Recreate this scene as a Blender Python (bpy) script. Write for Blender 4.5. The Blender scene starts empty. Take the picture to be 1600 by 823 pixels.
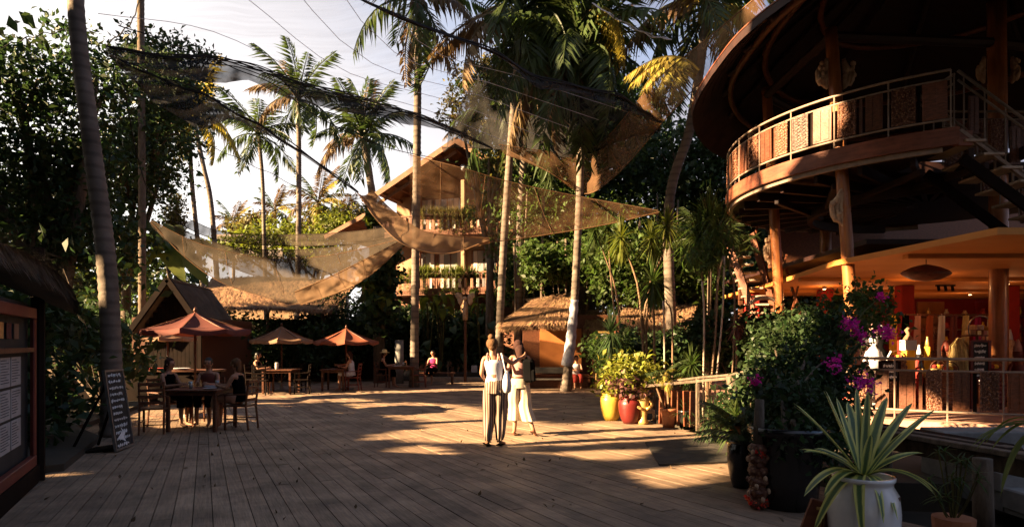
import bpy, math, random
import numpy as np
from mathutils import Vector, Matrix, Euler, noise
random.seed(7); RNG = np.random.default_rng(7)
SC = bpy.context.scene
COL = SC.collection
R = math.radians
F = 1000.0                      # focal length in photograph pixels, eye height 1.6 m
EYE = 1.6

# ---------------------------------------------------------------- camera
cam = bpy.data.cameras.new('camera'); camo = bpy.data.objects.new('camera', cam); COL.objects.link(camo)
camo.location = (0, 0, EYE); camo.rotation_euler = (R(90), 0, 0)
cam.sensor_width = 36; cam.lens = 36 * F / 1600; cam.shift_y = (535 - 411.5) / 1600
cam.clip_start = 0.05; cam.clip_end = 2000
SC.camera = camo

# ---------------------------------------------------------------- light and sky
SUN_EL, SUN_AZ = R(22), R(251)          # azimuth clockwise from +Y
SDIR = Vector((math.sin(SUN_AZ) * math.cos(SUN_EL), math.cos(SUN_AZ) * math.cos(SUN_EL), math.sin(SUN_EL)))
sl = bpy.data.lights.new('sun', 'SUN'); slo = bpy.data.objects.new('sun', sl); COL.objects.link(slo)
sl.energy = 5.0; sl.angle = R(0.55); sl.color = (1.0, 0.70, 0.38)
slo.rotation_euler = SDIR.to_track_quat('Z', 'Y').to_euler(); slo.location = (-20, -10, 20)
W = bpy.data.worlds.new('World'); SC.world = W; W.use_nodes = True
wn = W.node_tree; wn.nodes.clear()
def WN(t, **k):
    n = wn.nodes.new(t)
    for a, b in k.items(): setattr(n, a, b)
    return n
wo = WN('ShaderNodeOutputWorld'); wb = WN('ShaderNodeBackground'); wb.inputs[1].default_value = 0.05
sky = WN('ShaderNodeTexSky', sky_type='NISHITA', sun_disc=False, sun_elevation=SUN_EL, sun_rotation=SUN_AZ)
sky.air_density = .9; sky.dust_density = 1.2
tc = WN('ShaderNodeTexCoord'); sp = WN('ShaderNodeSeparateXYZ'); wn.links.new(tc.outputs['Generated'], sp.inputs[0])
ad = WN('ShaderNodeMath', operation='ADD'); ad.inputs[1].default_value = 0.12; wn.links.new(sp.outputs[2], ad.inputs[0])
mx = WN('ShaderNodeMath', operation='MAXIMUM'); mx.inputs[1].default_value = 0.05; wn.links.new(ad.outputs[0], mx.inputs[0])
dx = WN('ShaderNodeMath', operation='DIVIDE'); dy = WN('ShaderNodeMath', operation='DIVIDE')
wn.links.new(sp.outputs[0], dx.inputs[0]); wn.links.new(mx.outputs[0], dx.inputs[1])
wn.links.new(sp.outputs[1], dy.inputs[0]); wn.links.new(mx.outputs[0], dy.inputs[1])
cb = WN('ShaderNodeCombineXYZ'); wn.links.new(dx.outputs[0], cb.inputs[0]); wn.links.new(dy.outputs[0], cb.inputs[1])
mp = WN('ShaderNodeMapping'); mp.inputs['Rotation'].default_value = (0, 0, R(35)); mp.inputs['Scale'].default_value = (0.7, 1.05, 1)
wn.links.new(cb.outputs[0], mp.inputs[0])
nz = WN('ShaderNodeTexNoise'); nz.inputs['Scale'].default_value = .9; nz.inputs['Detail'].default_value = 5; nz.inputs['Roughness'].default_value = 0.55
wn.links.new(mp.outputs[0], nz.inputs[0])
hz = WN('ShaderNodeMapRange'); hz.inputs[1].default_value = 0.05; hz.inputs[2].default_value = 0.5; hz.inputs[3].default_value = 0.5; hz.inputs[4].default_value = -0.04
wn.links.new(sp.outputs[2], hz.inputs[0])
# the cloud deck thins out away from the low sun (towards +X)
wx = WN('ShaderNodeMath', operation='MULTIPLY'); wx.inputs[1].default_value = -0.22; wn.links.new(sp.outputs[0], wx.inputs[0])
s1 = WN('ShaderNodeMath', operation='ADD'); wn.links.new(nz.outputs[0], s1.inputs[0]); wn.links.new(hz.outputs[0], s1.inputs[1])
s2 = WN('ShaderNodeMath', operation='ADD'); wn.links.new(s1.outputs[0], s2.inputs[0]); wn.links.new(wx.outputs[0], s2.inputs[1])
cr = WN('ShaderNodeMapRange', interpolation_type='SMOOTHSTEP'); cr.inputs[1].default_value = 0.2; cr.inputs[2].default_value = 0.62
wn.links.new(s2.outputs[0], cr.inputs[0])
mxs = WN('ShaderNodeMix', data_type='RGBA')
wn.links.new(cr.outputs[0], mxs.inputs[0]); wn.links.new(sky.outputs[0], mxs.inputs[6]); cc = WN('ShaderNodeMix', data_type='RGBA'); cw = WN('ShaderNodeMapRange'); cw.inputs[1].default_value = .56; cw.inputs[2].default_value = -.1
cs = WN('ShaderNodeMath', operation='MULTIPLY_ADD'); cs.inputs[1].default_value = .55; wn.links.new(sp.outputs[0], cs.inputs[0]); wn.links.new(sp.outputs[2], cs.inputs[2])
wn.links.new(cs.outputs[0], cw.inputs[0]); wn.links.new(cw.outputs[0], cc.inputs[0]); cc.inputs[6].default_value = (.95, .94, 1.2, 1); cc.inputs[7].default_value = (3.9, 3.7, 3.55, 1)
wn.links.new(cc.outputs[2], mxs.inputs[7])
wn.links.new(mxs.outputs[2], wb.inputs[0]); wn.links.new(wb.outputs[0], wo.inputs[0])
SC.view_settings.view_transform = 'Standard'; SC.view_settings.look = 'None'
SC.view_settings.exposure = 3.1; SC.view_settings.gamma = 1
SC.cycles.max_bounces = 6; SC.cycles.transparent_max_bounces = 16
SC.cycles.diffuse_bounces = 2; SC.cycles.use_denoising = True
SC.cycles.sample_clamp_indirect = 6

# ---------------------------------------------------------------- helpers
def P(px, py, Y): return Vector(((px - 800) / F * Y, Y, EYE - (py - 535) / F * Y))
def G(px, py):
    Y = EYE * F / (py - 535); return Vector(((px - 800) / F * Y, Y, 0))
def V(*a): return Vector(a)

def crv(pts, n):
    """Catmull-Rom through pts, n samples"""
    pts = [Vector(p) for p in pts]
    if len(pts) == 2: return [pts[0].lerp(pts[1], i / (n - 1)) for i in range(n)]
    q = [pts[0] * 2 - pts[1]] + pts + [pts[-1] * 2 - pts[-2]]
    out = []; m = len(pts) - 1
    for i in range(n):
        t = i / (n - 1) * m; k = min(int(t), m - 1); t -= k
        a, b, c, d = q[k:k + 4]
        out.append(0.5 * ((2 * b) + (c - a) * t + (2 * a - 5 * b + 4 * c - d) * t * t + (3 * b - a - 3 * c + d) * t ** 3))
    return out

class MB:
    def __init__(s): s.v = []; s.f = []
    def add(s, vs, fs):
        k = len(s.v); s.v += [tuple(v) for v in vs]; s.f += [tuple(i + k for i in f) for f in fs]; return s
    def box(s, c, size, rot=None, bev=0):
        x, y, z = (a / 2 for a in size); c = Vector(c)
        if bev:
            b = bev; vs = []
            for sx in (-1, 1):
                for sy in (-1, 1):
                    for sz in (-1, 1):
                        vs += [V(sx * x, sy * (y - b), sz * (z - b)), V(sx * (x - b), sy * y, sz * (z - b)), V(sx * (x - b), sy * (y - b), sz * z)]
            I = lambda a, bb, cc, k: (((a > 0) * 4 + (bb > 0) * 2 + (cc > 0)) * 3 + k)
            fs = []
            for a in (-1, 1):
                fs.append((I(a, -1, -1, 0), I(a, 1, -1, 0), I(a, 1, 1, 0), I(a, -1, 1, 0))[::a])
                fs.append((I(-1, a, -1, 1), I(1, a, -1, 1), I(1, a, 1, 1), I(-1, a, 1, 1))[::-a])
                fs.append((I(-1, -1, a, 2), I(1, -1, a, 2), I(1, 1, a, 2), I(-1, 1, a, 2))[::a])
                for b2 in (-1, 1):
                    fs.append((I(a, b2, -1, 0), I(a, b2, 1, 0), I(a, b2, 1, 1), I(a, b2, -1, 1)))
                    fs.append((I(a, -1, b2, 0), I(a, 1, b2, 0), I(a, 1, b2, 2), I(a, -1, b2, 2)))
                    fs.append((I(-1, a, b2, 1), I(1, a, b2, 1), I(1, a, b2, 2), I(-1, a, b2, 2)))
                    for c2 in (-1, 1): fs.append((I(a, b2, c2, 0), I(a, b2, c2, 1), I(a, b2, c2, 2)))
        else:
            vs = [V(i * x, j * y, k * z) for i in (-1, 1) for j in (-1, 1) for k in (-1, 1)]
            fs = [(0, 1, 3, 2), (4, 6, 7, 5), (0, 4, 5, 1), (2, 3, 7, 6), (0, 2, 6, 4), (1, 5, 7, 3)]
        if rot is not None:
            m = rot if isinstance(rot, Matrix) else Euler(rot).to_matrix()
            vs = [m @ v for v in vs]
        return s.add([v + c for v in vs], fs)
    def bar(s, a, b, w, h=None, bev=0, up=None):
        """box from a to b, width w (sideways), height h"""
        a, b = Vector(a), Vector(b); h = h or w; d = b - a; L = d.length
        if L < 1e-6: return s
        x = d / L; u = Vector(up) if up else V(0, 0, 1)
        if abs(x.dot(u)) > 0.98: u = V(0, 1, 0)
        y = u.cross(x).normalized(); z = x.cross(y)
        return s.box((a + b) / 2, (L, w, h), Matrix((x, y, z)).transposed(), bev)
    def tube(s, pts, r, n=6, cap=True):
        pts = [Vector(p) for p in pts]; m = len(pts)
        rs = r if isinstance(r, (list, tuple)) else [r] * m
        k = len(s.v); prev = None
        for i, p in enumerate(pts):
            d = (pts[min(i + 1, m - 1)] - pts[max(i - 1, 0)]).normalized()
            if prev is None:
                prev = d.orthogonal().normalized()
            prev = (prev - d * prev.dot(d)).normalized(); q = d.cross(prev)
            for j in range(n):
                a = 2 * math.pi * j / n
                s.v.append(tuple(p + (prev * math.cos(a) + q * math.sin(a)) * rs[i]))
        for i in range(m - 1):
            for j in range(n):
                a, b = k + i * n + j, k + i * n + (j + 1) % n
                s.f.append((a, b, b + n, a + n))
        if cap:
            s.f.append(tuple(k + j for j in range(n))[::-1]); s.f.append(tuple(k + (m - 1) * n + j for j in range(n)))
        return s
    def lathe(s, prof, c=(0, 0, 0), n=20, sx=1, sy=1):
        """prof: list of (r, z) bottom to top"""
        k = len(s.v); c = Vector(c)
        for r, z in prof:
            for j in range(n):
                a = 2 * math.pi * j / n
                s.v.append((c.x + r * math.cos(a) * sx, c.y + r * math.sin(a) * sy, c.z + z))
        for i in range(len(prof) - 1):
            for j in range(n):
                a, b = k + i * n + j, k + i * n + (j + 1) % n
                s.f.append((a, b, b + n, a + n))
        s.f.append(tuple(k + j for j in range(n))[::-1]); s.f.append(tuple(k + (len(prof) - 1) * n + j for j in range(n)))
        return s
    def ball(s, c, r, n=10, m=7):
        r = r if isinstance(r, (tuple, list, Vector)) else (r, r, r)
        pr = [(math.sin(math.pi * i / m), -math.cos(math.pi * i / m)) for i in range(m + 1)]
        k = len(s.v); c = Vector(c)
        for rr, z in pr:
            for j in range(n):
                a = 2 * math.pi * j / n
                s.v.append((c.x + max(rr, .02) * math.cos(a) * r[0], c.y + max(rr, .02) * math.sin(a) * r[1], c.z + z * r[2]))
        for i in range(m):
            for j in range(n):
                a, b = k + i * n + j, k + i * n + (j + 1) % n
                s.f.append((a, b, b + n, a + n))
        s.f.append(tuple(k + j for j in range(n))[::-1]); s.f.append(tuple(k + m * n + j for j in range(n)))
        return s
    def grid(s, rows, close=False):
        """rows: list of equal-length point lists"""
        k = len(s.v); n = len(rows[0])
        for r in rows: s.v += [tuple(p) for p in r]
        for i in range(len(rows) - 1):
            for j in range(n - 1 + close):
                a, b = k + i * n + j, k + i * n + (j + 1) % n
                s.f.append((a, b, b + n, a + n))
        return s
    def prism(s, poly, z0, z1):
        n = len(poly); k = len(s.v)
        s.v += [(p[0], p[1], z0) for p in poly] + [(p[0], p[1], z1) for p in poly]
        s.f.append(tuple(k + i for i in range(n))[::-1]); s.f.append(tuple(k + n + i for i in range(n)))
        for i in range(n):
            j = (i + 1) % n; s.f.append((k + i, k + j, k + n + j, k + n + i))
        return s
    def build(s, name, mat, parent=None, smooth=False, origin=None, world=True):
        o0 = wl(parent) if (parent is not None and world) else (Vector(origin) if origin is not None else V(0, 0, 0))
        me = bpy.data.meshes.new(name)
        arr = np.array(s.v, dtype=np.float64) - np.array(o0)
        me.from_pydata(arr.tolist(), [], s.f)
        if mat is not None: me.materials.append(mat)
        if smooth: me.polygons.foreach_set('use_smooth', [True] * len(me.polygons))
        me.update()
        return link(name, me, parent, o0 if parent is None else None)

def wl(o):
    p = V(0, 0, 0)
    while o is not None: p += o.location; o = o.parent
    return p
def link(name, me, parent=None, loc=None, rot=None, scale=None):
    o = bpy.data.objects.new(name, me); COL.objects.link(o)
    if parent is not None: o.parent = parent
    if loc is not None: o.location = loc
    if rot is not None: o.rotation_euler = rot
    if scale is not None: o.scale = scale if not isinstance(scale, (int, float)) else (scale,) * 3
    return o
def tag(o, label=None, cat=None, group=None, kind=None):
    if label: o['label'] = label
    if cat: o['category'] = cat
    if group: o['group'] = group
    if kind: o['kind'] = kind
    return o
def thing(name, label, cat, loc=(0, 0, 0), group=None):
    o = bpy.data.objects.new(name, None); COL.objects.link(o); o.location = Vector(loc); o.empty_display_size = .1
    return tag(o, label, cat, group)
def struct(o): o['kind'] = 'structure'; return o
def np_mesh(name, Vt, Fc, mat, smooth=False):
    """Vt (N,3), Fc (M,k) equal-size faces"""
    me = bpy.data.meshes.new(name); Vt = np.asarray(Vt, dtype=np.float32); Fc = np.asarray(Fc, dtype=np.int32)
    me.vertices.add(len(Vt)); me.vertices.foreach_set('co', Vt.ravel())
    k = Fc.shape[1]; me.loops.add(Fc.size); me.loops.foreach_set('vertex_index', Fc.ravel())
    me.polygons.add(len(Fc)); me.polygons.foreach_set('loop_start', np.arange(0, Fc.size, k, dtype=np.int32))
    me.polygons.foreach_set('loop_total', np.full(len(Fc), k, dtype=np.int32))
    if smooth: me.polygons.foreach_set('use_smooth', np.ones(len(Fc), dtype=bool))
    me.update(calc_edges=True)
    if mat is not None: me.materials.append(mat)
    return me

# ---------------------------------------------------------------- materials
def mat(name, c1, c2=None, scale=4, rough=.7, bump=0, stretch=(1, 1, 1), metal=0, spec=.3, detail=5, rnd=0, transl=0, alpha=None,
        rand_obj=0, kind='noise', bscale=None, lo=.35, hi=.65, sub=None, coat=0, stain=0):
    m = bpy.data.materials.new(name); m.use_nodes = True; nt = m.node_tree; N = nt.nodes; L = nt.links
    b = N['Principled BSDF']; out = N['Material Output']
    b.inputs['Roughness'].default_value = rough; b.inputs['Metallic'].default_value = metal
    b.inputs['Specular IOR Level'].default_value = spec
    if coat: b.inputs['Coat Weight'].default_value = coat; b.inputs['Coat Roughness'].default_value = .15
    c2 = c2 or tuple(x * .6 for x in c1)
    t = N.new('ShaderNodeTexCoord'); mp = N.new('ShaderNodeMapping'); mp.inputs['Scale'].default_value = stretch
    L.new(t.outputs['Object'], mp.inputs[0])
    if rand_obj or rnd:
        oi = N.new('ShaderNodeObjectInfo')
        va = N.new('ShaderNodeVectorMath'); va.operation = 'ADD'; sc = N.new('ShaderNodeVectorMath'); sc.operation = 'SCALE'
        sc.inputs[0].default_value = (37, 51, 23); L.new(oi.outputs['Random'], sc.inputs['Scale'])
        L.new(mp.outputs[0], va.inputs[0]); L.new(sc.outputs[0], va.inputs[1]); vec = va.outputs[0]
    else: vec = mp.outputs[0]
    if kind == 'noise':
        n = N.new('ShaderNodeTexNoise'); n.inputs['Scale'].default_value = scale; n.inputs['Detail'].default_value = detail
        n.inputs['Roughness'].default_value = .6; fo = n.outputs[0]
    elif kind == 'wave':
        n = N.new('ShaderNodeTexWave'); n.inputs['Scale'].default_value = scale; n.inputs['Distortion'].default_value = 3; n.inputs['Detail'].default_value = 3; fo = n.outputs['Fac']; n.bands_direction = 'Z'
    elif kind == 'voronoi':
        n = N.new('ShaderNodeTexVoronoi'); n.inputs['Scale'].default_value = scale; fo = n.outputs['Distance']
    L.new(vec, n.inputs[0])
    mr = N.new('ShaderNodeMapRange'); mr.inputs[1].default_value = lo; mr.inputs[2].default_value = hi; L.new(fo, mr.inputs[0])
    mi = N.new('ShaderNodeMix'); mi.data_type = 'RGBA'; L.new(mr.outputs[0], mi.inputs[0])
    mi.inputs[6].default_value = (*c1, 1); mi.inputs[7].default_value = (*c2, 1); col = mi.outputs[2]
    if rand_obj:
        hs = N.new('ShaderNodeHueSaturation'); m2 = N.new('ShaderNodeMapRange'); m2.inputs[3].default_value = 1 - rand_obj; m2.inputs[4].default_value = 1 + rand_obj
        L.new(oi.outputs['Random'], m2.inputs[0]); L.new(m2.outputs[0], hs.inputs['Value']); L.new(col, hs.inputs['Color']); col = hs.outputs[0]
    if rnd:
        g = N.new('ShaderNodeNewGeometry'); hs = N.new('ShaderNodeHueSaturation'); m2 = N.new('ShaderNodeMapRange'); m2.inputs[3].default_value = 1 - rnd; m2.inputs[4].default_value = 1 + rnd
        m3 = N.new('ShaderNodeMapRange'); m3.inputs[3].default_value = .5 - .03 * rnd * 2; m3.inputs[4].default_value = .5 + .02 * rnd * 2
        L.new(g.outputs['Random Per Island'], m2.inputs[0]); L.new(m2.outputs[0], hs.inputs['Value'])
        L.new(g.outputs['Random Per Island'], m3.inputs[0]); L.new(m3.outputs[0], hs.inputs['Hue'])
        L.new(col, hs.inputs['Color']); col = hs.outputs[0]
    if stain:
        gp = N.new('ShaderNodeNewGeometry'); sn = N.new('ShaderNodeTexNoise'); sn.inputs['Scale'].default_value = 1.3; sn.inputs['Detail'].default_value = 6; sn.inputs['Roughness'].default_value = .65
        L.new(gp.outputs['Position'], sn.inputs[0]); sm = N.new('ShaderNodeMapRange'); sm.inputs[1].default_value = .35; sm.inputs[2].default_value = .65; sm.inputs[3].default_value = 1 - stain; sm.inputs[4].default_value = 1 + stain * .6
        L.new(sn.outputs[0], sm.inputs[0]); hs = N.new('ShaderNodeHueSaturation'); L.new(sm.outputs[0], hs.inputs['Value']); L.new(col, hs.inputs['Color']); col = hs.outputs[0]
        rm = N.new('ShaderNodeMapRange'); rm.inputs[1].default_value = .35; rm.inputs[2].default_value = .65; rm.inputs[3].default_value = min(1, rough + .12); rm.inputs[4].default_value = max(.1, rough - .12); L.new(sn.outputs[0], rm.inputs[0]); L.new(rm.outputs[0], b.inputs['Roughness'])
    L.new(col, b.inputs['Base Color'])
    if bump:
        bn = n
        if bscale:
            bn = N.new('ShaderNodeTexNoise'); bn.inputs['Scale'].default_value = bscale; bn.inputs['Detail'].default_value = 6; L.new(vec, bn.inputs[0]); fo = bn.outputs[0]
        bp = N.new('ShaderNodeBump'); bp.inputs['Strength'].default_value = bump; bp.inputs['Distance'].default_value = .02
        L.new(fo, bp.inputs['Height']); L.new(bp.outputs[0], b.inputs['Normal'])
    sh = b.outputs[0]
    if transl:
        tr = N.new('ShaderNodeBsdfTranslucent'); ms = N.new('ShaderNodeMixShader'); ms.inputs[0].default_value = transl
        hs = N.new('ShaderNodeHueSaturation'); hs.inputs['Value'].default_value = 1.5; hs.inputs['Saturation'].default_value = 1.1; L.new(col, hs.inputs['Color'])
        L.new(hs.outputs[0], tr.inputs[0]); L.new(sh, ms.inputs[1]); L.new(tr.outputs[0], ms.inputs[2]); sh = ms.outputs[0]
    if alpha is not None:
        # woven mesh: threads with open holes between them
        tp = N.new('ShaderNodeBsdfTransparent'); ms = N.new('ShaderNodeMixShader')
        an = N.new('ShaderNodeTexNoise'); an.inputs['Scale'].default_value = 2.2; an.inputs['Detail'].default_value = 4; L.new(mp.outputs[0], an.inputs[0])
        am = N.new('ShaderNodeMapRange'); am.inputs[1].default_value = .3; am.inputs[2].default_value = .7; am.inputs[3].default_value = max(0, alpha - .15); am.inputs[4].default_value = min(1, alpha + .15)
        L.new(an.outputs[0], am.inputs[0]); L.new(am.outputs[0], ms.inputs[0])
        L.new(tp.outputs[0], ms.inputs[1]); L.new(sh, ms.inputs[2]); sh = ms.outputs[0]
    L.new(sh, out.inputs[0])
    return m
def emis(name, c, s):
    m = bpy.data.materials.new(name); m.use_nodes = True; b = m.node_tree.nodes['Principled BSDF']
    b.inputs['Base Color'].default_value = (*c, 1); b.inputs['Emission Color'].default_value = (*c, 1); b.inputs['Emission Strength'].default_value = s
    return m
def glass(name, c, rough=.05):
    m = bpy.data.materials.new(name); m.use_nodes = True; b = m.node_tree.nodes['Principled BSDF']
    b.inputs['Base Color'].default_value = (*c, 1); b.inputs['Roughness'].default_value = rough; b.inputs['Specular IOR Level'].default_value = 1; b.inputs['Coat Weight'].default_value = 1
    return m

MT = dict(
  plank=mat('deck_wood', (.28, .185, .12), (.17, .115, .078), 3, .62, .35, (1.0, 14, 4), rand_obj=.2, stain=.35, bscale=5, spec=.35),
  plank_end=mat('deck_wood_far', (.28, .185, .12), (.17, .115, .078), 3, .65, .3, (1, 1, 1), rnd=.25, stain=.35, bscale=9),
  earth=mat('earth', (.05, .037, .026), (.03, .024, .016), 1.3, .95, .5),
  grass=mat('grass', (.07, .11, .025), (.04, .07, .015), 5, .9, .3, rnd=.3),
  teak=mat('dark_teak', (.13, .05, .025), (.06, .022, .012), 4, .42, .25, (3, 3, 12), bscale=8),
  teak2=mat('red_teak', (.18, .06, .03), (.1, .034, .016), 4, .38, .2, (3, 3, 10), rand_obj=.2, bscale=8, stain=.3),
  dark=mat('black_stained_wood', (.014, .008, .006), (.008, .005, .004), 4, .8, .2, spec=.05),
  post=mat('golden_wood', (.38, .14, .045), (.24, .08, .028), 3, .36, .3, (5, 5, .5), bscale=5, coat=.2, stain=.3),
  carve=mat('carved_wood', (.34, .17, .09), (.12, .045, .025), 26, .5, 1.0, kind='voronoi', lo=.1, hi=.5, rand_obj=.25),
  carve2=mat('carved_wood_grey', (.22, .15, .12), (.08, .05, .04), 22, .55, 1.0, kind='voronoi', lo=.1, hi=.5, rand_obj=.3),
  rail=mat('rail_iron', (.27, .19, .145), (.19, .135, .1), 8, .5, .1),
  fascia=mat('fascia_board', (.24, .078, .04), (.14, .044, .025), 2.2, .5, .3, (1, 1, 6), bscale=6, stain=.35),
  tread=mat('tread_wood', (.45, .34, .25), (.3, .22, .17), 4, .5, .2, (2, 8, 2)),
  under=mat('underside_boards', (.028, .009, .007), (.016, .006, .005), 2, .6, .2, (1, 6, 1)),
  ceil=mat('ochre_ceiling', (.55, .22, .05), (.48, .18, .04), 1.4, .8, .1),
  redwall=mat('red_wall', (.3, .018, .01), (.2, .012, .008), 1.4, .8, .1),
  orange=mat('orange_wall', (.42, .15, .04), (.32, .11, .03), 1.4, .8, .1),
  kerb=mat('pink_render', (.42, .24, .18), (.33, .18, .13), 2.5, .8, .3, bscale=20, stain=.3),
  stone=mat('dark_stone', (.06, .05, .042), (.03, .026, .024), 5, .85, .6, bscale=14),
  concrete=mat('grey_concrete', (.22, .21, .2), (.14, .135, .13), 5, .85, .4),
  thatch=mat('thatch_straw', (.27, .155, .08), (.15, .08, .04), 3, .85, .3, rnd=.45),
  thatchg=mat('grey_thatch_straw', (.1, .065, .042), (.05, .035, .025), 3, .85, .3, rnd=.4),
  shingle=mat('roof_shingle', (.03, .011, .008), (.018, .007, .006), 5, .7, .3, rnd=.35),
  trunk=mat('palm_bark', (.095, .073, .058), (.14, .108, .085), 1.5, .85, .6, (.6, .6, 1), kind='wave', lo=.0, hi=.4, bscale=14, stain=.35),
  bark=mat('brown_bark', (.14, .1, .07), (.07, .05, .035), 5, .9, .6, (3, 3, 1), bscale=12),
  cane=mat('pale_cane', (.2, .12, .07), (.12, .07, .04), 6, .7, .3, (2, 2, 6)),
  cloth_silver=mat('silver_cloth', (.45, .45, .5), (.25, .25, .3), 4, .6, .5),
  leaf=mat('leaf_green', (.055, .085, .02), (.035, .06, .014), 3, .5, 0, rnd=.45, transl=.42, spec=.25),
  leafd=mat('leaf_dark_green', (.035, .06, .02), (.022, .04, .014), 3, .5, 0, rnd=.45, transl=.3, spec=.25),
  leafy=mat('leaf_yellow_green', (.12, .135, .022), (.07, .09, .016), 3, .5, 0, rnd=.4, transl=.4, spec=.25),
  leafo=mat('leaf_olive', (.1, .09, .025), (.07, .06, .018), 3, .6, 0, rnd=.45, transl=.35),
  croton=mat('croton_leaf', (.19, .18, .025), (.09, .115, .018), 5, .45, 0, rnd=.4, transl=.3),
  cleaf=mat('croton_purple_leaf', (.16, .06, .07), (.08, .05, .03), 5, .45, 0, rnd=.4, transl=.3),
  frond=mat('palm_frond', (.045, .066, .02), (.03, .046, .014), 3, .45, 0, rnd=.35, transl=.4, spec=.3),
  frondy=mat('palm_frond_yellow', (.3, .24, .05), (.2, .17, .035), 3, .5, 0, rnd=.35, transl=.45),  # yellow frond copy, golden backlight put into the leaf colour
  frondd=mat('palm_frond_dry', (.13, .085, .04), (.08, .05, .025), 3, .7, 0, rnd=.35, transl=.2),
  petal=mat('magenta_petal', (.8, .05, .42), (.6, .03, .3), 5, .6, 0, rnd=.3, transl=.35),
  redpetal=mat('red_petal', (.6, .05, .02), (.4, .03, .015), 5, .6, 0, rnd=.3, transl=.3),
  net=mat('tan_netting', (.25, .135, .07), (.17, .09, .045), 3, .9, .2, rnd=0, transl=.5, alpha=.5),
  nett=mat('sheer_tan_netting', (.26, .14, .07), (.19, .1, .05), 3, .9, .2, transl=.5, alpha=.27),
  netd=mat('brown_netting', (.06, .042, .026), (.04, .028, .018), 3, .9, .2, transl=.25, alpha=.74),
  netl=mat('pale_tan_netting', (.28, .17, .095), (.2, .12, .065), 3, .9, .2, transl=.5, alpha=.93),  # paler netting copy, sunlight on corners and edges put into the colour
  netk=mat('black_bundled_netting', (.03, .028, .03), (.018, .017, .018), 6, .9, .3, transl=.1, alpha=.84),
  tread2=mat('stair_tread', (.42, .33, .26), (.3, .23, .18), 4, .5, .2, (2, 8, 2)),
  netb=mat('black_netting', (.025, .022, .022), (.015, .014, .014), 6, .9, .2, transl=.2, alpha=.62),
  rope=mat('black_rope', (.02, .018, .018), (.012, .01, .01), 20, .9, .3),
  canred=mat('brick_red_canvas', (.13, .036, .026), (.1, .027, .02), 3, .85, .15, transl=.15),
  cantan=mat('tan_canvas', (.28, .16, .095), (.22, .12, .07), 3, .85, .15, transl=.25),
  canor=mat('rust_orange_canvas', (.25, .075, .035), (.2, .055, .028), 3, .85, .15, transl=.2),
  skin=mat('skin', (.34, .17, .1), (.29, .14, .085), 6, .5, 0, spec=.35),
  hairb=mat('blond_hair', (.13, .06, .02), (.06, .026, .01), 9, .8, .5, (6, 6, 1)),
  hairr=mat('auburn_hair', (.045, .012, .006), (.02, .006, .004), 9, .85, .5, (6, 6, 1)),
  thatchk=mat('weathered_grey_thatch', (.2, .165, .13), (.12, .1, .08), 3, .85, .3, rnd=.4),
  hairk=mat('black_hair', (.02, .014, .01), (.012, .01, .008), 9, .45, .5),
  white=mat('white_cloth', (.52, .5, .54), (.45, .43, .47), 6, .85, .3),
  cream=mat('cream_cloth', (.48, .4, .3), (.4, .32, .24), 6, .85, .3),
  pink=mat('pink_cloth', (.42, .22, .2), (.35, .18, .16), 6, .85, .3),
  black=mat('black_cloth', (.003, .0025, .003), (.002, .002, .002), 6, .95, .3, spec=.05),
  magenta=mat('magenta_cloth', (.35, .02, .12), (.25, .015, .09), 6, .85, .3),
  redcl=mat('red_cloth', (.4, .05, .04), (.3, .04, .03), 6, .85, .3),
  potw=mat('white_glaze', (.8, .75, .72), (.68, .63, .6), 2.2, .2, .05, spec=.5, coat=.4, stain=.22),
  poty=mat('yellow_glaze', (.5, .32, .05), (.4, .24, .03), 3, .4, .15, coat=.15, stain=.3),
  potr=mat('red_glaze', (.13, .013, .01), (.09, .009, .008), 3, .35, .15, coat=.2, stain=.3),
  potk=mat('black_glaze', (.015, .013, .013), (.01, .009, .009), 3, .25, .05, coat=.5),
  terra=mat('terracotta', (.38, .15, .07), (.28, .1, .05), 6, .8, .2),
  soil=mat('potting_soil', (.025, .018, .012), (.015, .01, .008), 12, .95, .6),
  board=mat('chalkboard', (.015, .016, .017), (.028, .028, .03), 3, .7, .05),
  chalk=mat('chalk', (.75, .75, .75), (.6, .6, .6), 40, .95, 0),
  paper=mat('paper', (.36, .34, .33), (.3, .28, .27), 8, .8, 0),
  ink=mat('ink', (.05, .05, .06), (.03, .03, .04), 8, .8, 0),
  redframe=mat('red_painted_frame', (.15, .028, .018), (.1, .018, .012), 3, .5, .2),
  yellow=mat('yellow_cloth', (.8, .52, .06), (.7, .42, .04), 3, .8, .2, transl=.2),
  gold=mat('gilt', (.6, .4, .14), (.4, .25, .08), 12, .35, .3, metal=.5),
  raffia=mat('raffia', (.62, .47, .2), (.45, .32, .13), 12, .8, .3, rnd=.3),
  stat=mat('pale_carving', (.55, .38, .24), (.35, .2, .12), 9, .7, .5),
  metal=mat('grey_metal', (.3, .3, .3), (.2, .2, .2), 6, .4, .05, metal=.8),
  wallc=mat('cream_wall', (.3, .19, .11), (.24, .14, .08), 1.6, .85, .2),
  housewood=mat('house_wood', (.2, .075, .036), (.13, .048, .024), 3, .55, .2, (2, 2, 6)),
  rooft=mat('house_roof_boards', (.2, .09, .045), (.12, .055, .03), 3, .7, .3),
  curtain=mat('curtain', (.6, .5, .42), (.45, .36, .3), 5, .9, .4, (8, 8, .5)),
  rooff=mat('far_roof', (.5, .4, .36), (.4, .32, .29), 3, .8, .3),
  glass=glass('window_glass', (.25, .24, .24)),
  lampm=emis('lit_lamp', (1, .5, .2), 2),
)

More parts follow.
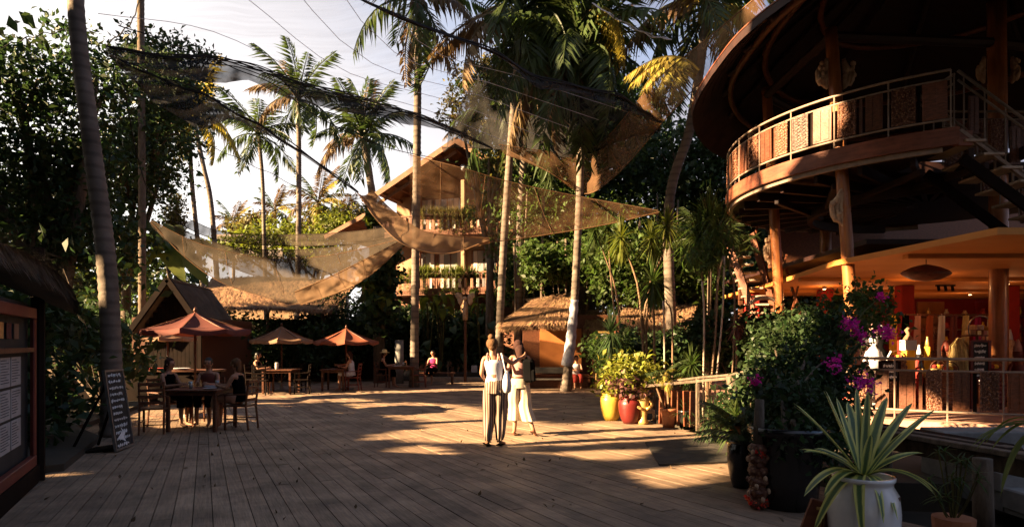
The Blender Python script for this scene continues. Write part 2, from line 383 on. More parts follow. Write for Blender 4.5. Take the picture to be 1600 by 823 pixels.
# variegated straps: cream edges and green centre, keyed to the leaf's own UV
def varieg():
    m = bpy.data.materials.new('variegated_leaf'); m.use_nodes = True; nt = m.node_tree; N = nt.nodes; L = nt.links; b = N['Principled BSDF']
    uv = N.new('ShaderNodeUVMap'); s = N.new('ShaderNodeSeparateXYZ'); L.new(uv.outputs[0], s.inputs[0])
    a = N.new('ShaderNodeMath'); a.operation = 'SUBTRACT'; a.inputs[1].default_value = .5; L.new(s.outputs[0], a.inputs[0])
    ab = N.new('ShaderNodeMath'); ab.operation = 'ABSOLUTE'; L.new(a.outputs[0], ab.inputs[0])
    nz = N.new('ShaderNodeTexNoise'); nz.inputs['Scale'].default_value = 14; mp = N.new('ShaderNodeMapping'); mp.inputs['Scale'].default_value = (3, .5, 1)
    L.new(uv.outputs[0], mp.inputs[0]); L.new(mp.outputs[0], nz.inputs[0])
    q = N.new('ShaderNodeMath'); q.operation = 'MULTIPLY_ADD'; q.inputs[1].default_value = .3; L.new(nz.outputs[0], q.inputs[0]); L.new(ab.outputs[0], q.inputs[2])
    cr = N.new('ShaderNodeValToRGB'); e = cr.color_ramp.elements
    e[0].position = .3; e[0].color = (.09, .15, .05, 1); e[1].position = .44; e[1].color = (.68, .64, .17, 1)
    k = e.new(.38); k.color = (.26, .3, .08, 1)
    L.new(q.outputs[0], cr.inputs[0]); L.new(cr.outputs[0], b.inputs['Base Color']); b.inputs['Roughness'].default_value = .4
    tr = N.new('ShaderNodeBsdfTranslucent'); L.new(cr.outputs[0], tr.inputs[0]); ms = N.new('ShaderNodeMixShader'); ms.inputs[0].default_value = .25
    L.new(b.outputs[0], ms.inputs[1]); L.new(tr.outputs[0], ms.inputs[2]); L.new(ms.outputs[0], N['Material Output'].inputs[0])
    return m
MT['varieg'] = varieg()
# striped trousers
def stripes():
    m = bpy.data.materials.new('striped_cloth'); m.use_nodes = True; nt = m.node_tree; N = nt.nodes; L = nt.links; b = N['Principled BSDF']
    t = N.new('ShaderNodeTexCoord'); w = N.new('ShaderNodeTexWave'); w.inputs['Scale'].default_value = 7; w.inputs['Distortion'].default_value = 5; w.inputs['Detail'].default_value = 1
    mp = N.new('ShaderNodeMapping'); mp.inputs['Scale'].default_value = (1.2, .8, .12); L.new(t.outputs['Object'], mp.inputs[0]); L.new(mp.outputs[0], w.inputs[0])
    cr = N.new('ShaderNodeValToRGB'); e = cr.color_ramp.elements; e[0].position = .42; e[0].color = (.055, .028, .022, 1); e[1].position = .68; e[1].color = (.3, .22, .16, 1)
    L.new(w.outputs['Fac'], cr.inputs[0]); L.new(cr.outputs[0], b.inputs['Base Color']); b.inputs['Roughness'].default_value = .9
    return m
MT['stripes'] = stripes()
# ---------------------------------------------------------------- foliage generators
def unit(a): return a / np.maximum(np.linalg.norm(a, axis=1, keepdims=True), 1e-9)
def leaves_np(C, size, up=.4, aspect=.5, out=None, curl=.12, var=.55, hang=0):
    """one folded four-corner leaf at each centre"""
    n = len(C); d = RNG.normal(size=(n, 3)); d[:, 2] -= hang; d = unit(d)
    nn = RNG.normal(size=(n, 3)) * .8; nn[:, 2] += up * 2
    if out is not None: nn += out
    s = unit(np.cross(d, nn)); nn = unit(np.cross(s, d))
    L = (size * (1 + RNG.uniform(-var, var, n)))[:, None]; w = L * aspect * .5
    a = C - d * L * .5; b = C + s * w + nn * L * curl; c = C + d * L * .5 - nn * L * curl * .5; e = C - s * w + nn * L * curl
    Vt = np.stack([a, b, c, e], 1).reshape(-1, 3); Fc = np.arange(4 * n).reshape(-1, 4)
    return Vt, Fc
def in_poly(x, y, poly):
    ins = np.zeros(len(x), bool); n = len(poly)
    for i in range(n):
        x1, y1 = poly[i][:2]; x2, y2 = poly[(i + 1) % n][:2]
        c = ((y1 > y) != (y2 > y)) & (x < (x2 - x1) * (y - y1) / (y2 - y1 + 1e-12) + x1); ins ^= c
    return ins
# where sunlight comes through the trees: openings in the canopy follow from these patches of ground and facades
SUNNY = [[G(*p) for p in q] for q in (
    [(508, 622), (600, 626), (700, 631), (760, 644), (830, 658), (900, 667), (950, 654), (1010, 655), (1200, 662), (1200, 680), (1010, 684), (880, 690), (830, 697), (700, 690), (640, 689), (556, 677), (600, 671), (690, 673), (600, 645)],
    [(730, 711), (1000, 701), (1010, 716), (860, 716), (800, 742), (745, 735)],
    [(570, 684), (640, 690), (690, 712), (640, 722)],
    [(930, 738), (1130, 724), (1180, 740), (1060, 764), (960, 764), (930, 758)],
    [(585, 802), (640, 802), (695, 822), (620, 822)],
    [(410, 694), (470, 700), (470, 709), (430, 709)], [(225, 742), (262, 752), (240, 762)],
    [(440, 606), (500, 603), (700, 606), (700, 611), (560, 615), (480, 611)], [(560, 600), (700, 597), (800, 596), (800, 603), (600, 604)],
    [(300, 650), (360, 648), (400, 662), (330, 664)], [(215, 640), (300, 640), (310, 668), (240, 666)],
    [(690, 752), (740, 756), (720, 768)], [(75, 720), (120, 745), (90, 770), (60, 750)])]
KEEP_ALL = [((-9, 31, 5.0), (1, 36, 12)), ((-.4, 9.9, .1), (.5, 11.3, 1.75)), ((2.2, 11.5, .2), (3.6, 13.5, 1.4))]
KEEP = [((2.4, 16, 1.2), (5.5, 19, 2.6)), ((3, 21.5, 4), (6.5, 24, 6.5)), ((1.5, 24, 4.5), (5, 27, 9)), ((3.9, 17.5, 8), (4.8, 18.5, 9.5)), ((1.9, 18.5, 10), (2.9, 19.5, 12)), ((5.9, 12.2, 5.3), (6.6, 12.7, 7.1)), ((9.7, 12.9, 5.8), (10.3, 13.4, 7.2)), ((4.9, 13.0, 4.9), (6.4, 17, 6.5)), ((6.2, 15.5, 1.7), (7, 16.2, 4.4)), ((-8, 27, 1.6), (-1, 30, 5.0)),
        ((2.6, 8.5, .2), (5.2, 12.2, 1.4)), ((-.4, 9.9, .1), (.5, 11.3, 1.75)), ((-1, 18.5, 2.0), (3.5, 24, 3.6)),
        ((-4.2, 15, 3.6), (4.8, 19.8, 5.2)), ((3.0, 15, 2.2), (6, 20, 5.5)), ((7.6, 12.8, 1.0), (8.6, 13.6, 2.2)), ((3.0, 19.5, 2.2), (7, 22.5, 3.6)),
        ((-8.6, 20, 2.0), (-4.5, 22.8, 2.7)), ((-6.4, 18.3, 2.6), (-2.8, 19.2, 4.2)), ((2, 20, .8), (5, 25, 3))]
def lit_ok(Pt, leak=.0, low=False):
    S = np.array(SDIR); t = Pt[:, 2] / S[2]; gx = Pt[:, 0] - S[0] * t; gy = Pt[:, 1] - S[1] * t
    bad = np.zeros(len(Pt), bool)
    for q in SUNNY: bad |= in_poly(gx, gy, q)
    for lo, hi in (KEEP_ALL if low else KEEP_ALL + KEEP):
        t0 = np.full(len(Pt), 0.); t1 = np.full(len(Pt), 1e9)
        for k in range(3):
            a = (np.array(lo[k]) - Pt[:, k]) / -S[k]; b = (np.array(hi[k]) - Pt[:, k]) / -S[k]
            t0 = np.maximum(t0, np.minimum(a, b)); t1 = np.minimum(t1, np.maximum(a, b))
        bad |= (t0 < t1)
    if leak: bad &= RNG.random(len(Pt)) > leak
    return ~bad
def clumps(blobs, n, sig=.16, per=26):
    """blobs: (centre, (rx, ry, rz)). Leaf positions gathered in small clumps, denser towards the outside"""
    vol = np.array([r[0] * r[1] * r[2] for c, r in blobs]) ** .75; vol /= vol.sum(); out = []
    for (c, r), w in zip(blobs, vol):
        k = max(2, int(n * w / per)); u = unit(RNG.normal(size=(k, 3))) * (RNG.random((k, 1)) ** .45)
        cc = np.array(c) + u * np.array(r); m = max(1, int(n * w / k))
        p = np.repeat(cc, m, 0) + RNG.normal(size=(k * m, 3)) * (np.array(r).mean() * sig + .1) * np.array([1, 1, .75])
        out.append(p)
    return np.concatenate(out)
def Bl(px, py, Y, rx, ry, rz=None):
    s = Y / F; return (P(px, py, Y), (rx * s, (rz if rz is not None else (rx + ry) / 2) * s, ry * s))
def crown(name, blobs, n, size, m, parent, keep=False, sig=.16, up=.4, aspect=.5, hang=0, per=26, leak=.03, kind=None):
    C = clumps(blobs, n, sig, per)
    if keep:
        C = C[lit_ok(C, leak, keep == 'low')]
        if keep is True:
            h = size * .42
            for o_ in ((h, 0, 0), (-h, 0, 0), (0, h, 0), (0, -h, 0), (0, 0, h), (0, 0, -h)): C = C[lit_ok(C + np.array(o_), 0)]
    C = C[C[:, 2] > .03]
    Vt, Fc = leaves_np(C - np.array(wl(parent)), size, up, aspect, hang=hang)
    o = link(name, np_mesh(name, Vt, Fc, m), parent)
    if kind: o['kind'] = kind
    return o
def limbs(mb, base, blobs, r, n=3, split=.45):
    """trunk with limbs reaching into the blobs"""
    base = Vector(base); top = sum((Vector(c) for c, _ in blobs), V(0, 0, 0)) / len(blobs); fork = base.lerp(top, split); fork.x = base.x * .7 + fork.x * .3
    fork.y = base.y * .7 + fork.y * .3
    mb.tube(crv([base, base.lerp(fork, .5) + V(random.uniform(-.1, .1), 0, 0), fork], 8), [r * 1.25, r * 1.05, r, r * .95, r * .9, r * .85, r * .8, r * .75], 9)
    for c, rr in blobs:
        c = Vector(c); mid = fork.lerp(c, .5) + V(random.uniform(-.3, .3), random.uniform(-.3, .3), .2)
        mb.tube(crv([fork - V(0, 0, .1), mid, c], 7), [r * .6 * (1 - i / 9) for i in range(7)], 6)
        for k in range(n):
            e = c + V(random.uniform(-1, 1) * rr[0], random.uniform(-1, 1) * rr[1], random.uniform(-.6, .9) * rr[2]) * .85
            mb.tube(crv([mid.lerp(c, .5 + .1 * k), (c + e) / 2 + V(0, 0, .1), e], 5), [r * .25, r * .2, r * .15, r * .1, r * .05], 5)
def tree(name, label, cat, base, blobs, n, size, m='leaf', r=.15, group=None, keep=False, bark='bark', sig=.16, per=26, leak=.03, up=.4, aspect=.5, hang=0):
    t = thing(name, label, cat, base, group); mb = MB(); limbs(mb, base, blobs, r)
    mb.build('trunk', MT[bark], t, smooth=True)
    crown('crown', blobs, n, size, MT[m], t, keep, sig, up, aspect, hang, per, leak)
    return t
def shrub(name, label, cat, base, blobs, n, size, m='leafd', group=None, stems=5, keep=False, up=.4, aspect=.5, sig=.16, hang=0, kindname='foliage', leak=.03, bark='bark'):
    t = thing(name, label, cat, base, group); mb = MB(); base = Vector(base)
    for i in range(stems):
        c, rr = blobs[i % len(blobs)]; e = Vector(c) + V(random.uniform(-.6, .6) * rr[0], random.uniform(-.6, .6) * rr[1], random.uniform(-.2, .6) * rr[2])
        mb.tube(crv([base + V(random.uniform(-.06, .06), random.uniform(-.06, .06), 0), base.lerp(e, .5) + V(random.uniform(-.1, .1), 0, .05), e], 6), [.022, .02, .017, .014, .01, .006], 5)
    mb.build('stem', MT[bark], t, smooth=True)
    crown(kindname, blobs, n, size, MT[m], t, keep, sig, up, aspect, hang, leak=leak)
    return t

# palm fronds: length-1 prototypes along +X
def frond_mesh(name, m, droop, rise, nl=34, ll=.26, w=.015, twist=.35, fan=.55, ragged=.15):
    Vt, Fc = [], []
    def pt(t): return V(t * (1 - .12 * droop * t), 0, rise * t - droop * t * t)
    for i in range(nl):
        t = .12 + .86 * i / (nl - 1); p = pt(t); q = (pt(min(t + .02, 1)) - pt(t - .02)).normalized()
        le = ll * (math.sin(math.pi * min(1, (t * .86 + .12))) ** .6 * .8 + .25)
        for sd in (-1, 1):
            l = le * random.uniform(1 - ragged, 1 + ragged * .3)
            if random.random() < ragged * .3: continue
            d = (q * fan + V(0, sd * .8, -twist * random.uniform(.4, 1.3))).normalized(); mid = p + d * l * .45
            tip = p + d * l + V(0, 0, -l * .38 * random.uniform(.5, 1.3)); s = q.cross(V(0, 0, 1)).cross(d).normalized() if False else (q - d * q.dot(d)).normalized()
            k = len(Vt); Vt += [p, mid + s * w, tip, mid - s * w]; Fc.append((k, k + 1, k + 2, k + 3))
    mb = MB(); mb.add(Vt, Fc); pts = [pt(i / 9) for i in range(10)]
    mb.tube(pts, [.016 * (1 - i / 11) + .002 for i in range(10)], 4)
    me = bpy.data.meshes.new(name); me.from_pydata([tuple(v) for v in mb.v], [], mb.f); me.materials.append(m); me.update(); return me
FR = {}
for key in ('frond', 'frondy', 'frondd'):
    FR[key] = [frond_mesh(key, MT[key], d, r, twist=tw, ragged=.4) for d, r, tw in ((.35, .25, .3), (.6, .35, .6), (.9, .45, .9))]
def trunk_mb(pts, r0, r1, rings=.16, n=10, base=1.35, ring=.065):
    c = crv(pts, 60); L = sum((c[i + 1] - c[i]).length for i in range(59)); k = int(L / rings * 2); k = max(8, min(k, 220)); c = crv(pts, k)
    rs = []
    for i in range(k):
        t = i / (k - 1); r = r0 + (r1 - r0) * t; r *= 1 + (base - 1) * math.exp(-t * L / .5) ; rs.append(r * (1 + (ring if i % 2 else -ring * .3) + random.uniform(-.015, .015)))
    return MB().tube(c, rs, n)
def palm(label, pts, r0, r1, fl, nf=16, mats=('frond',), name='coconut_palm', cat='palm tree', group=None, elev=(-50, 70), bark='trunk', nuts=True, keepz=None, azr=None, parts_only=None):
    t = thing(name, label, cat, pts[0], group); trunk_mb(pts, r0, r1).build('trunk', MT[bark], t, smooth=True)
    top = Vector(pts[-1]) - t.location
    for i in range(nf):
        el = elev[0] + (elev[1] - elev[0]) * ((i + .5) / nf) ** .8; az = i * 137.5 + random.uniform(-15, 15)
        if azr: az = azr[0] + (azr[1] - azr[0]) * random.random()
        mk = mats[i % len(mats)]; v = 2 if el < 0 else (1 if el < 35 else 0)
        if el < -25 and 'frondd' not in mats and random.random() < .15: mk = 'frondd'
        link('frond', FR[mk][v], t, top + V(0, 0, .1 * el / 90), (R(random.uniform(-25, 25)), R(-el), R(az)), fl * random.uniform(.85, 1.1))
    mb = MB()
    for i in range(7):
        a = random.uniform(0, 6.28); mb.ball(Vector(pts[-1]) + V(math.cos(a) * r1 * 1.9, math.sin(a) * r1 * 1.9, -.15 - random.uniform(0, .25)), .1, 8, 5)
    if nuts: mb.build('coconut_bunch', MT['frondy'] if 'frondy' in mats else MT['bark'], t, smooth=True)['kind'] = 'stuff'
    return t

def strap_mesh(name, m, L=1, w=.06, rise=.8, droop=.9, fold=.25, n=9, wav=0.0, twist=0):
    rows = []
    for i in range(n):
        t = i / (n - 1); x = L * t * (1 - .15 * droop * t); z = L * (rise * t - droop * t * t)
        ww = w * (math.sin(math.pi * (t * .72 + .22)) ** .8) * (1 if t < .98 else .08) + .001
        if i == n - 1: ww = .001
        tw = twist * t
        rows.append([(x, -ww * math.cos(tw), z + ww * fold - ww * math.sin(tw) + wav * math.sin(t * 9)), (x, 0, z), (x, ww * math.cos(tw), z + ww * fold + ww * math.sin(tw) - wav * math.sin(t * 9))])
    mb = MB().grid(rows); me = bpy.data.meshes.new(name); me.from_pydata([tuple(v) for v in mb.v], [], mb.f); me.materials.append(m)
    uvl = me.uv_layers.new(name='UVMap'); 
    for lp in me.loops:
        i, j = divmod(lp.vertex_index, 3); uvl.data[lp.index].uv = (j / 2, i / (n - 1))
    me.polygons.foreach_set('use_smooth', [True] * len(me.polygons)); me.update(); return me
def rosette_mb(mb, c, n, L, w, el=(-30, 85), seg=4, axis=None):
    """many narrow strap leaves radiating from c into one mesh"""
    c = Vector(c)
    for i in range(n):
        az = R(i * 137.5 + random.uniform(-20, 20)); e = R(el[0] + (el[1] - el[0]) * (i + .5) / n + random.uniform(-8, 8)); l = L * random.uniform(.75, 1.15)
        h = V(math.cos(az), math.sin(az), 0); s = V(-math.sin(az), math.cos(az), 0); rows = []
        dr = l * .45 * math.cos(e)
        for k in range(seg):
            t = k / (seg - 1); p = c + (h * math.cos(e) + V(0, 0, math.sin(e))) * l * t - V(0, 0, dr * t * t); ww = w * (1 - t) ** .6 * (.5 + min(t * 3, .5)) + .0005
            rows.append([p - s * ww, p + s * ww])
        mb.grid(rows)
    return mb

# thatch: layered skirts of straw blades over a board deck
def thatch(parent, rows_top, rows_eave, m='thatch', n=26, per=120, L=.55, thick=.16, name='thatch'):
    """roof face between a ridge polyline and an eave polyline"""
    K = 24; a = crv(rows_top, K); b = crv(rows_eave, K); mb = MB(); rows = []
    nrm = (b[K // 2] - a[K // 2]).cross(a[-1] - a[0]).normalized()
    if nrm.z < 0: nrm = -nrm
    for i in range(K): rows.append([a[i].lerp(b[i], j / 6) for j in range(7)])
    mb.grid(rows); mb.grid([[p - nrm * thick * .7 for p in r] for r in rows])
    for i in range(K - 1):
        mb.add([b[i], b[i + 1], b[i + 1] - nrm * thick * .7, b[i] - nrm * thick * .7], [(0, 1, 2, 3)])
    for q in range(n):
        t0 = q / (n - 1)
        for _ in range(per):
            u = random.random() * (K - 1.001); i = int(u); f = u - i; A = a[i].lerp(a[i + 1], f); Bq = b[i].lerp(b[i + 1], f); d = (Bq - A); ln = d.length
            if ln < .05: continue
            d /= ln; s = d.cross(nrm).normalized(); t = t0 + random.uniform(-.03, .03); p = A.lerp(Bq, t) + nrm * random.uniform(.01, .05)
            l = L * random.uniform(.5, 1.2); e = p + (d + s * random.uniform(-.22, .22)).normalized() * l + nrm * random.uniform(.0, .06)
            if t0 > .93: e += V(0, 0, -.12 * random.random())
            w = random.uniform(.008, .02)
            mb.add([p - s * w, p + s * w, e], [(0, 1, 2)])
    for _ in range(K * 40):     # ragged fringe hanging from the eave
        u = random.random() * (K - 1.001); i = int(u); f = u - i; p = b[i].lerp(b[i + 1], f) - nrm * thick * random.uniform(0, .7); d = (b[i] - a[i]).normalized(); l = random.uniform(.06, .22)
        e = p + d * l * .5 + V(random.uniform(-.03, .03), random.uniform(-.03, .03), -l * .8); s = (b[i + 1] - b[i]).normalized() * random.uniform(.006, .014); mb.add([p - s, p + s, e], [(0, 1, 2)])
    return mb.build(name, MT[m], parent)
def net_sheet(mb, c1, c2, n=48, m=14, sag=0, wr=.05, seed=0, off=None):
    a = crv(c1, n); b = crv(c2, n); rows = []
    for i in range(n):
        r = []
        for j in range(m):
            t = j / (m - 1); p = a[i].lerp(b[i], t); e = 4 * t * (1 - t)
            q = noise.noise(V(p.x * .9 + seed, p.y * .9, p.z * 3)) + .5 * noise.noise(V(i * .35 + seed, t * 3, 0))
            r.append(p + V(0, q * wr * e * 2.5, -sag * e + q * wr * e))
        rows.append(r)
    return mb.grid(rows)
def skin_fig(name, verts, edges, m, parent, sub=2, root=0, smooth=True):
    """verts: list of (x, y, z, r) in the parent's frame; one continuous skinned surface"""
    me = bpy.data.meshes.new(name); me.from_pydata([v[:3] for v in verts], edges, []); o = link(name, me, parent); me.materials.append(m)
    md = o.modifiers.new('skin', 'SKIN'); md.use_smooth_shade = smooth; sv = me.skin_vertices
    if not sv:
        bm = __import__('bmesh').new(); bm.from_mesh(me); bm.verts.layers.skin.verify(); bm.to_mesh(me); bm.free(); sv = me.skin_vertices
    for i, v in enumerate(verts):
        r = v[3]; sv[0].data[i].radius = r if isinstance(r, tuple) else (r, r); sv[0].data[i].use_root = (i == root)
    sb = o.modifiers.new('sub', 'SUBSURF'); sb.levels = sub; sb.render_levels = sub
    return o
# ================================================================ ground and deck
g = MB().box((0, 60, -.25), (500, 500, .1)).build('ground', MT['earth']); struct(g)
DD = V(-.55, 1, 0).normalized(); DE = V(DD.y, -DD.x, 0)
DECK = [(-11, 2.2), (3.9, 2.2), (3.5, 6), (3.35, 8), (3.7, 10.4), (3.2, 11.6), (2.8, 13), (2.9, 20), (4.6, 26.2), (-4, 26.8), (-13, 26.2), (-16, 22), (-13, 10)]
dk = MB().prism(DECK, -.19, -.045).build('deck', MT['dark'], origin=(0, 0, 0)); struct(dk)
FO = V(-20, 41.6, 0); bw, gap = .152, .008          # the boards fan slightly round a far centre
def fp(r, a): return V(FO.x + r * math.sin(a), FO.y - r * math.cos(a), 0)
dphi = (bw + gap) / 38; boards = []; vals = np.arange(12, 60, .02)
for i in range(-150, 190):
    a = R(30) + i * dphi; L = np.array([[FO.x + r * math.sin(a), FO.y - r * math.cos(a)] for r in vals]); ins = in_poly(L[:, 0], L[:, 1], DECK); k = np.where(ins)[0]
    if len(k) < 8: continue
    for sg in np.split(k, np.where(np.diff(k) > 1)[0] + 1):
        if len(sg) < 8: continue
        u0, u1 = vals[sg[0]], vals[sg[-1]]; u = u0 - random.uniform(0, 2.5)
        while u < u1:
            l = random.choice((2.4, 3.0, 3.6, 4.2)); p, q = max(u, u0), min(u + l - .008, u1); u += l
            if q - p > .1: boards.append((p, q, a))
def bvis(b):
    p = fp((b[0] + b[1]) / 2, b[2])
    if p.y < 3.2 or abs(p.x) > .86 * p.y + 2: return 1e3 + p.length
    return p.length
boards.sort(key=bvis); far = MB()
for n_, (r0, r1, a) in enumerate(boards):
    z = random.uniform(-.0035, .0015); h = .5 * (dphi - gap / 38) * (38 / max(r1, 25)) ** 0; vs = []
    c = fp((r0 + r1) / 2, a)
    for zz in (-.036, 0):
        for r, sd in ((r0, -1), (r1, -1), (r1, 1), (r0, 1)):
            g_ = gap / 2 / r; p = fp(r, a + sd * (dphi / 2 - g_)); vs.append(p + V(0, 0, zz + z + random.uniform(-.0006, .0006)))
    fs = [(0, 3, 2, 1), (4, 5, 6, 7), (0, 1, 5, 4), (1, 2, 6, 5), (2, 3, 7, 6), (3, 0, 4, 7)]
    if n_ < 298:
        yaw = a - math.pi / 2; rm = Matrix.Rotation(-yaw, 3, 'Z'); me = bpy.data.meshes.new('plank'); me.from_pydata([tuple(rm @ (v - c)) for v in vs], [], [f[::-1] for f in fs]); me.materials.append(MT['plank']); me.update()
        link('plank', me, dk, c, (0, 0, yaw))
    else: far.add(vs, [f[::-1] for f in fs])
tag(far.build('far_planks', MT['plank_end'], dk), kind='stuff')
# bed of soil on the right and planting strips beyond the deck
bed = MB()
bed.prism([(3.0, 13.2), (3.55, 11.7), (3.95, 10.6), (3.75, 8.6), (3.7, 6.9), (6.6, 6.6), (7.6, 9.6), (5.9, 11.4), (5.3, 13), (5.0, 16), (5.5, 21), (3.4, 20.5), (3.1, 16)], -.2, .1)
struct(bed.build('planting_bed', MT['earth']))
bed = MB(); bed.prism([(-30, 27.2), (-4, 27.2), (-3, 30), (8, 27.5), (30, 27.5), (30, 80), (-60, 80)], -.2, .04); struct(bed.build('garden_ground', MT['earth']))
bed = MB(); bed.prism([(-9.6, 3), (-5.6, 8.0), (-6.7, 10.4), (-7.9, 11.6), (-9.2, 16), (-10.8, 21), (-20, 24), (-20, 2)], -.1, .09); struct(bed.build('left_planting_bed', MT['earth']))
lw = MB()
for _ in range(9000):
    x = random.uniform(-13.5, -6.4); y = random.uniform(28.5, 35); h = random.uniform(.04, .1); w = .008; dx = random.uniform(-.04, .04)
    lw.add([(x - w, y, .05), (x + w, y, .05), (x + dx, y, .05 + h)], [(0, 1, 2)])
tag(lw.build('lawn_grass', MT['grass']), 'short green lawn grass beyond the deck behind the tan umbrella', 'grass', kind='stuff')
struct(MB().box((-9.9, 31.7, 0), (7.4, 7, .1)).build('lawn', MT['grass']))
# ground litter of fallen leaves at the deck's right edge
C = np.stack([RNG.uniform(2.6, 4.3, 900), RNG.uniform(7, 13, 900), np.full(900, .115)], 1); C = C[(C[:, 0] > 3.15)]
Vt, Fc = leaves_np(C, .06, up=3); o = link('leaf_litter', np_mesh('leaf_litter', Vt, Fc, MT['frondd'])); tag(o, 'dry brown fallen leaves scattered on the bed beside the deck', 'leaf litter', kind='stuff')
# steps and low timber edges at the far side of the deck
t = thing('garden_step', 'low sunlit timber step at the far edge of the deck before the house', 'step', (-2.2, 27, 0))
MB().box((-2.2, 27.0, .07), (3.8, .5, .16), bev=.01).build('tread', MT['tread'], t); MB().box((-1.9, 27.7, .16), (3.6, .9, .3), bev=.01).build('riser', MT['stone'], t)
t = thing('garden_platform', 'low wooden platform in front of the orange walled thatched hut', 'platform', (2.0, 25, 0))
MB().box((1.9, 25.2, .05), (4.2, 1.0, .1), bev=.01).build('board', MT['tread'], t); MB().box((2.0, 26.2, .13), (4.6, 1.2, .22), bev=.01).build('edge', MT['stone'], t)

# ================================================================ round pavilion
CX, CY, RB = 9.6, 14.8, 4.4
def cp(a, r=RB, z=0): a = R(a); return V(CX + r * math.cos(a), CY + r * math.sin(a), z)
pav = thing('round_pavilion', 'round two storey timber pavilion with carved balcony, outer stair and wide shingle roof', 'pavilion', (CX, CY, 0))
poly = [cp(a, 4.34)[:2] for a in range(242, -27, -4)] + [(7.75, 12.9), (7.75, 11.15)]
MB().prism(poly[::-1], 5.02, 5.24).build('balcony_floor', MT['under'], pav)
def arc_band(a0, a1, r, z0, z1, th, step=3):
    rows = []; n = max(2, int(abs(a1 - a0) / step)); 
    for i in range(n + 1):
        a = a0 + (a1 - a0) * i / n; rows.append([cp(a, r, z0), cp(a, r + th, z0), cp(a, r + th, z1), cp(a, r, z1), cp(a, r, z0)])
    mb = MB().grid(rows); mb.add(rows[0][:4], [(0, 1, 2, 3)]); mb.add(rows[-1][:4], [(0, 1, 2, 3)]); return mb
arc_band(243, 60, 4.35, 4.97, 5.27, .07).build('fascia_board', MT['fascia'], pav)
arc_band(240, 60, 4.26, 4.88, 4.968, .08).build('lower_trim', MT['rail'], pav)
MB().bar((7.66, 11.08, 5.13), (7.95, 11.08, 5.13), .07, .26).build('fascia_board', MT['fascia'], pav)
# under floor framing
for a in range(90, 270, 12):
    MB().bar(cp(a, .4, 4.86), cp(a, 4.1, 4.86), .09, .2, bev=.01).build('floor_beam', MT['under'], pav)
for a, b in ((236, 190), (214, 168), (192, 150), (250, 225)):
    MB().bar(cp(a, 3.9, 4.68), cp(b, 2.2, 4.68), .1, .12, bev=.01).build('cross_brace', MT['under'], pav)
arc_band(255, 80, 2.4, 4.55, 4.75, .12).build('ring_beam', MT['under'], pav)
# carved panels, three kinds
def scroll(mb, c, w, h, kind):
    if kind == 0:
        for s in (-1, 1):
            for k in range(5):
                z = -h * .4 + h * .2 * k
                pts = [V(-.022, s * w * (.08 + .3 * abs(math.sin(t * 1.2))), z + h * .09 * math.cos(t * 2) ) for t in np.linspace(0, 3.1, 7)]
                mb.tube(pts, .011, 4)
        for k in range(4): mb.ball((-.02, 0, -h * .3 + h * .2 * k), (.02, .035, .035), 8, 4)
    elif kind == 1:
        for k in range(9):
            z = -h * .45 + h * .1125 * k
            mb.bar((-.02, -w * .4, z), (-.02, w * .4, z + h * .11), .016, .02); mb.bar((-.021, w * .4, z), (-.021, -w * .4, z + h * .11), .016, .02)
    elif kind == 2:
        for k in range(3):
            z = -h * .3 + h * .3 * k
            pts = [V(-.022, .09 * math.cos(t), z + .085 * math.sin(t)) for t in np.linspace(0, 6.28, 11)]; mb.tube(pts, .013, 4); mb.ball((-.022, 0, z), (.022, .03, .03), 8, 4)
            for q in range(6): mb.tube([V(-.02, .03 * math.cos(q * 1.05), z + .03 * math.sin(q * 1.05)), V(-.02, .08 * math.cos(q * 1.05), z + .08 * math.sin(q * 1.05))], .008, 4)
PH = .66
def panel_me(kind, w, m):
    mb = MB(); mb.box((0, 0, 0), (.028, w, PH), bev=.004)
    if kind < 3:
        for s in (-1, 1): mb.box((-.016, s * (w / 2 - .018), 0), (.02, .03, PH - .01)); mb.box((-.016, 0, s * (PH / 2 - .02)), (.019, w - .04, .03))
        scroll(mb, None, w - .06, PH - .06, kind)
    else:
        for k in range(2): mb.box((-.017, (k - .5) * w * .45, 0), (.014, w * .3, PH - .08))
    me = bpy.data.meshes.new('carved_panel' if kind < 3 else 'plain_panel'); me.from_pydata([tuple(v) for v in mb.v], [], mb.f); me.materials.append(m); me.update(); return me
PN = [panel_me(0, .36, MT['carve']), panel_me(1, .36, MT['carve2']), panel_me(2, .36, MT['carve']), panel_me(3, .36, MT['teak2']), panel_me(3, .3, MT['teak']), panel_me(1, .3, MT['carve'])]
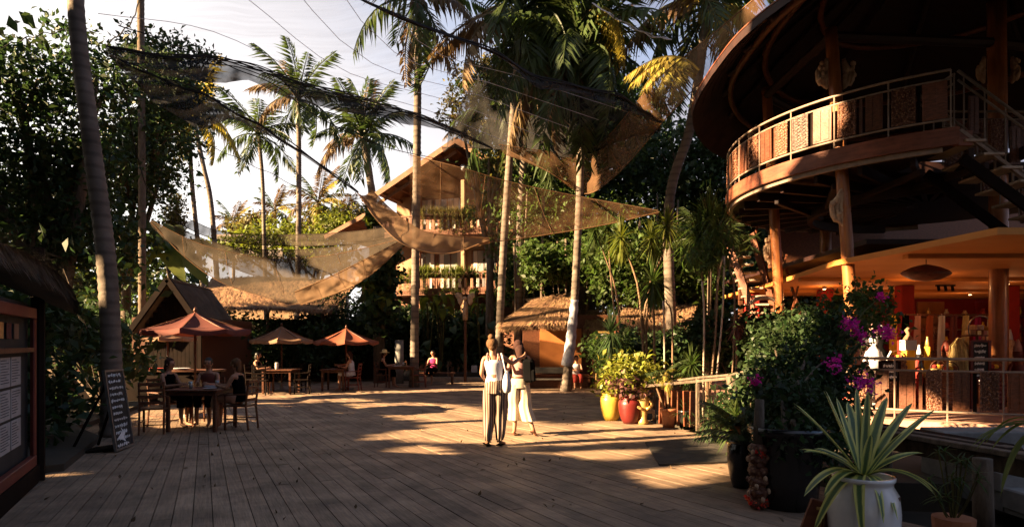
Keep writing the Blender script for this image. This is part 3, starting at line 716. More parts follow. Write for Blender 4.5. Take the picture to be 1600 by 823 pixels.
def railing(parent, a0, a1, r, zf, lab=None, H=1.0, mid=.84, bot=.15, seq=(3, 0, 4, 2, 3, 1, 5, 3, 0), pitch=.46):
    rl = bpy.data.objects.new('railing', None); COL.objects.link(rl); rl.parent = parent
    rt = MB()
    n = int(abs(a1 - a0) / 2.5); arc = [cp(a0 + (a1 - a0) * i / n, r, 0) for i in range(n + 1)]
    for z, rad, nm in ((zf + H, .026, 'top_rail'), (zf + mid, .02, 'middle_rail'), (zf + bot, .022, 'bottom_rail')):
        MB().tube([p + V(0, 0, z) for p in arc], rad, 8).build(nm, MT['rail'], rl, smooth=True)
    L = R(abs(a1 - a0)) * r; k = int(L / pitch)
    for i in range(k):
        a = a0 + (a1 - a0) * (i + .5) / k; p = cp(a, r, zf + bot + .03 + PH / 2 - .005) - wl(rl)
        q = seq[i % len(seq)]; link(PN[q].name.split('.')[0], PN[q], rl, p, (random.uniform(-.012, .012), random.uniform(-.02, .02), R(a + 180)), (1, random.uniform(.9, 1.04) if pitch > .4 else random.uniform(.62, .88), random.uniform(.97, 1.0)))
    for i in range(0, k + 1, 2):
        a = a0 + (a1 - a0) * i / k; MB().tube([cp(a, r - .0, zf - .05), cp(a, r, zf + H)], .014, 6).build('baluster', MT['rail'], rl)
    for i in range(1, k, 2):
        a = a0 + (a1 - a0) * i / k; MB().box(cp(a, r - .03, zf + bot + PH / 2), (.02, .05, PH + .02), (0, 0, R(a))).build('slat', MT['dark' if i % 4 == 1 else 'teak'], rl)
    return rl
railing(pav, 241.5, 96, 4.37, 5.27)
# straight rail beside the stair well
def srail(parent, a, b, dz=0, H=1.0, panels=True, name='stair_railing', seq=(3, 0, 5, 4, 2)):
    a, b = Vector(a), Vector(b); rl = bpy.data.objects.new(name, None); COL.objects.link(rl); rl.parent = parent; d = b - a; L = d.length; k = max(2, int(L / .42)); yaw = math.atan2(d.y, d.x)
    for z, rad, nm in ((H, .026, 'top_rail'), (.84, .02, 'middle_rail'), (.15, .022, 'bottom_rail')):
        MB().tube([a + V(0, 0, z), b + V(0, 0, z)], rad, 8).build(nm, MT['rail'], rl, smooth=True)
    for i in range(k + 1):
        p = a.lerp(b, i / k)
        if i % 2 == 0 or not panels: MB().tube([p, p + V(0, 0, H)], .014, 6).build('baluster', MT['rail'], rl)
        if panels and i < k:
            q = seq[i % len(seq)]; p = a.lerp(b, (i + .5) / k); link(PN[q].name.split('.')[0], PN[q], rl, p + V(0, 0, .15 + .03 + PH / 2) - wl(rl), (0, 0, yaw + R(90)))
    return rl
srail(pav, (8.75, 12.95, 5.27), (12.6, 12.95, 5.27))
srail(pav, (7.70, 11.15, 5.27), (7.74, 11.75, 5.27), panels=False)
# outer stair down to the right
stn = bpy.data.objects.new('outer_stair', None); COL.objects.link(stn); stn.parent = pav
NS = 9
for i in range(NS):
    x = 7.98 + i * .315; z = 5.08 - i * .232
    MB().box((x, 11.55, z), (.36, 1.1, .045), bev=.006).build('tread', MT['tread2'], stn)
    if i: MB().bar((x - .16, 11.2, z + .02), (x - .16, 11.2, z + .2), .03, .03).build('tread_bracket', MT['rail'], stn)
for y in (11.08, 12.06):
    MB().bar((7.8, y, 4.78), (10.6, y, 4.78 - 2.8 * .7365), .06, .2, bev=.01).build('stringer', MT['dark'], stn)
MB().bar((7.74, 11.06, 5.02 + .25), (10.7, 11.06, 5.27 - 2.96 * .7365), .05, .06).build('bottom_rail', MT['rail'], stn)
for zz, r_ in ((1.02, .028), (.86, .022)):
    for y in (11.05, 12.12):
        MB().tube([V(7.7, y, 5.27 + zz), V(10.7, y, 5.27 + zz - 3.0 * .7365)], r_, 8).build('handrail', MT['rail'], stn, smooth=True)
for i, x in enumerate(np.arange(7.8, 10.6, .36)):
    z = 5.27 - (x - 7.72) * .7365
    for y in (11.05, 12.12):
        MB().tube([V(x, y, z + .0), V(x, y, z + .98)], .013, 6).build('baluster', MT['rail'], stn)
    if i % 2 == 0 and i < 7:
        link('plain_panel', PN[4], stn, V(x + .18, 11.07, z + .32) - wl(stn), (0, 0, R(90)), (1, .6, 1.0))
    elif i < 7: link('carved_panel', PN[5], stn, V(x + .18, 12.12, z + .3) - wl(stn), (0, 0, R(90)), (1, 1, 1))
MB().box((11.2, 11.55, 2.95), (1.2, 1.3, .12), bev=.01).build('landing', MT['tread'], stn)
# posts
def ppost(a, b, r, m='post'):
    return MB().tube(crv([a, Vector(a).lerp(Vector(b), .5) + V(.02, 0, 0), b], 12), r, 14).build('post', MT[m], pav, smooth=True)
ppost((6.62, 12.25, .2), (6.2, 12.45, 7.7), .115)
ppost((6.75, 15.9, .2), (6.2, 15.6, 7.8), .12)
ppost((10.0, 13.15, .2), (9.95, 13.15, 8.6), .17)
ppost((12.6, 13.6, .2), (12.6, 13.6, 8.4), .16)
ppost((8.9, 18.2, .2), (8.9, 18.2, 8.5), .15)
for x, y in ((10.3, 16.8), (8.8, 18.0), (13.2, 17), (7.2, 19.2)):
    MB().box((x, y, 1.68), (.34, .34, 2.83), bev=.02).build('square_column', MT['redwall'], pav)
# carved brackets
def bracket(c, s, h=.55, w=.3):
    mb = MB(); c = Vector(c)
    for k in range(3):
        pts = [c + V(s * (w * (.15 + k * .25) * math.sin(t) + .03), 0, -h * (t / 3.2) + .06 * math.sin(t * 4 + k)) for t in np.linspace(.1, 3.1, 9)]
        mb.tube(pts, [.03, .04, .045, .04, .045, .05, .04, .03, .02], 6)
    for k in range(6): mb.ball(c + V(s * random.uniform(.06, w * .8), -.03, -random.uniform(.03, h * .7)), (.045, .035, .05), 8, 5)
    mb.build('carved_bracket', MT['stat'], pav, smooth=True)
bracket((6.14, 12.4, 7.05), -1); bracket((6.38, 12.4, 7.05), 1); bracket((6.4, 12.3, 4.55), -1, .75, .35); bracket((6.05, 15.7, 6.9), -1); bracket((6.4, 15.8, 4.2), -1, .7, .2); bracket((9.7, 13.1, 7.4), -1, .5, .2); bracket((10.2, 13.1, 7.4), 1, .5, .2)
MB().tube(crv([P(1222, 476, 15.8), P(1205, 466, 15.8), P(1185, 466, 15.8), P(1172, 474, 15.8)], 10), .05, 8).build('curved_brace', MT['tread'], pav, smooth=True)
# upper roof: shallow cone on a long oval eave
RIM = [(4.12, 13.2), (4.15, 11.8), (4.4, 10.6), (5.0, 9.0), (6.2, 7.4), (8.2, 6.3), (11, 6.2), (14, 7.6), (15.8, 11), (15.6, 15), (13.6, 18.8), (10.4, 20.4), (7.8, 20.2), (6.2, 19), (5.1, 17.4), (4.45, 15.8), (4.2, 14.5)]
rim = crv([V(x, y, 7.1) for x, y in RIM + RIM[:1]], 97)[:96]; APX = V(9.8, 14.0, 11.4)
def rp(i, t, dz=0):
    p = rim[i % 96].lerp(APX, t); p.z += .7 * math.sin(math.pi * t) * .5 + dz; return p
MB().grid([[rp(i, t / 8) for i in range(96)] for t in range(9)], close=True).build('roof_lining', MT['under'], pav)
MB().grid([[rp(i, t / 8, .16) for i in range(96)] for t in range(9)], close=True).build('roof', MT['shingle'], pav)
MB().grid([[rp(i, 0) for i in range(96)], [rp(i, 0, .16) for i in range(96)]], close=True).build('eave_edge', MT['shingle'], pav)
MB().tube([rp(i, 0, .17) for i in range(97)], .018, 5).build('eave_batten', MT['fascia'], pav)  # lit line along the roof rim put in as a thin lighter tube
sh = MB()
for i in range(0, 96):
    if 18 < i < 72: continue
    for q in range(16):
        t0 = .01 + q * .032; p0, p1 = rp(i, t0, -.03), rp(i + 1, t0, -.03); p2, p3 = rp(i + 1, t0 + .030, -.012), rp(i, t0 + .030, -.012); f = .47 if q % 2 else 0
        j = V(0, 0, random.uniform(-.006, .006)); p0, p1, p2, p3 = (p.copy() for p in (p0, p1, p2, p3))
        if f: d = (p1 - p0) * .5; p0, p1, p2, p3 = p0 + d, p1 + d, p2 + d, p3 + d
        p1 = p0.lerp(p1, .95); p2 = p3.lerp(p2, .95)
        sh.add([p0 + j, p1 + j, p2, p3], [(0, 1, 2, 3)]); sh.add([p0 + j, p1 + j, p1 + j + V(0, 0, .03), p0 + j + V(0, 0, .03)], [(0, 1, 2, 3)])
tag(sh.build('shingle_rows', MT['shingle'], pav), kind='stuff')
for i in range(0, 96, 6):
    MB().tube([rp(i, t / 8, -.12) for t in range(1, 9)], .06, 6).build('rafter', MT['under'], pav, smooth=True)
for t_, m_ in ((.3, 'teak2'), (.52, 'teak2'), (.16, 'teak')):
    MB().tube([rp(i, t_, -.2) for i in range(97)], .075, 6).build('ring_purlin', MT[m_], pav, smooth=True)
MB().tube([V(6.2, 12.45, 7.55), V(9.95, 13.15, 7.75), V(12.6, 13.6, 7.7)], .1, 8).build('tie_beam', MT['under'], pav)
MB().tube([V(6.2, 12.45, 7.55), V(6.2, 15.6, 7.6), V(8.9, 18.2, 7.7)], .1, 8).build('tie_beam', MT['under'], pav)
# ground floor of the shop
fl = [cp(a, 5.1)[:2] for a in range(170, 356, 5)] + [(22, 14), (22, 22.5), (6.6, 22.5)]
MB().prism(fl, -.1, .3).build('shop_floor', MT['kerb'], pav)
arc_band(205, 330, 5.06, .17, .315, .14).build('kerb', MT['kerb'], pav)
arc_band(205, 330, 5.1, -.2, .168, .04).build('plinth', MT['stone'], pav)
railing(pav, 223, 318, 4.95, .31, H=1.02, mid=.82, bot=.15, seq=(0, 4, 3, 5, 4, 0, 3, 4, 1, 5, 3), pitch=.36)
cl = [(6.75, 8.9), (6.3, 12.5), (6.85, 16.5), (7.2, 22), (22, 22), (22, 8.9)]
MB().prism(cl, 3.1, 3.2).build('ceiling', MT['ceil'], pav)
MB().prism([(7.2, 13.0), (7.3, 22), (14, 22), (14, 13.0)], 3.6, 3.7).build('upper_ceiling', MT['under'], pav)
for y0 in (10.9, 14.9, 18.2): MB().box((14, y0, 3.06), (14.6, .16, .07)).build('ceiling_beam', MT['ceil'], pav)
MB().box((15.1, 22.2, 1.7), (14.4, .2, 2.8)).build('back_wall', MT['redwall'], pav)
MB().box((21.9, 16, 1.7), (.2, 12, 2.8)).build('side_wall', MT['redwall'], pav)
for x0 in (14.4, 16.4): MB().box((x0, 22.03, 2.0), (.9, .12, 2.0), bev=.01).build('wall_panel', MT['orange' if x0 < 15 else 'redwall'], pav)
for k in range(5):
    MB().box((15.4, 21.7, .7 + k * .45), (6, .5, .05)).build('wall_shelf', MT['teak2'], pav)
MB().box((15.2, 21.9, 5.2), (12.4, .2, 3.9)).build('upper_back_wall', MT['teak'], pav)
MB().box((10, 20.4, 5.2), (3.6, .2, 3.9)).build('upper_side_wall', MT['teak'], pav)
# warm downlights in the shop ceiling
for i, (x, y) in enumerate(((9.2, 14.2), (12.0, 15.5), (10.4, 18.5), (13.6, 19), (11.6, 11.5), (8.3, 17))):
    dl = thing('downlight', ['small lit ceiling spot nearest the golden front post', 'small lit spot in the middle of the ochre ceiling', 'small lit spot behind the boat shaped pendant', 'small lit spot near the red back wall of the shop', 'small lit spot at the ceiling edge by the railing', 'small lit spot above the left square column'][i], 'spotlight', (x, y, 3.1), 'spotlights in the shop ceiling')
    MB().lathe([(.05, -.08), (.055, 0)], (x, y, 3.1), 10).build('housing', MT['metal'], dl); MB().lathe([(.035, -.09), (.038, -.082)], (x, y, 3.1), 10).build('lens', MT['lampm'], dl)
    pl = bpy.data.lights.new('downlight_glow', 'POINT'); pl.energy = 2.2; pl.color = (1, .45, .16); pl.shadow_soft_size = .05; po = bpy.data.objects.new('downlight_glow', pl); COL.objects.link(po); po.parent = dl; po.location = (0, 0, -.3)
# back stair on the left of the pavilion
bs = thing('timber_stair', 'steep open timber stair with pale treads left of the pavilion under its balcony', 'staircase', P(1190, 540, 17.5))
A, B_ = P(1146, 378, 18.2), P(1196, 515, 17.2)
for i in range(12):
    c = A.lerp(B_, i / 11); MB().box(c, (.62, .3, .05), (0, 0, -.25), bev=.006).build('tread', MT['tread'], bs)
MB().bar(A + V(-.25, -.2, .1), B_ + V(-.05, -.2, -.6), .06, .2).build('stringer', MT['teak2'], bs); MB().bar(A + V(.45, -.2, .2), B_ + V(.45, -.2, -.4), .07, .2).build('stringer', MT['teak2'], bs)
MB().tube([A + V(.8, -.2, 1.2), B_ + V(.85, -.2, .4)], .04, 6).build('handrail', MT['teak2'], bs)
for i in range(4): MB().bar(A.lerp(B_, i / 3) + V(.5, -.2, 0), A.lerp(B_, i / 3) + V(.8, -.2, 1.2), .04, .04).build('baluster', MT['teak2'], bs)
B2 = B_ + (B_ - A) * .45; MB().bar(B_ + V(.2, 0, -.1), V(B2.x + .2, B2.y, 0), .1, .1).build('support_post', MT['teak'], bs); MB().bar(A + V(.2, 0, 0), V(A.x + .2, A.y, 0), .1, .1).build('support_post', MT['teak'], bs)

# ================================================================ far balcony house
HY = 33
hs = thing('balcony_house', 'two storey wooden house with gabled roof, bright windows and planted balconies', 'house', (-4, HY + 3, 0))
HA, HL = R(-17), V(-2.9, HY + 3, 0)          # the house stands turned a little towards the left
def hinv(v): d = v - HL; return V(d.x * math.cos(-HA) - d.y * math.sin(-HA) - 4, d.x * math.sin(-HA) + d.y * math.cos(-HA) + HY + 3, v.z)
def hp(px, py, Y=HY): return min((hinv(P(px, py, q)) for q in np.arange(27, 42, .02)), key=lambda v: abs(v.y - Y))
x0, x1 = -7.2, -.1; zf1, zf2, zr = 4.3, 7.3, 9.8
MB().box(((x0 + x1) / 2, HY + 4.5, (zf1 + 9.6) / 2), (x1 - x0, 6, 9.6 - zf1)).build('wall', MT['wallc'], hs)
MB().box(((x0 + x1) / 2, HY + 4.6, 2.1), (x1 - x0, 5.6, 4.3)).build('lower_wall', MT['housewood'], hs)
# gable infill
gx = hp(712, 216, HY).x
MB().add([(x0, HY + 1.48, 9.6), (x1 + .2, HY + 1.48, 9.6), (gx, HY + 1.48, 12.0)], [(0, 1, 2)]).build('gable', MT['housewood'], hs)
# roof slabs: left pitch, right pitch
def slab(a, b, c, d, th, name, m):
    a, b, c, d = map(Vector, (a, b, c, d)); n = (b - a).cross(d - a).normalized() * th
    MB().add([a, b, c, d, a - n, b - n, c - n, d - n], [(0, 1, 2, 3), (7, 6, 5, 4), (0, 4, 5, 1), (1, 5, 6, 2), (2, 6, 7, 3), (3, 7, 4, 0)]).build(name, MT[m], hs)
ap = hp(712, 216, HY - .8); le = hp(585, 303, HY - .8); re = hp(790, 262, HY - .8)
bk = V(0, 9, 0)
for k in range(16):   # individual roof boards down the left pitch
    a = ap.lerp(le, k / 16); b = ap.lerp(le, (k + .93) / 16)
    slab(a + V(0, 0, .02), b - V(0, 0, .02), b + bk - V(0, 0, .02), a + bk + V(0, 0, .02), -.06 if False else .06, 'roof_board', 'rooft')
for k in range(9):
    a = ap.lerp(re, k / 9); b = ap.lerp(re, (k + .93) / 9); slab(a, a + bk, b + bk, b, .06, 'roof_board', 'rooft')
MB().bar(ap - V(0, .05, .12), le - V(0, .05, .12), .08, .26).build('bargeboard', MT['rooft'], hs); MB().bar(ap - V(0, .05, .12), re - V(0, .05, .12), .08, .26).build('bargeboard', MT['rooft'], hs)
MB().bar(ap - V(.1, -.35, .55), le - V(0, -.35, .45), .07, .16).build('purlin', MT['rooft'], hs)
for k in range(7):
    p = ap.lerp(le, k / 7 + .05); MB().bar(p - V(0, 0, .2), p + bk * .5 - V(0, 0, .2), .1, .14).build('rafter', MT['housewood'], hs)
# lower left roof wing
l1 = hp(592, 322, HY - .5); l2 = hp(508, 368, HY - .5)
for k in range(9):
    a = l1.lerp(l2, k / 9); b = l1.lerp(l2, (k + .93) / 9); slab(a, b, b + bk * .6, a + bk * .6, .06, 'roof_board', 'rooft')
MB().bar(l1 - V(0, .05, .1), l2 - V(0, .05, .1), .08, .22).build('bargeboard', MT['rooft'], hs)
MB().box((x0 - 1.2, HY + 4, 3.6), (2.6, 4, 5.6)).build('wing_wall', MT['housewood'], hs)
# posts
for px in (655, 724, 600, 765): 
    x = hp(px, 400, HY).x; MB().box((x, HY, 5.1), (.2, .2, 9.6 if px > 610 and px < 760 else 7.6), bev=.02).build('post', MT['wallc' if px == 724 else 'housewood'], hs)
# windows and doors of the upper and lower storeys
def win(x, z, w, h, cur=True, split=2):
    f = MB().box((x, HY + 1.42, z), (w + .16, .12, h + .16)).box((x, HY + 1.35, z - h / 2 - .1), (w + .24, .12, .06)).build('window', MT['housewood'], hs)
    for k in range(split):
        xx = x - w / 2 + w / split * (k + .5); MB().box((xx, HY + 1.34, z), (w / split - .06, .03, h)).build('pane', MT['glass'], f)
    if cur: MB().box((x - w * .36, HY + 1.31, z), (w * .16, .02, h)).box((x + w * .36, HY + 1.31, z), (w * .16, .02, h)).build('curtain', MT['curtain'], f)
for x, w in ((-5.6, 1.3), (-4.1, 1.5), (-1.9, 1.0), (-.9, .8)): win(x, 8.45, w, 1.75)
for x, w in ((-5.4, 1.2), (-3.9, 1.4), (-2.0, 1.3)): win(x, 5.5, w, 1.9)
# floors and planted parapets
for zf in (zf2, zf1):
    MB().box(((x0 + x1) / 2, HY + .6, zf - .12), (x1 - x0 + .4, 2.2, .2)).build('balcony_slab', MT['housewood'], hs)
    MB().box(((x0 + x1) / 2, HY - .45, zf - .1), (x1 - x0 + .5, .1, .34), bev=.01).build('balcony_edge', MT['housewood'], hs)
for k in range(22):
    x = x0 + (x1 - x0) * (k + .5) / 22
    for zf in (zf2, zf1): MB().box((x, HY - .42, zf + .42), (.17, .04, .75), bev=.005).build('parapet_board', MT['housewood'], hs)
for zf in (zf2, zf1): MB().box(((x0 + x1) / 2, HY - .42, zf + .83), (x1 - x0 + .3, .12, .07)).build('handrail', MT['rooft'], hs)
MB().ball(hp(724, 262), .17, 12, 8).build('finial', MT['white'], hs, smooth=True)

hs.rotation_euler = (0, 0, R(-17)); hs.location.x += 1.1
# ================================================================ thatched huts
def hut(label, ridge, eave, wallbox, m='thatch', wm='teak', back=None, n=24, per=90, posts=(), name='thatched_hut', L=.5):
    c = wallbox[0]; t = thing(name, label, 'hut', (c[0], c[1], 0)); thatch(t, ridge, eave, m, n, per, L)
    if back: thatch(t, ridge, back, m, 8, 60, L)
    MB().box((c[0], c[1], wallbox[1][2] / 2), wallbox[1]).build('wall', MT[wm], t)
    for p in posts: MB().tube([V(p[0], p[1], 0), V(p[0], p[1], p[2])], .07, 8).build('post', MT['teak'], t)
    return t
h = hut('thatched hut with glowing orange wall behind the cloth wrapped palm', [P(832, 470, 24), P(893, 457, 24)], [P(779, 508, 21.5), P(815, 508, 21.3), P(899, 503, 21.3)], ((2.2, 24.2), (3.6, 2, 2.6)), wm='teak', back=[P(800, 470, 26), P(905, 465, 26)], posts=((-.35, 21.9, 2.2), (2.0, 21.9, 2.2)))
MB().box((1.75, 23.1, 1.35), (1.5, .08, 1.5)).build('orange_panel', MT['orange'], h); MB().box((1.2, 22.6, .45), (3.0, .5, .06)).build('counter', MT['teak2'], h); MB().box((1.2, 22.65, .2), (2.9, .4, .4)).build('counter_front', MT['teak'], h)
h = hut('small thatched roof tuft behind the notice board right of the wrapped palm', [P(918, 488, 24), P(945, 486, 24)], [P(912, 513, 22.5), P(930, 516, 22.4), P(945, 512, 22.5)], ((2.95, 24), (1.0, 1, 2.0)), back=[P(918, 488, 25.5), P(948, 486, 25.5)], n=10, per=50, L=.35)
h = hut('long low thatched shelter behind the stilt rooted plants', [P(972, 484, 22), P(1020, 486, 22), P(1090, 476, 22)], [P(966, 506, 20.6), P(1020, 515, 20.5), P(1078, 510, 20.5)], ((5.0, 22), (2.9, 1.2, 2.0)), back=[P(975, 484, 24), P(1090, 476, 24)], n=14, per=80, L=.45)
for i in range(4): MB().tube([P(1000 + 25 * i, 512, 20.7), V(*(P(1000 + 25 * i, 512, 20.7)[:2]), 0)], .05, 6).build('post', MT['teak'], h)
h = hut('long thatched pavilion roof behind the umbrellas under the brown sail', [P(330, 436, 30), P(420, 432, 30), P(560, 440, 30)], [P(300, 478, 26), P(400, 480, 25.6), P(520, 484, 26)], ((-10, 29), (9, 3, 2.6)), m='thatch', wm='dark', back=[P(330, 440, 34), P(560, 445, 34)], n=22, per=150, posts=((-12.5, 26.2, 3), (-10, 26.2, 3), (-7.8, 26.4, 3)))
# gable hut
h = thing('gabled_hut', 'small dark hut with steep gable behind the large red umbrella', 'hut', (-10.6, 20.6, 0))
a, l, r = P(263, 434, 19.5), P(203, 516, 19.5), P(318, 512, 19.5); bk = V(-.6, 4, 0)
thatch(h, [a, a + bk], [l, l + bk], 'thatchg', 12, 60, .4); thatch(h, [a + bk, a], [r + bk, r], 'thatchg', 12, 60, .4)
for k in range(14):
    x = l.x + .25 + (r.x - l.x - .5) * (k + .5) / 14; zt = a.z - .22 - abs(x - a.x) * (a.z - l.z) / (a.x - l.x) * .98
    MB().box((x, 19.9, zt / 2), ((r.x - l.x - .5) / 14 - .01, .06, zt)).build('wall_board', MT['dark'], h)
MB().bar(a + V(0, -.05, -.05), l + V(0, -.05, -.05), .08, .16).build('bargeboard', MT['dark'], h); MB().bar(a + V(0, -.05, -.05), r + V(0, -.05, -.05), .08, .16).build('bargeboard', MT['dark'], h)
MB().box((-11.0, 22.4, 1.2), (2.0, 4.4, 2.4)).build('wall', MT['teak'], h)
# far pale roof under the brown sail
h = thing('far_building', 'distant low building with pale pinkish roof seen through the trees at left', 'building', (-18, 48, 0))
MB().box((-18, 50, 3), (9, 6, 6)).build('wall', MT['wallc'], h)
for k in range(10):
    a = P(338 + k * 10, 366, 47); b = P(338 + k * 10 + 9.3, 366, 47); c = P(330 + (k + .93) * 11.5, 402, 44); d = P(330 + k * 11.5, 402, 44)
    MB().add([a, b, c, d, a - V(0, 0, .1), b - V(0, 0, .1), c - V(0, 0, .1), d - V(0, 0, .1)], [(3, 2, 1, 0), (4, 5, 6, 7), (2, 3, 7, 6), (0, 3, 7, 4), (1, 2, 6, 5)]).build('roof_panel', MT['rooff'], h)

# ================================================================ kiosk on the left
k = thing('menu_kiosk', 'dark thatched kiosk at the left edge holding framed menu boards', 'kiosk', (-5.6, 6.8, 0))
K0, K1 = V(-4.75, 5.9, 0), V(-5.46, 7.3, 0); kd = (K1 - K0).normalized(); kn = V(kd.y, -kd.x, 0)   # facing right
def kpt(s, z, o=0): p = K0 + kd * s + kn * o; p.z = z; return p
KL = (K1 - K0).length
MB().bar(kpt(-1.0, 1.1, -.1), kpt(KL + .1, 1.1, -.1), .06, 1.9).build('back_panel', MT['board'], k)
for z_, m_ in ((.26, 'redframe'), (1.93, 'redframe')): MB().bar(kpt(-1.0, z_), kpt(KL, z_), .07, .12, bev=.008).build('frame_rail', MT[m_], k)
MB().bar(kpt(KL, .2), kpt(KL, 1.99), .05, .05, bev=.008).build('frame_side', MT['redframe'], k)
MB().bar(kpt(-1.0, 1.52, .0), kpt(KL - .06, 1.52, 0), .04, .05).build('frame_divider', MT['teak'], k)
# paper sheets with printed lines, and small pictures above
for i in range(2):
    for j in range(3):
        s_ = .35 + i * .46; z_ = 1.3 - j * .33
        pp = MB().bar(kpt(s_, z_, -.055), kpt(s_ + .42, z_, -.055), .006, .30).build('menu_sheet', MT['paper'], k)
        ln = MB()
        for q in range(9): ln.bar(kpt(s_ + .03, z_ + .12 - q * .028, -.0505), kpt(s_ + random.uniform(.2, .39), z_ + .12 - q * .028, -.0505), .002, .008)
        tag(ln.build('printed_lines', MT['ink'], pp))
for i in range(3): MB().bar(kpt(.3 + i * .32, 1.72, -.055), kpt(.5 + i * .32, 1.72, -.055), .006, .16).build('picture', MT[('gold', 'canred', 'cantan')[i]], k)
for s_, r_ in ((KL + .14, .07), (-1.1, .07)): MB().tube([kpt(s_, 0, .02), kpt(s_, 2.7, .02)], r_, 8).build('post', MT['dark'], k)
MB().tube([kpt(KL + .14, 0, -1.5), kpt(KL + .14, 2.8, -1.5)], .07, 8).build('post', MT['dark'], k)
MB().bar(kpt(-1.1, .1, -.1), kpt(KL + .14, .1, -.1), .3, .2).build('plinth', MT['dark'], k)
thatch(k, [V(-6.0, 4.4, 2.85), V(-6.15, 5.6, 2.85), V(-6.3, 6.7, 2.75)], [P(-100, 352, 4.9), P(0, 378, 6.0), P(60, 405, 6.8), P(105, 440, 7.3), P(124, 474, 7.7)], 'thatchk', 26, 200, .35, thick=.2)
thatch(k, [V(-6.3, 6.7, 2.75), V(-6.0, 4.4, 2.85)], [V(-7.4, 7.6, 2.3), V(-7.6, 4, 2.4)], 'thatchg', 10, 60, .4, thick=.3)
# ================================================================ umbrellas, tables, chairs
def umbrella(label, c, r, z, m, rise=.5, name='patio_umbrella'):
    t = thing(name, label, 'umbrella', (c[0], c[1], 0), 'patio umbrellas over the tables'); x, y = c
    MB().tube([V(x, y, 0), V(x, y, z + .06)], .026, 10).build('pole', MT['teak'], t, smooth=True)
    for k in range(8):
        a0, a1 = R(k * 45 + 12), R(k * 45 + 57); rows = []
        for i in range(7):
            q = i / 6; row = []
            for j in range(7):
                f = j / 6; u = V(math.cos(a0), math.sin(a0), 0).lerp(V(math.cos(a1), math.sin(a1), 0), f)
                sagz = -.05 * r * math.sin(math.pi * f) * q - .06 * math.sin(math.pi * q) * 1.0
                row.append(V(x, y, z - rise * q + sagz) + u * r * q + (u * -.03 * math.sin(math.pi * f) * q))
            rows.append(row)
        e = rows[-1]; rows.append([p - V(0, 0, .09) for p in e])
        MB().grid(rows).build('canopy_panel', MT[m], t, smooth=True)
        u = V(math.cos(a0), math.sin(a0), 0); MB().bar(V(x, y, z - .04), V(x, y, z - rise - .03) + u * r * .97, .018, .022).build('rib', MT['teak'], t)
        MB().bar(V(x, y, z - rise * 1.25), V(x, y, z - rise * .62) + u * r * .55, .014, .018).build('strut', MT['teak'], t)
    MB().lathe([(.02, 0), (.045, .02), (.03, .06), (.01, .1)], (x, y, z), 10).build('finial', MT['teak'], t, smooth=True)
    MB().lathe([(.26, 0), (.26, .05), (.06, .08), (.04, .3)], (x, y, 0), 16).build('base', MT['concrete'], t, smooth=True)
c = P(305, 487, 13.8); umbrella('large dark red patio umbrella over the table at left', (c.x, c.y), 1.13, c.z, 'canred', .38)
c = P(262, 515, 17.5); umbrella('pale edged umbrella mostly hidden behind the large dark red one', (c.x, c.y), .75, c.z, 'cantan', .2)
c = P(440, 509, 21); umbrella('tan and orange umbrella with a pale rib, middle of the row', (c.x, c.y), 1.0, c.z, 'cantan', .46)
c = P(541, 512, 22); umbrella('rust orange umbrella nearest the vine covered column', (c.x, c.y), 1.1, c.z, 'canor', .46)

def chair(label, x, y, rz, m='teak', group='wooden chairs at the deck tables'):
    t = thing('wooden_chair', label, 'chair', (0, 0, 0), group)
    MB().box((0, 0, .44), (.44, .44, .03), bev=.006).build('seat', MT[m], t)
    for sx in (-1, 1):
        MB().bar((sx * .19, -.19, 0), (sx * .19, -.19, .43), .036, .036, bev=.004).build('leg', MT[m], t)
        MB().tube([V(sx * .19, .25, 0), V(sx * .19, .2, .44), V(sx * .19, .26, .92)], .02, 6).build('rear_leg', MT[m], t)
        MB().bar((sx * .19, -.19, .2), (sx * .19, .22, .2), .02, .02).build('stretcher', MT[m], t)
        MB().bar((sx * .21, -.2, .64), (sx * .21, .22, .66), .04, .025).bar((sx * .21, -.18, .43), (sx * .21, -.18, .64), .025, .025).build('armrest', MT[m], t)
    MB().bar((-.19, -.19, .12), (.19, -.19, .12), .02, .02).build('stretcher', MT[m], t)
    for z in (.55, .66, .77, .88): MB().bar((-.19, .215 + (z - .44) * .12, z), (.19, .215 + (z - .44) * .12, z), .016, .05).build('back_slat', MT[m], t)
    t.location = (x, y, .0); t.rotation_euler = (0, 0, rz); return t
def table(label, x, y, r=.55, h=.74, m='teak', sq=True):
    t = thing('table', label, 'table', (x, y, 0), 'tables on the deck')
    if sq:
        for k in range(6): MB().box((x - r + r / 3 * (k + .5), y, h), (r / 3 - .008, r * 2, .03), bev=.004).build('table_slat', MT[m], t)
        for sx in (-1, 1):
            for sy in (-1, 1): MB().bar((x + sx * (r - .08), y + sy * (r - .08), 0), (x + sx * (r - .08), y + sy * (r - .08), h - .02), .06, .06, bev=.005).build('leg', MT[m], t)
        MB().box((x, y, h - .06), (2 * r - .12, 2 * r - .12, .06)).build('apron', MT[m], t)
    return t
table('dark wooden table under the large red umbrella, people seated round it', -5.75, 11.9, .5)
chair('empty wooden chair on the camera side of the red umbrella table at left', -6.35, 11.35, R(200))
chair('wooden chair carrying the person at the right of the red umbrella table', -5.05, 11.9, R(-95))
chair('wooden chair carrying the dark clothed person behind the red umbrella table', -6.0, 12.75, R(10))
chair('wooden chair at the left of the red umbrella table with a person in it', -6.65, 12.3, R(75))
table('dark table under the tan umbrella with a pale lantern on it', -7.35, 20.4, .5)
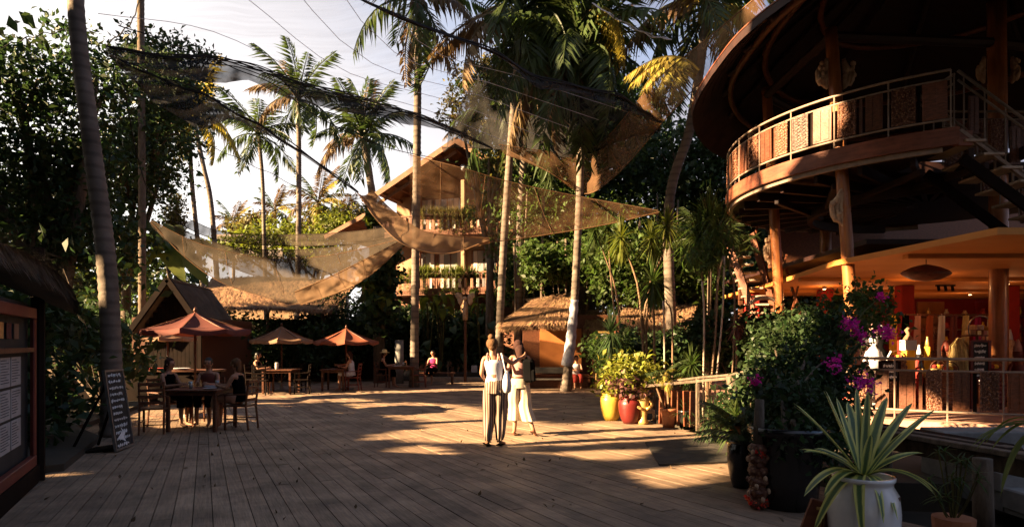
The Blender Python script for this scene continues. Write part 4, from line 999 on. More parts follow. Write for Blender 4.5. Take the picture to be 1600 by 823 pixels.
for i, (x, y, r_, l_) in enumerate(((-8.1, 20.2, 80, 'wooden chair left of the table under the tan umbrella'), (-7.7, 19.6, 190, 'wooden chair in front of the table under the tan umbrella'), (-6.6, 20.1, -80, 'wooden chair right of the table under the tan umbrella'), (-7.1, 21.2, 0, 'wooden chair behind the table under the tan umbrella'))): chair(l_, x, y, R(r_), 'dark')
t = thing('lantern', 'small pale lantern glowing on the table under the tan umbrella', 'lantern', (-7.42, 20.2, .755)); c = V(-7.42, 20.2, .755)
MB().lathe([(.05, .01), (.06, .05), (.06, .2), (.05, .22)], c, 12).build('shade', MT['paper'], t); MB().lathe([(.07, 0), (.07, .012)], c, 12).build('base', MT['teak'], t)
table('low table beside the woman in the white dress under the rust umbrella', -5.9, 21.4, .42, .7)
chair('red wooden chair carrying the woman in white under the rust umbrella', -5.3, 21.3, R(-90), 'redframe')
table('dark table by the palm trunk where a person in a straw hat reads', -3.95, 23.2, .5)
chair('wooden chair carrying the person in the straw hat', -4.65, 23.0, R(85))
chair('empty red chair between the reading table and the tall palm trunk', -3.35, 23.0, R(-85), 'redframe')

# ================================================================ people
def rotz(v, a, o=(0, 0)):
    c, s = math.cos(a), math.sin(a); return (o[0] + v[0] * c - v[1] * s, o[1] + v[0] * s + v[1] * c, v[2])
def hand(vs, ed, w, d, side, s=1.0, curl=.4, spread=V(0, 0, 1)):
    """palm and five unequal fingers grown from wrist index w along d"""
    p = Vector(vs[w][:3]); d = Vector(d).normalized(); a = (Vector(spread) - d * d.dot(Vector(spread))).normalized(); n = d.cross(a)
    pm_ = p + d * .05 * s; vs.append((*pm_, .022 * s)); k = len(vs) - 1; ed.append((w, k))
    for i, (o, l) in enumerate(((-.027, .066), (-.009, .078), (.009, .073), (.027, .058))):
        b = p + d * .088 * s + a * o * s; vs.append((*b, .0095 * s)); ed.append((k, len(vs) - 1))
        e = b + (d * math.cos(curl) + n * math.sin(curl) * side) * l * .5 * s; vs.append((*e, .0085 * s)); ed.append((len(vs) - 2, len(vs) - 1))
        f = e + (d * math.cos(2.2 * curl) + n * math.sin(2.2 * curl) * side) * l * .5 * s; vs.append((*f, .007 * s)); ed.append((len(vs) - 2, len(vs) - 1))
    b = p + d * .03 * s - a * .03 * s; vs.append((*b, .011 * s)); ed.append((w, len(vs) - 1)); e = b + (d - a * .7 + n * side * .5).normalized() * .045 * s; vs.append((*e, .009 * s)); ed.append((len(vs) - 2, len(vs) - 1))
def body(parent, J, s=1.0, female=True, hands=True, skin='skin', feet=True, toes=V(0, -1, 0)):
    """J: joints hip, waist, chest, neck, head, shoulders, elbows, wrists, knees, ankles (parent frame)"""
    g = lambda k: Vector(J[k]); vs = []; ed = []
    def add(p, r, fr=None):
        vs.append((*Vector(p), r if not isinstance(r, tuple) else r)); 
        if fr is not None: ed.append((fr, len(vs) - 1))
        return len(vs) - 1
    hip = add(g('hip'), (.135 * s, .1 * s)); wst = add(g('waist'), (.105 * s, .08 * s), hip); ch = add(g('chest'), (.13 * s, .092 * s), wst)
    nb = add(g('neck') - V(0, 0, .03), .055 * s, ch); nk = add(g('neck') + V(0, 0, .03), .046 * s, nb)
    hd = g('head'); up = (hd - g('neck')).normalized()
    add(hd - up * .05, .066 * s, nk); add(hd + up * .0, .082 * s, len(vs) - 1); add(hd + up * .055, .076 * s, len(vs) - 1); add(hd + up * .09, .05 * s, len(vs) - 1)
    for sd in ('l', 'r'):
        sh = add(g('sh' + sd), .047 * s, ch); m = g('sh' + sd).lerp(g('el' + sd), .5); a = add(m, .04 * s, sh); e = add(g('el' + sd), .034 * s, a); m = g('el' + sd).lerp(g('wr' + sd), .4)
        a = add(m, .033 * s, e); w = add(g('wr' + sd), .023 * s, a)
        if hands: hand(vs, ed, w, g('wr' + sd) - g('el' + sd), 1 if sd == 'l' else -1, s, .4, J.get('sp' + sd, V(0, 0, 1)))
        hj = add(g('kn' + sd).lerp(g('hip'), .8) + (g('kn' + sd) - g('hip')).cross(V(0, 0, 0)), .082 * s, hip); th = add(g('kn' + sd).lerp(g('hip'), .45), .074 * s, hj); k = add(g('kn' + sd), .052 * s, th)
        c = add(g('kn' + sd).lerp(g('an' + sd), .35), .05 * s, k); an = add(g('an' + sd), .033 * s, c)
        td = Vector(J.get('toe' + sd, toes)).normalized(); f = add(g('an' + sd) + td * .07 * s - V(0, 0, .04 * s), .03 * s, an); add(g('an' + sd) + td * .16 * s - V(0, 0, .055 * s), .024 * s, f)
    o = skin_fig('body', vs, ed, MT[skin], parent, 2 if hands else 1)
    return o
def face(parent, hd, fd, s=1.0):
    hd = Vector(hd); fd = Vector(fd).normalized(); sd = fd.cross(V(0, 0, 1)).normalized()
    MB().ball(hd + fd * .087 * s - V(0, 0, .012), (.013, .013, .02), 8, 5).build('nose', MT['skin'], parent, smooth=True)
    MB().box(hd + fd * .078 * s - V(0, 0, .045), (.03, .012, .008)).build('mouth', MT['redcl'], parent)
    for k in (-1, 1):
        MB().ball(hd + fd * .072 * s + sd * k * .03 + V(0, 0, .012), .01, 8, 5).build('eye', MT['ink'], parent); MB().ball(hd + sd * k * .08 * s - V(0, 0, .01), (.012, .012, .024), 8, 5).build('ear', MT['skin'], parent, smooth=True)
def cloth_tube(name, rings, m, parent, n=20, fold=.0, seed=0, nf=5):
    """rings: (cx, cy, z, rx, ry) lofted; fold adds hanging folds"""
    rows = []
    R_ = crv([V(r[0], r[1], r[2]) for r in rings], len(rings) * 4); rx = crv([V(r[3], r[4], 0) for r in rings], len(rings) * 4)
    for i, (c, q) in enumerate(zip(R_, rx)):
        t = i / (len(R_) - 1); row = []
        for j in range(n):
            a = 2 * math.pi * j / n; f = 1 + fold * t * math.sin(a * nf + seed + t * 2)
            row.append(c + V(math.cos(a) * q.x * f, math.sin(a) * q.y * f, .0))
        rows.append(row)
    return MB().grid(rows, close=True).build(name, MT[m], parent, smooth=True, world=False)

# woman in striped trousers, seen from behind, right arm over her friend's shoulder
w = thing('person', 'woman in white top and wide striped trousers standing with hair up, white bag on shoulder', 'person', G(773, 696))
w1 = dict(hip=(0, 0, .94), waist=(-.005, 0, 1.1), chest=(-.02, -.01, 1.27), neck=(-.03, 0, 1.43), head=(-.035, .02, 1.555), shl=(-.165, 0, 1.37), shr=(.115, 0, 1.385),
    ell=(-.205, -.05, 1.12), wrl=(-.13, .12, .99), elr=(.27, .1, 1.27), wrr=(.43, .3, 1.37), knl=(-.075, .05, .5), knr=(.07, .04, .5), anl=(-.1, -.03, .075), anr=(.075, .0, .075), toel=(-.25, .9, 0), toer=(.5, .8, 0))
body(w, w1); 
def tor(name, m, J, z0, z1, parent, rx=.145, ry=.108, dx=0):
    cloth_tube(name, [(J['hip'][0], J['hip'][1], z0, rx, ry), (J['waist'][0], J['waist'][1], J['waist'][2], rx * .86, ry * .88), (J['chest'][0], J['chest'][1], J['chest'][2], rx * 1.0, ry * 1.0), (J['chest'][0], J['chest'][1], z1, rx * .86, ry * .8)], m, parent, 24)
tor('tank_top', 'white', w1, .96, 1.335, w, .15, .112)
for s_ in (-1, 1): MB().tube([V(-.03 + s_ * .075, -.1, 1.32), V(-.03 + s_ * .085, -.065, 1.4), V(-.03 + s_ * .08, 0, 1.435), V(-.03 + s_ * .075, .085, 1.33)], .012, 5).build('strap', MT['pink'], w, world=False)
tr = cloth_tube('trouser_waist', [(0, 0, 1.03, .135, .1), (0, 0, .95, .155, .12), (-.005, 0, .82, .17, .135)], 'stripes', w, 36, .08, 0, 9)
for s_, J in ((-1, 'l'), (1, 'r')):
    a = w1['an' + J]; k = w1['kn' + J]
    cloth_tube('trouser_leg', [(s_ * .08, 0, .87, .1, .12), (s_ * .085, .02, .66, .105, .12), (k[0] + s_ * .015, k[1], .44, .095, .105), (a[0] + s_ * .01, a[1], .2, .072, .08), (a[0], a[1], .09, .05, .055)], 'stripes', w, 36, .16, s_, 7)
    MB().box((a[0] + (.02 if J == 'r' else -.02), a[1] + .05, .022), (.085, .25, .022), (0, 0, -.25 * s_), bev=.006).box((a[0], a[1] + .08, .055), (.09, .03, .02)).build('sandal', MT['black'], w, world=False)
hd = Vector(w1['head']); face(w, hd, (.5, .85, -.1))
MB().ball(hd + V(-.005, -.02, .03), (.092, .098, .098), 14, 10).ball(hd + V(-.02, -.045, .13), (.05, .05, .05), 12, 8).ball(hd + V(0, -.07, -.02), (.06, .04, .06), 10, 6).build('hair', MT['hairb'], w, smooth=True, world=False)
rows = [[V(.13, .1, 1.08), V(.17, -.09, 1.1)], [V(.12, .12, .98), V(.2, -.13, 1.0)], [V(.13, .12, .86), V(.26, -.12, .86)], [V(.17, .08, .8), V(.26, -.06, .8)]]
mb = MB()
for i in range(7):
    pass
mb.lathe([(.03, -.16), (.085, -.13), (.1, -.04), (.085, .05), (.05, .15), (.03, .2)], (.185, -.02, .97), 16, .8, 1.25); mb.build('shoulder_bag', MT['white'], w, smooth=True, world=False)
MB().tube(crv([V(.18, -.1, 1.12), V(.14, -.12, 1.3), V(.1, -.03, 1.44), V(.12, .1, 1.3), V(.18, .07, 1.13)], 12), .012, 5).build('bag_strap', MT['white'], w, world=False)
# woman in pink and cream, mid step
w = thing('person', 'woman with long auburn hair in pink top and cream trousers, dark backpack, mid step', 'person', G(812, 679))
w2 = dict(hip=(0, 0, .92), waist=(0, 0, 1.07), chest=(0, -.005, 1.25), neck=(0, 0, 1.41), head=(-.03, .015, 1.53), shl=(-.145, 0, 1.355), shr=(.15, -.01, 1.35),
    ell=(-.2, -.12, 1.12), wrl=(-.3, -.2, 1.22), elr=(.2, .06, 1.1), wrr=(.14, .2, .92), knl=(-.07, .05, .49), knr=(.09, -.05, .5), anl=(-.09, -.02, .075), anr=(.23, -.2, .12), toel=(-.2, .9, 0), toer=(.4, .8, -.5))
body(w, w2); tor('top', 'pink', w2, .95, 1.34, w, .145, .108)
cloth_tube('trouser_waist', [(0, 0, 1.0, .13, .1), (0, 0, .92, .16, .12), (0, 0, .82, .175, .13)], 'cream', w, 24, .03, 0, 8)
for s_, J in ((-1, 'l'), (1, 'r')):
    k = w2['kn' + J]; a = w2['an' + J]; f = .55
    cloth_tube('trouser_leg', [(s_ * .075, 0, .87, .1, .115), (s_ * .09, .01, .68, .105, .115), (k[0] + s_ * .01, k[1], .48, .105, .11), (k[0] + (a[0] - k[0]) * f, k[1] + (a[1] - k[1]) * f, .26, .115, .12)], 'cream', w, 36, .15, s_ * 2, 7)
    MB().box((a[0], a[1] + .05, a[2] - .058), (.08, .24, .02), (0.0 if J == 'l' else -.3, 0, -.2 * s_), bev=.006).build('sandal', MT['teak'], w, world=False)
MB().lathe([(.137, 0), (.137, .03)], (0, 0, .985), 18, 1, .78).build('belt', MT['teak'], w, smooth=True, world=False)
hd = Vector(w2['head']); face(w, hd, (-.4, .9, 0))
MB().ball(hd + V(.005, -.02, .02), (.09, .098, .105), 14, 10).tube(crv([hd + V(.02, -.05, 0), hd + V(.04, -.09, -.1), hd + V(.05, -.1, -.2), hd + V(.05, -.08, -.3)], 9), [.075, .085, .085, .08, .075, .07, .06, .045, .02], 10).build('hair', MT['hairr'], w, smooth=True, world=False)
MB().box((.16, -.14, 1.12), (.2, .15, .4), (.1, 0, -.5), bev=.04).box((.2, -.2, 1.04), (.15, .05, .2), (.1, 0, -.5), bev=.02).build('backpack', MT['black'], w, world=False)
for s_ in (-1, 1): MB().tube(crv([V(s_ * .08 + .06, -.1, 1.28), V(s_ * .09, -.03, 1.41), V(s_ * .09, .1, 1.3), V(s_ * .1 + .04, .06, 1.08)], 9), .015, 5).build('backpack_strap', MT['black'], w, world=False)

def sitter(label, x, y, rz, top, legs, hair='hairk', hat=False, arms='table', s=1.0, dress=False, seat=.45):
    """seated person facing local +Y"""
    t = thing('person', label, 'person', (0, 0, 0)); h = seat + .1
    J = dict(hip=(0, 0, h), waist=(0, .02, h + .16), chest=(0, .05, h + .35), neck=(0, .06, h + .51), head=(0, .1, h + .64), shl=(-.16, .05, h + .44), shr=(.16, .05, h + .44),
             ell=(-.2, .16, h + .22), wrl=(-.1, .36, h + .25), elr=(.2, .16, h + .22), wrr=(.12, .38, h + .25), knl=(-.1, .42, h + .02), knr=(.1, .44, h + .02), anl=(-.1, .38, .075), anr=(.12, .46, .075), toel=(0, 1, 0), toer=(0, 1, 0))
    if arms == 'out': J['elr'] = (.22, .26, h + .3); J['wrr'] = (.2, .5, h + .3)
    body(t, J, s, True, True)
    cloth_tube('top', [(0, 0, h - .04, .155, .125), (0, .02, h + .16, .13, .1), (0, .05, h + .36, .15, .11), (0, .055, h + .45, .12, .075)], top, t, 20)
    for sd in (-1, 1):
        MB().tube(crv([V(sd * .08, .02, h), V(sd * .1, .22, h + .02), V(sd * .1, .42, h + .02)] + ([V(sd * .1, .43, h - .18)] if not dress else []), 7), [.1, .098, .09, .085, .08, .075, .07], 12).build('skirt' if dress else 'trouser_leg', MT[legs], t, smooth=True, world=False)
    hd = Vector(J['head']); face(t, hd, (0, 1, 0), s)
    mb = MB().ball(hd + V(0, -.02, .025), (.09, .095, .1), 12, 8)
    if hair != 'short': mb.ball(hd + V(0, -.07, -.06), (.07, .05, .12), 10, 6)
    mb.build('hair', MT[hair], t, smooth=True, world=False)
    if hat: MB().lathe([(.19, .05), (.17, .06), (.09, .075), (.085, .15), (.05, .17)], hd, 18).build('straw_hat', MT['raffia'], t, smooth=True, world=False)
    t.location = (x, y, 0); t.rotation_euler = (0, 0, rz); return t
sitter('person with blond hair and pale legs seated right of the red umbrella table', -5.05, 11.9, R(85), 'black', 'skin', 'hairb')
sitter('person in dark shirt with a pale paper seated behind the red umbrella table', -6.0, 12.7, R(190), 'canred', 'black', 'hairk')
sitter('person in black seated at the left of the red umbrella table in shade', -6.65, 12.3, R(-105), 'black', 'black', 'hairr')
sitter('woman in white dress with arm stretched out under the rust umbrella', -5.32, 21.3, R(90), 'white', 'white', 'hairr', arms='out', dress=True)
sitter('person in straw hat and black clothes reading at the table by the palm', -4.68, 23.0, R(-80), 'black', 'black', 'hairr', hat=True)
sitter('person in magenta top seated just behind the tall palm trunk', -3.0, 24.6, R(160), 'magenta', 'black', 'hairk')
sitter('person in white and red sitting low beside the cloth wrapped trunk', 2.25, 22.6, R(185), 'white', 'redcl', 'hairk', seat=.3)
sitter('person in dark clothes seated at the tan umbrella table', -8.1, 20.2, R(-90), 'black', 'black', 'hairk')
t = thing('book', 'open white paper lying on the table in front of the straw hatted reader', 'book', (-4.2, 23.1, .76)); MB().box((-4.3, 23.1, .765), (.2, .28, .012), (0, .12, 0)).build('page', MT['white'], t); MB().box((-4.1, 23.1, .765), (.2, .28, .012), (0, -.12, 0)).build('page', MT['white'], t)
t = thing('bench', 'low bench supporting the person in white beside the wrapped trunk', 'bench', (2.35, 22.7, 0))
MB().box((2.35, 22.75, .33), (1.1, .4, .04), bev=.006).build('seat', MT['teak'], t)
for sx in (-1, 1): MB().box((2.35 + sx * .48, 22.75, .155), (.06, .36, .31)).build('leg', MT['teak'], t)
t = thing('bench', 'low dark bench behind the standing women under the thatched hut eave', 'bench', (.9, 21.0, 0))
MB().box((.9, 21.1, .4), (1.7, .42, .05), bev=.006).build('seat', MT['stone'], t); MB().box((.9, 21.32, .68), (1.7, .05, .2), bev=.006).build('backrest', MT['stone'], t)
for sx in (-.75, .75): MB().box((.9 + sx, 21.1, .19), (.08, .38, .375)).build('leg', MT['stone'], t)
t = thing('bench', 'dark wooden bench behind the pink clothed person near the palm trunk', 'bench', (-3, 24.6, 0))
MB().box((-3.0, 24.65, .43), (1.6, .42, .04), bev=.006).build('seat', MT['teak'], t)
for sx in (-.7, .7): MB().box((-3.0 + sx, 24.65, .2), (.08, .38, .41)).build('leg', MT['teak'], t)

# ================================================================ chalkboard at left
def scribble(mb, f, rows_, w, h, seed=1, lw=.006):
    rnd = random.Random(seed)
    for r in range(rows_):
        y = h * (.5 - (r + .6) / rows_); x = -w * .42 + rnd.uniform(0, .05) * w; end = w * rnd.uniform(.1, .42)
        while x < end:
            l = rnd.uniform(.05, .12) * w; k = rnd.randint(2, 4); ph = rnd.uniform(0, 6); hh = h / rows_ * rnd.uniform(.18, .36)
            pts = [f(x + l * i / (k * 3), y + hh * math.sin(ph + i * 1.9) * (.4 + .6 * rnd.random())) for i in range(k * 3 + 1)]
            mb.tube(pts, lw, 3); x += l + w * .045
t = thing('chalkboard', 'tall framed black chalkboard with white handwriting leaning at the left of the deck', 'chalkboard', (-5.9, 9.4, 0))
b0, b1 = V(-5.76, 9.3, .05), V(-5.86, 9.88, .05); bd = (b1 - b0).normalized(); up = (V(0, 0, 1) + V(-.13, -.03, 0)).normalized(); bw_ = (b1 - b0).length; bh = 1.13
def bp(x, y, o=0): return (b0 + b1) / 2 + bd * x + up * (y + bh / 2) + bd.cross(up) * (-o if bd.cross(up).x < 0 else o)
bw_ = .57; mb = MB()
def quadbox(mb, f, x0, x1, y0, y1, o0, o1):
    vs = [f(x, y, o) for o in (o0, o1) for x, y in ((x0, y0), (x1, y0), (x1, y1), (x0, y1))]; mb.add(vs, [(0, 3, 2, 1), (4, 5, 6, 7), (0, 1, 5, 4), (1, 2, 6, 5), (2, 3, 7, 6), (3, 0, 4, 7)]); return mb
quadbox(MB(), bp, -bw_ / 2, bw_ / 2, -bh / 2, bh / 2, -.012, .008).build('board', MT['board'], t)
for a_ in ((-bw_ / 2 - .03, -bw_ / 2, -bh / 2 - .03, bh / 2 + .03), (bw_ / 2, bw_ / 2 + .03, -bh / 2 - .03, bh / 2 + .03), (-bw_ / 2, bw_ / 2, bh / 2, bh / 2 + .03), (-bw_ / 2, bw_ / 2, -bh / 2 - .03, -bh / 2)):
    quadbox(MB(), bp, *a_, -.018, .02).build('frame', MT['metal'], t)
mb = MB(); scribble(mb, lambda x, y: bp(x, y, .012), 12, bw_, bh, 5, .0055); mb.build('handwriting', MT['chalk'], t)
pts = [(-.2, -.42), (-.02, -.33), (-.06, -.26), (.06, -.36), (.12, -.33), (.02, -.42), (.06, -.5), (-.04, -.46)]; mb = MB(); mb.add([bp(x * 1.0, y, .011) for x, y in pts], [tuple(range(8))]); mb.build('chalk_drawing', MT['chalk'], t)
quadbox(MB(), lambda x, y, o=0: bp(x, y, o), -.25, .25, -bh / 2, -bh / 2 + .03, -.5, -.02).build('stand', MT['dark'], t)
MB().tube([bp(-.2, .4, -.03), V(-6.4, 9.3, .02)], .02, 5).tube([bp(.2, .4, -.03), V(-6.4, 9.9, .02)], .02, 5).build('rear_leg', MT['dark'], t)
t = thing('counter', 'dark low counter behind the chalkboard with small red and white things on it', 'counter', (-9.3, 17, 0)); MB().box((-9.7, 17.0, .42), (3.6, .8, .84), bev=.01).build('cabinet', MT['dark'], t); MB().box((-9.7, 17.0, .86), (3.8, .95, .05), bev=.01).build('counter_top', MT['teak'], t)
for i, (x, m_, l_) in enumerate(((-10.9, 'white', 'white folded cloth on the dark counter behind the chalkboard'), (-9.4, 'redcl', 'red tray on the dark counter right of the chalkboard'), (-8.7, 'white', 'white dish on the dark counter beside the red tray'))):
    o = MB().lathe([(.1, 0), (.2, .03), (.22, .05), (.2, .05), (.1, .02)], (x, 16.8, .885), 16, 1.2, .8).build('tray', MT[m_], origin=(x, 16.8, .885), smooth=True); tag(o, l_, 'tray')

# ================================================================ pots and their plants
def pot_prof(kind, r, h):
    if kind == 'jar': return [(r * .58, 0), (r * .78, h * .18), (r * .95, h * .45), (r, h * .72), (r * .95, h * .86), (r * .8, h * .93), (r * .8, h * .955), (r * .86, h * .975), (r * .86, h), (r * .76, h), (r * .74, h * .9)]
    return [(r * .68, 0), (r * .84, h * .5), (r * .96, h * .86), (r * 1.05, h * .87), (r * 1.05, h), (r * .92, h), (r * .9, h * .9)]
def pot(t, c, r, h, m, kind='jar'):
    MB().lathe(pot_prof(kind, r, h), c, 36).build('pot', MT[m], t, smooth=True)
    MB().lathe([(r * .74, h * .86), (r * .76, h * .9), (.01, h * .93)], c, 20).build('soil', MT['soil'], t)
# white jar with variegated agave
AG = [strap_mesh('leaf', MT['varieg'], 1, .12 if r_ > 2 else .088, r_, d_, .3, 12, .004) for r_, d_ in ((2.6, .25), (1.35, .3), (.8, .42), (.5, .72), (.3, 1.15))]
px_, py_ = 1349, 745; Yp = 3.95; c = P(px_, 823, Yp); c.z = 0; c0 = c.copy()
t = thing('potted_agave', 'big variegated cream and green agave in a tall white glazed jar in the foreground', 'potted plant', c)
rimz = P(0, 742, Yp).z; pot(t, c, .205, rimz, 'potw')
lv = [  # azimuth deg, elevation type, length, roll
 (90, 0, .25), (100, 0, .22), (60, 0, .24), (150, 1, .5), (165, 0, .25), (35, 1, .55), (20, 1, .52), (-5, 1, .5), (170, 1, .5), (187, 2, .52), (160, 2, .45), (0, 2, .46), (-22, 3, .55), (-8, 3, .52), (208, 3, .5), (195, 3, .58), (235, 4, .46), (268, 4, .34), (296, 4, .32), (205, 4, .5), (330, 3, .5), (60, 2, .4), (120, 2, .4), (75, 1, .5), (245, 1, .34), (290, 1, .36), (30, 0, .24), (140, 0, .24)]
for az, ty, L in lv:
    link('leaf', AG[ty], t, V(.02 * math.cos(R(az)), .02 * math.sin(R(az)), rimz + .0), (R(random.uniform(-12, 12)), 0, R(az + random.uniform(-5, 5))), L * (.9 if ty == 0 else .8))
mb = MB(); quad = [c0 + V(.11 + .0, -.168, rimz - .1), c0 + V(.135, -.155, rimz - .09), c0 + V(.128, -.16, rimz - .125)]; mb.add([q + V(0, -.004, 0) for q in quad], [(0, 1, 2)]); mb.build('chip_mark', MT['teak'], t)

def potplant(name, label, px, py, Y, r, h, m, kind='jar'):
    c = P(px, py, Y); c.z = max(0, 0); t = thing(name, label, 'potted plant', c); pot(t, c, r, h, m, kind); return t, c
# croton pair at the deck edge
cY = 12.9
t, c = potplant('potted_croton', 'yellow glazed pot with bright yellow green croton, left of the red pot', 955, 0, 13.2, .23, .56, 'poty')
crown('leaf_mass', [Bl(962, 592, 13.2, 20, 18), Bl(953, 606, 13.2, 12, 8)], 420, .12, MT['croton'], t, up=.8)
t, c = potplant('potted_croton', 'red glazed jar with bushy yellow and purple croton at the deck edge', 985, 0, 12.7, .24, .52, 'potr')
MB().tube([c + V(0, 0, .4), c + V(.02, 0, .8)], .03, 6).tube([c + V(.03, 0, .4), c + V(.15, .05, .9)], .02, 6).build('stem', MT['bark'], t)
crown('leaf_mass', [Bl(985, 575, 12.7, 34, 22), Bl(1000, 590, 12.7, 26, 18), Bl(970, 590, 12.6, 18, 18)], 1300, .12, MT['croton'], t, up=.8)
crown('purple_leaf_mass', [Bl(982, 600, 12.45, 22, 12), Bl(1005, 606, 12.5, 14, 8)], 260, .11, MT['cleaf'], t, up=.8)
# little palm in terracotta
t, c = potplant('potted_palm', 'small potted palm with drooping yellowish fronds in a terracotta pot on the deck edge', 1045, 0, 12.1, .16, .36, 'terra', 'cone')
MB().tube([c + V(0, 0, .3), c + V(-.05, 0, 1.05)], [.02, .018], 6).tube([c + V(.05, 0, .3), c + V(.08, 0, .9)], [.018, .015], 6).tube([c + V(-.07, 0, .3), c + V(-.3, 0, .95)], [.018, .015], 6).build('stem', MT['cane'], t)
for i in range(16): link('frond', FR['frondy' if i % 2 else 'frond'][i % 3], t, V((-.05, .08, -.3)[i % 3], 0, (1.05, .9, .95)[i % 3]), (0, R(random.uniform(-45, 20)), R(i * 137)), random.uniform(.3, .5))
t, c = potplant('potted_fern', 'dark pot with small shrub beside the terracotta palm pot', 1072, 0, 12.0, .17, .34, 'potk', 'cone')
mb = MB(); rosette_mb(mb, c + V(0, 0, .3), 60, .45, .02, (0, 80)); mb.build('fronds', MT['leafd'], t)
# spiky foreground things at the right edge of the deck
t, c = potplant('potted_plant', 'black glazed pot at the deck edge left of the carved mask post', 1158, 0, 7.1, .15, .52, 'potk')
for i in range(14): link('frond', FR['frond'][i % 3], t, V(0, 0, .5), (0, R(-random.uniform(5, 60)), R(i * 137)), random.uniform(.35, .55))
t, c = potplant('potted_plant', 'terracotta cup with a leafy fern standing behind the black glazed pot', 1153, 0, 7.6, .09, .62, 'terra', 'cone')
for i in range(16): link('frond', FR['frond'][i % 3], t, V(0, 0, .6), (0, R(-random.uniform(0, 50)), R(i * 137)), random.uniform(.4, .65))
# carved totem with red flowers
t = thing('carved_totem', 'stacked carved wooden totem with red flowers beside the large black pot', 'carving', P(1185, 0, 6.2) * V(1, 1, 0) if False else V(.385 * 6.2, 6.2, 0)); c = t.location.copy()
pr = []
for k in range(6): z = k * .105; pr += [(.07, z + .005), (.1, z + .04), (.095, z + .075), (.065, z + .1)]
MB().lathe(pr, c, 18).build('carved_body', MT['carve'], t, smooth=True)
for k in range(22):
    a = R(k * 137); z = .05 + .55 * (k / 22); MB().ball(c + V(math.cos(a) * .095, math.sin(a) * .095, z), (.022, .022, .03), 8, 5).build('carved_lobe', MT['stat'] if k % 3 else MT['carve'], t, smooth=True)
MB().tube([c + V(0, 0, .6), c + V(.02, .02, 1.05)], [.06, .045], 8).build('stem_top', MT['bark'], t, smooth=True)
for (x, y, z) in ((-.08, -.08, .03), (-.03, -.11, .0), (-.12, -.05, .08), (.0, -.1, .5), (-.04, -.09, .53), (.03, -.12, .04)):
    C = np.array(c + V(x, y, z + .03)) + RNG.normal(size=(10, 3)) * .016; Vt, Fc = leaves_np(C - np.array(c), .035, up=.5, aspect=.8); link('red_flower', np_mesh('red_flower', Vt, Fc, MT['redpetal']), t)
# large black planter with bougainvillea
bx = V(.43 * 6.3, 6.3, 0); t = thing('bougainvillea', 'large bougainvillea bush with magenta flowers in a big black planter', 'shrub', bx)
MB().lathe([(.27, 0), (.3, .3), (.34, .7), (.37, .72), (.37, .78), (.33, .78), (.3, .7)], bx, 28).build('planter', MT['potk'], t, smooth=True); MB().lathe([(.31, .68), (.01, .72)], bx, 18).build('soil', MT['soil'], t)
bb = [Bl(1240, 600, 7.6, 50, 60, 50), Bl(1220, 540, 8.6, 30, 35, 50), Bl(1275, 525, 8.2, 36, 36, 50), Bl(1295, 600, 7.6, 24, 55, 40), Bl(1235, 660, 7.0, 38, 40, 40), Bl(1285, 650, 7.2, 30, 35), Bl(1200, 610, 7.6, 20, 45), Bl(1225, 695, 6.2, 28, 22, 20), Bl(1262, 690, 6.1, 32, 26, 20), Bl(1298, 690, 6.4, 22, 40, 30), Bl(1240, 630, 6.6, 44, 40, 30)]
mb = MB()
for i in range(12):
    c_, r_ = bb[i % len(bb)]; e = Vector(c_) + V(random.uniform(-.5, .5) * r_[0], random.uniform(-.5, .5) * r_[1], random.uniform(0, .8) * r_[2]); b_ = bx + V(random.uniform(-.1, .1), random.uniform(-.1, .1), .7); mb.tube(crv([b_, b_.lerp(e, .5) + V(0, 0, .15), e], 7), [.03, .026, .022, .018, .014, .01, .005], 5)
mb.build('stem', MT['bark'], t, smooth=True)
crown('leaf_mass', bb, 15000, .07, MT['leafd'], t, up=.5, aspect=.6, per=20, sig=.2)
for i, (px, py, Y) in enumerate(((1326, 506, 7.6), (1346, 524, 7.6), (1390, 522, 8.0), (1303, 570, 6.9), (1338, 598, 6.8), (1356, 600, 6.9), (1376, 463, 8.4), (1180, 595, 6.7), (1332, 508, 7.7), (1381, 518, 8.1))):
    c_ = P(px, py, Y); C = np.array(c_) + RNG.normal(size=(55, 3)) * .045 * (1 if i not in (6, 7) else .6); Vt, Fc = leaves_np(C - np.array(bx), .038, up=.4, aspect=.85, curl=.3); link('flower_cluster', np_mesh('flower_cluster', Vt, Fc, MT['petal']), t)
    mb = MB(); e0 = Vector(bb[3][0]) if px > 1250 else Vector(bb[6][0]); mb.tube(crv([e0, e0.lerp(c_, .5) + V(0, 0, .2), c_], 7), [.012, .011, .01, .009, .008, .006, .004], 4); mb.build('flower_stem', MT['leafo'], t)
vine = [Bl(1345, 470, 9.2, 38, 22), Bl(1375, 500, 9.0, 22, 26), Bl(1330, 520, 9.0, 22, 26), Bl(1300, 490, 9.0, 26, 24)]
crown('climbing_leaves', vine, 1500, .075, MT['leaf'], t, up=.5, aspect=.6)
# small leafy plant right of the jar, in a wooden tub
c = V(.69 * 4.7, 4.7, 0); t = thing('potted_plant', 'small star leaved plant in a wooden tub between white jar and timber post', 'potted plant', c)
MB().lathe([(.12, 0), (.14, .3), (.14, .32), (.12, .32)], c, 14).build('tub', MT['terra'], t); MB().lathe([(.12, .27), (.01, .29)], c, 12).build('soil', MT['soil'], t)
mb = MB(); st = MB()
for i in range(15):
    a = R(i * 137); rr = random.uniform(.04, .16); p = c + V(math.cos(a) * rr, math.sin(a) * rr * .8, random.uniform(.45, .82)); st.tube(crv([c + V(0, 0, .28), (c + p) / 2 + V(0, 0, .1), p], 6), .005, 4); rosette_mb(mb, p, 9, .12, .008, (-30, 50))
st.build('stem', MT['leafo'], t); mb.build('leaves', MT['leaf'], t)
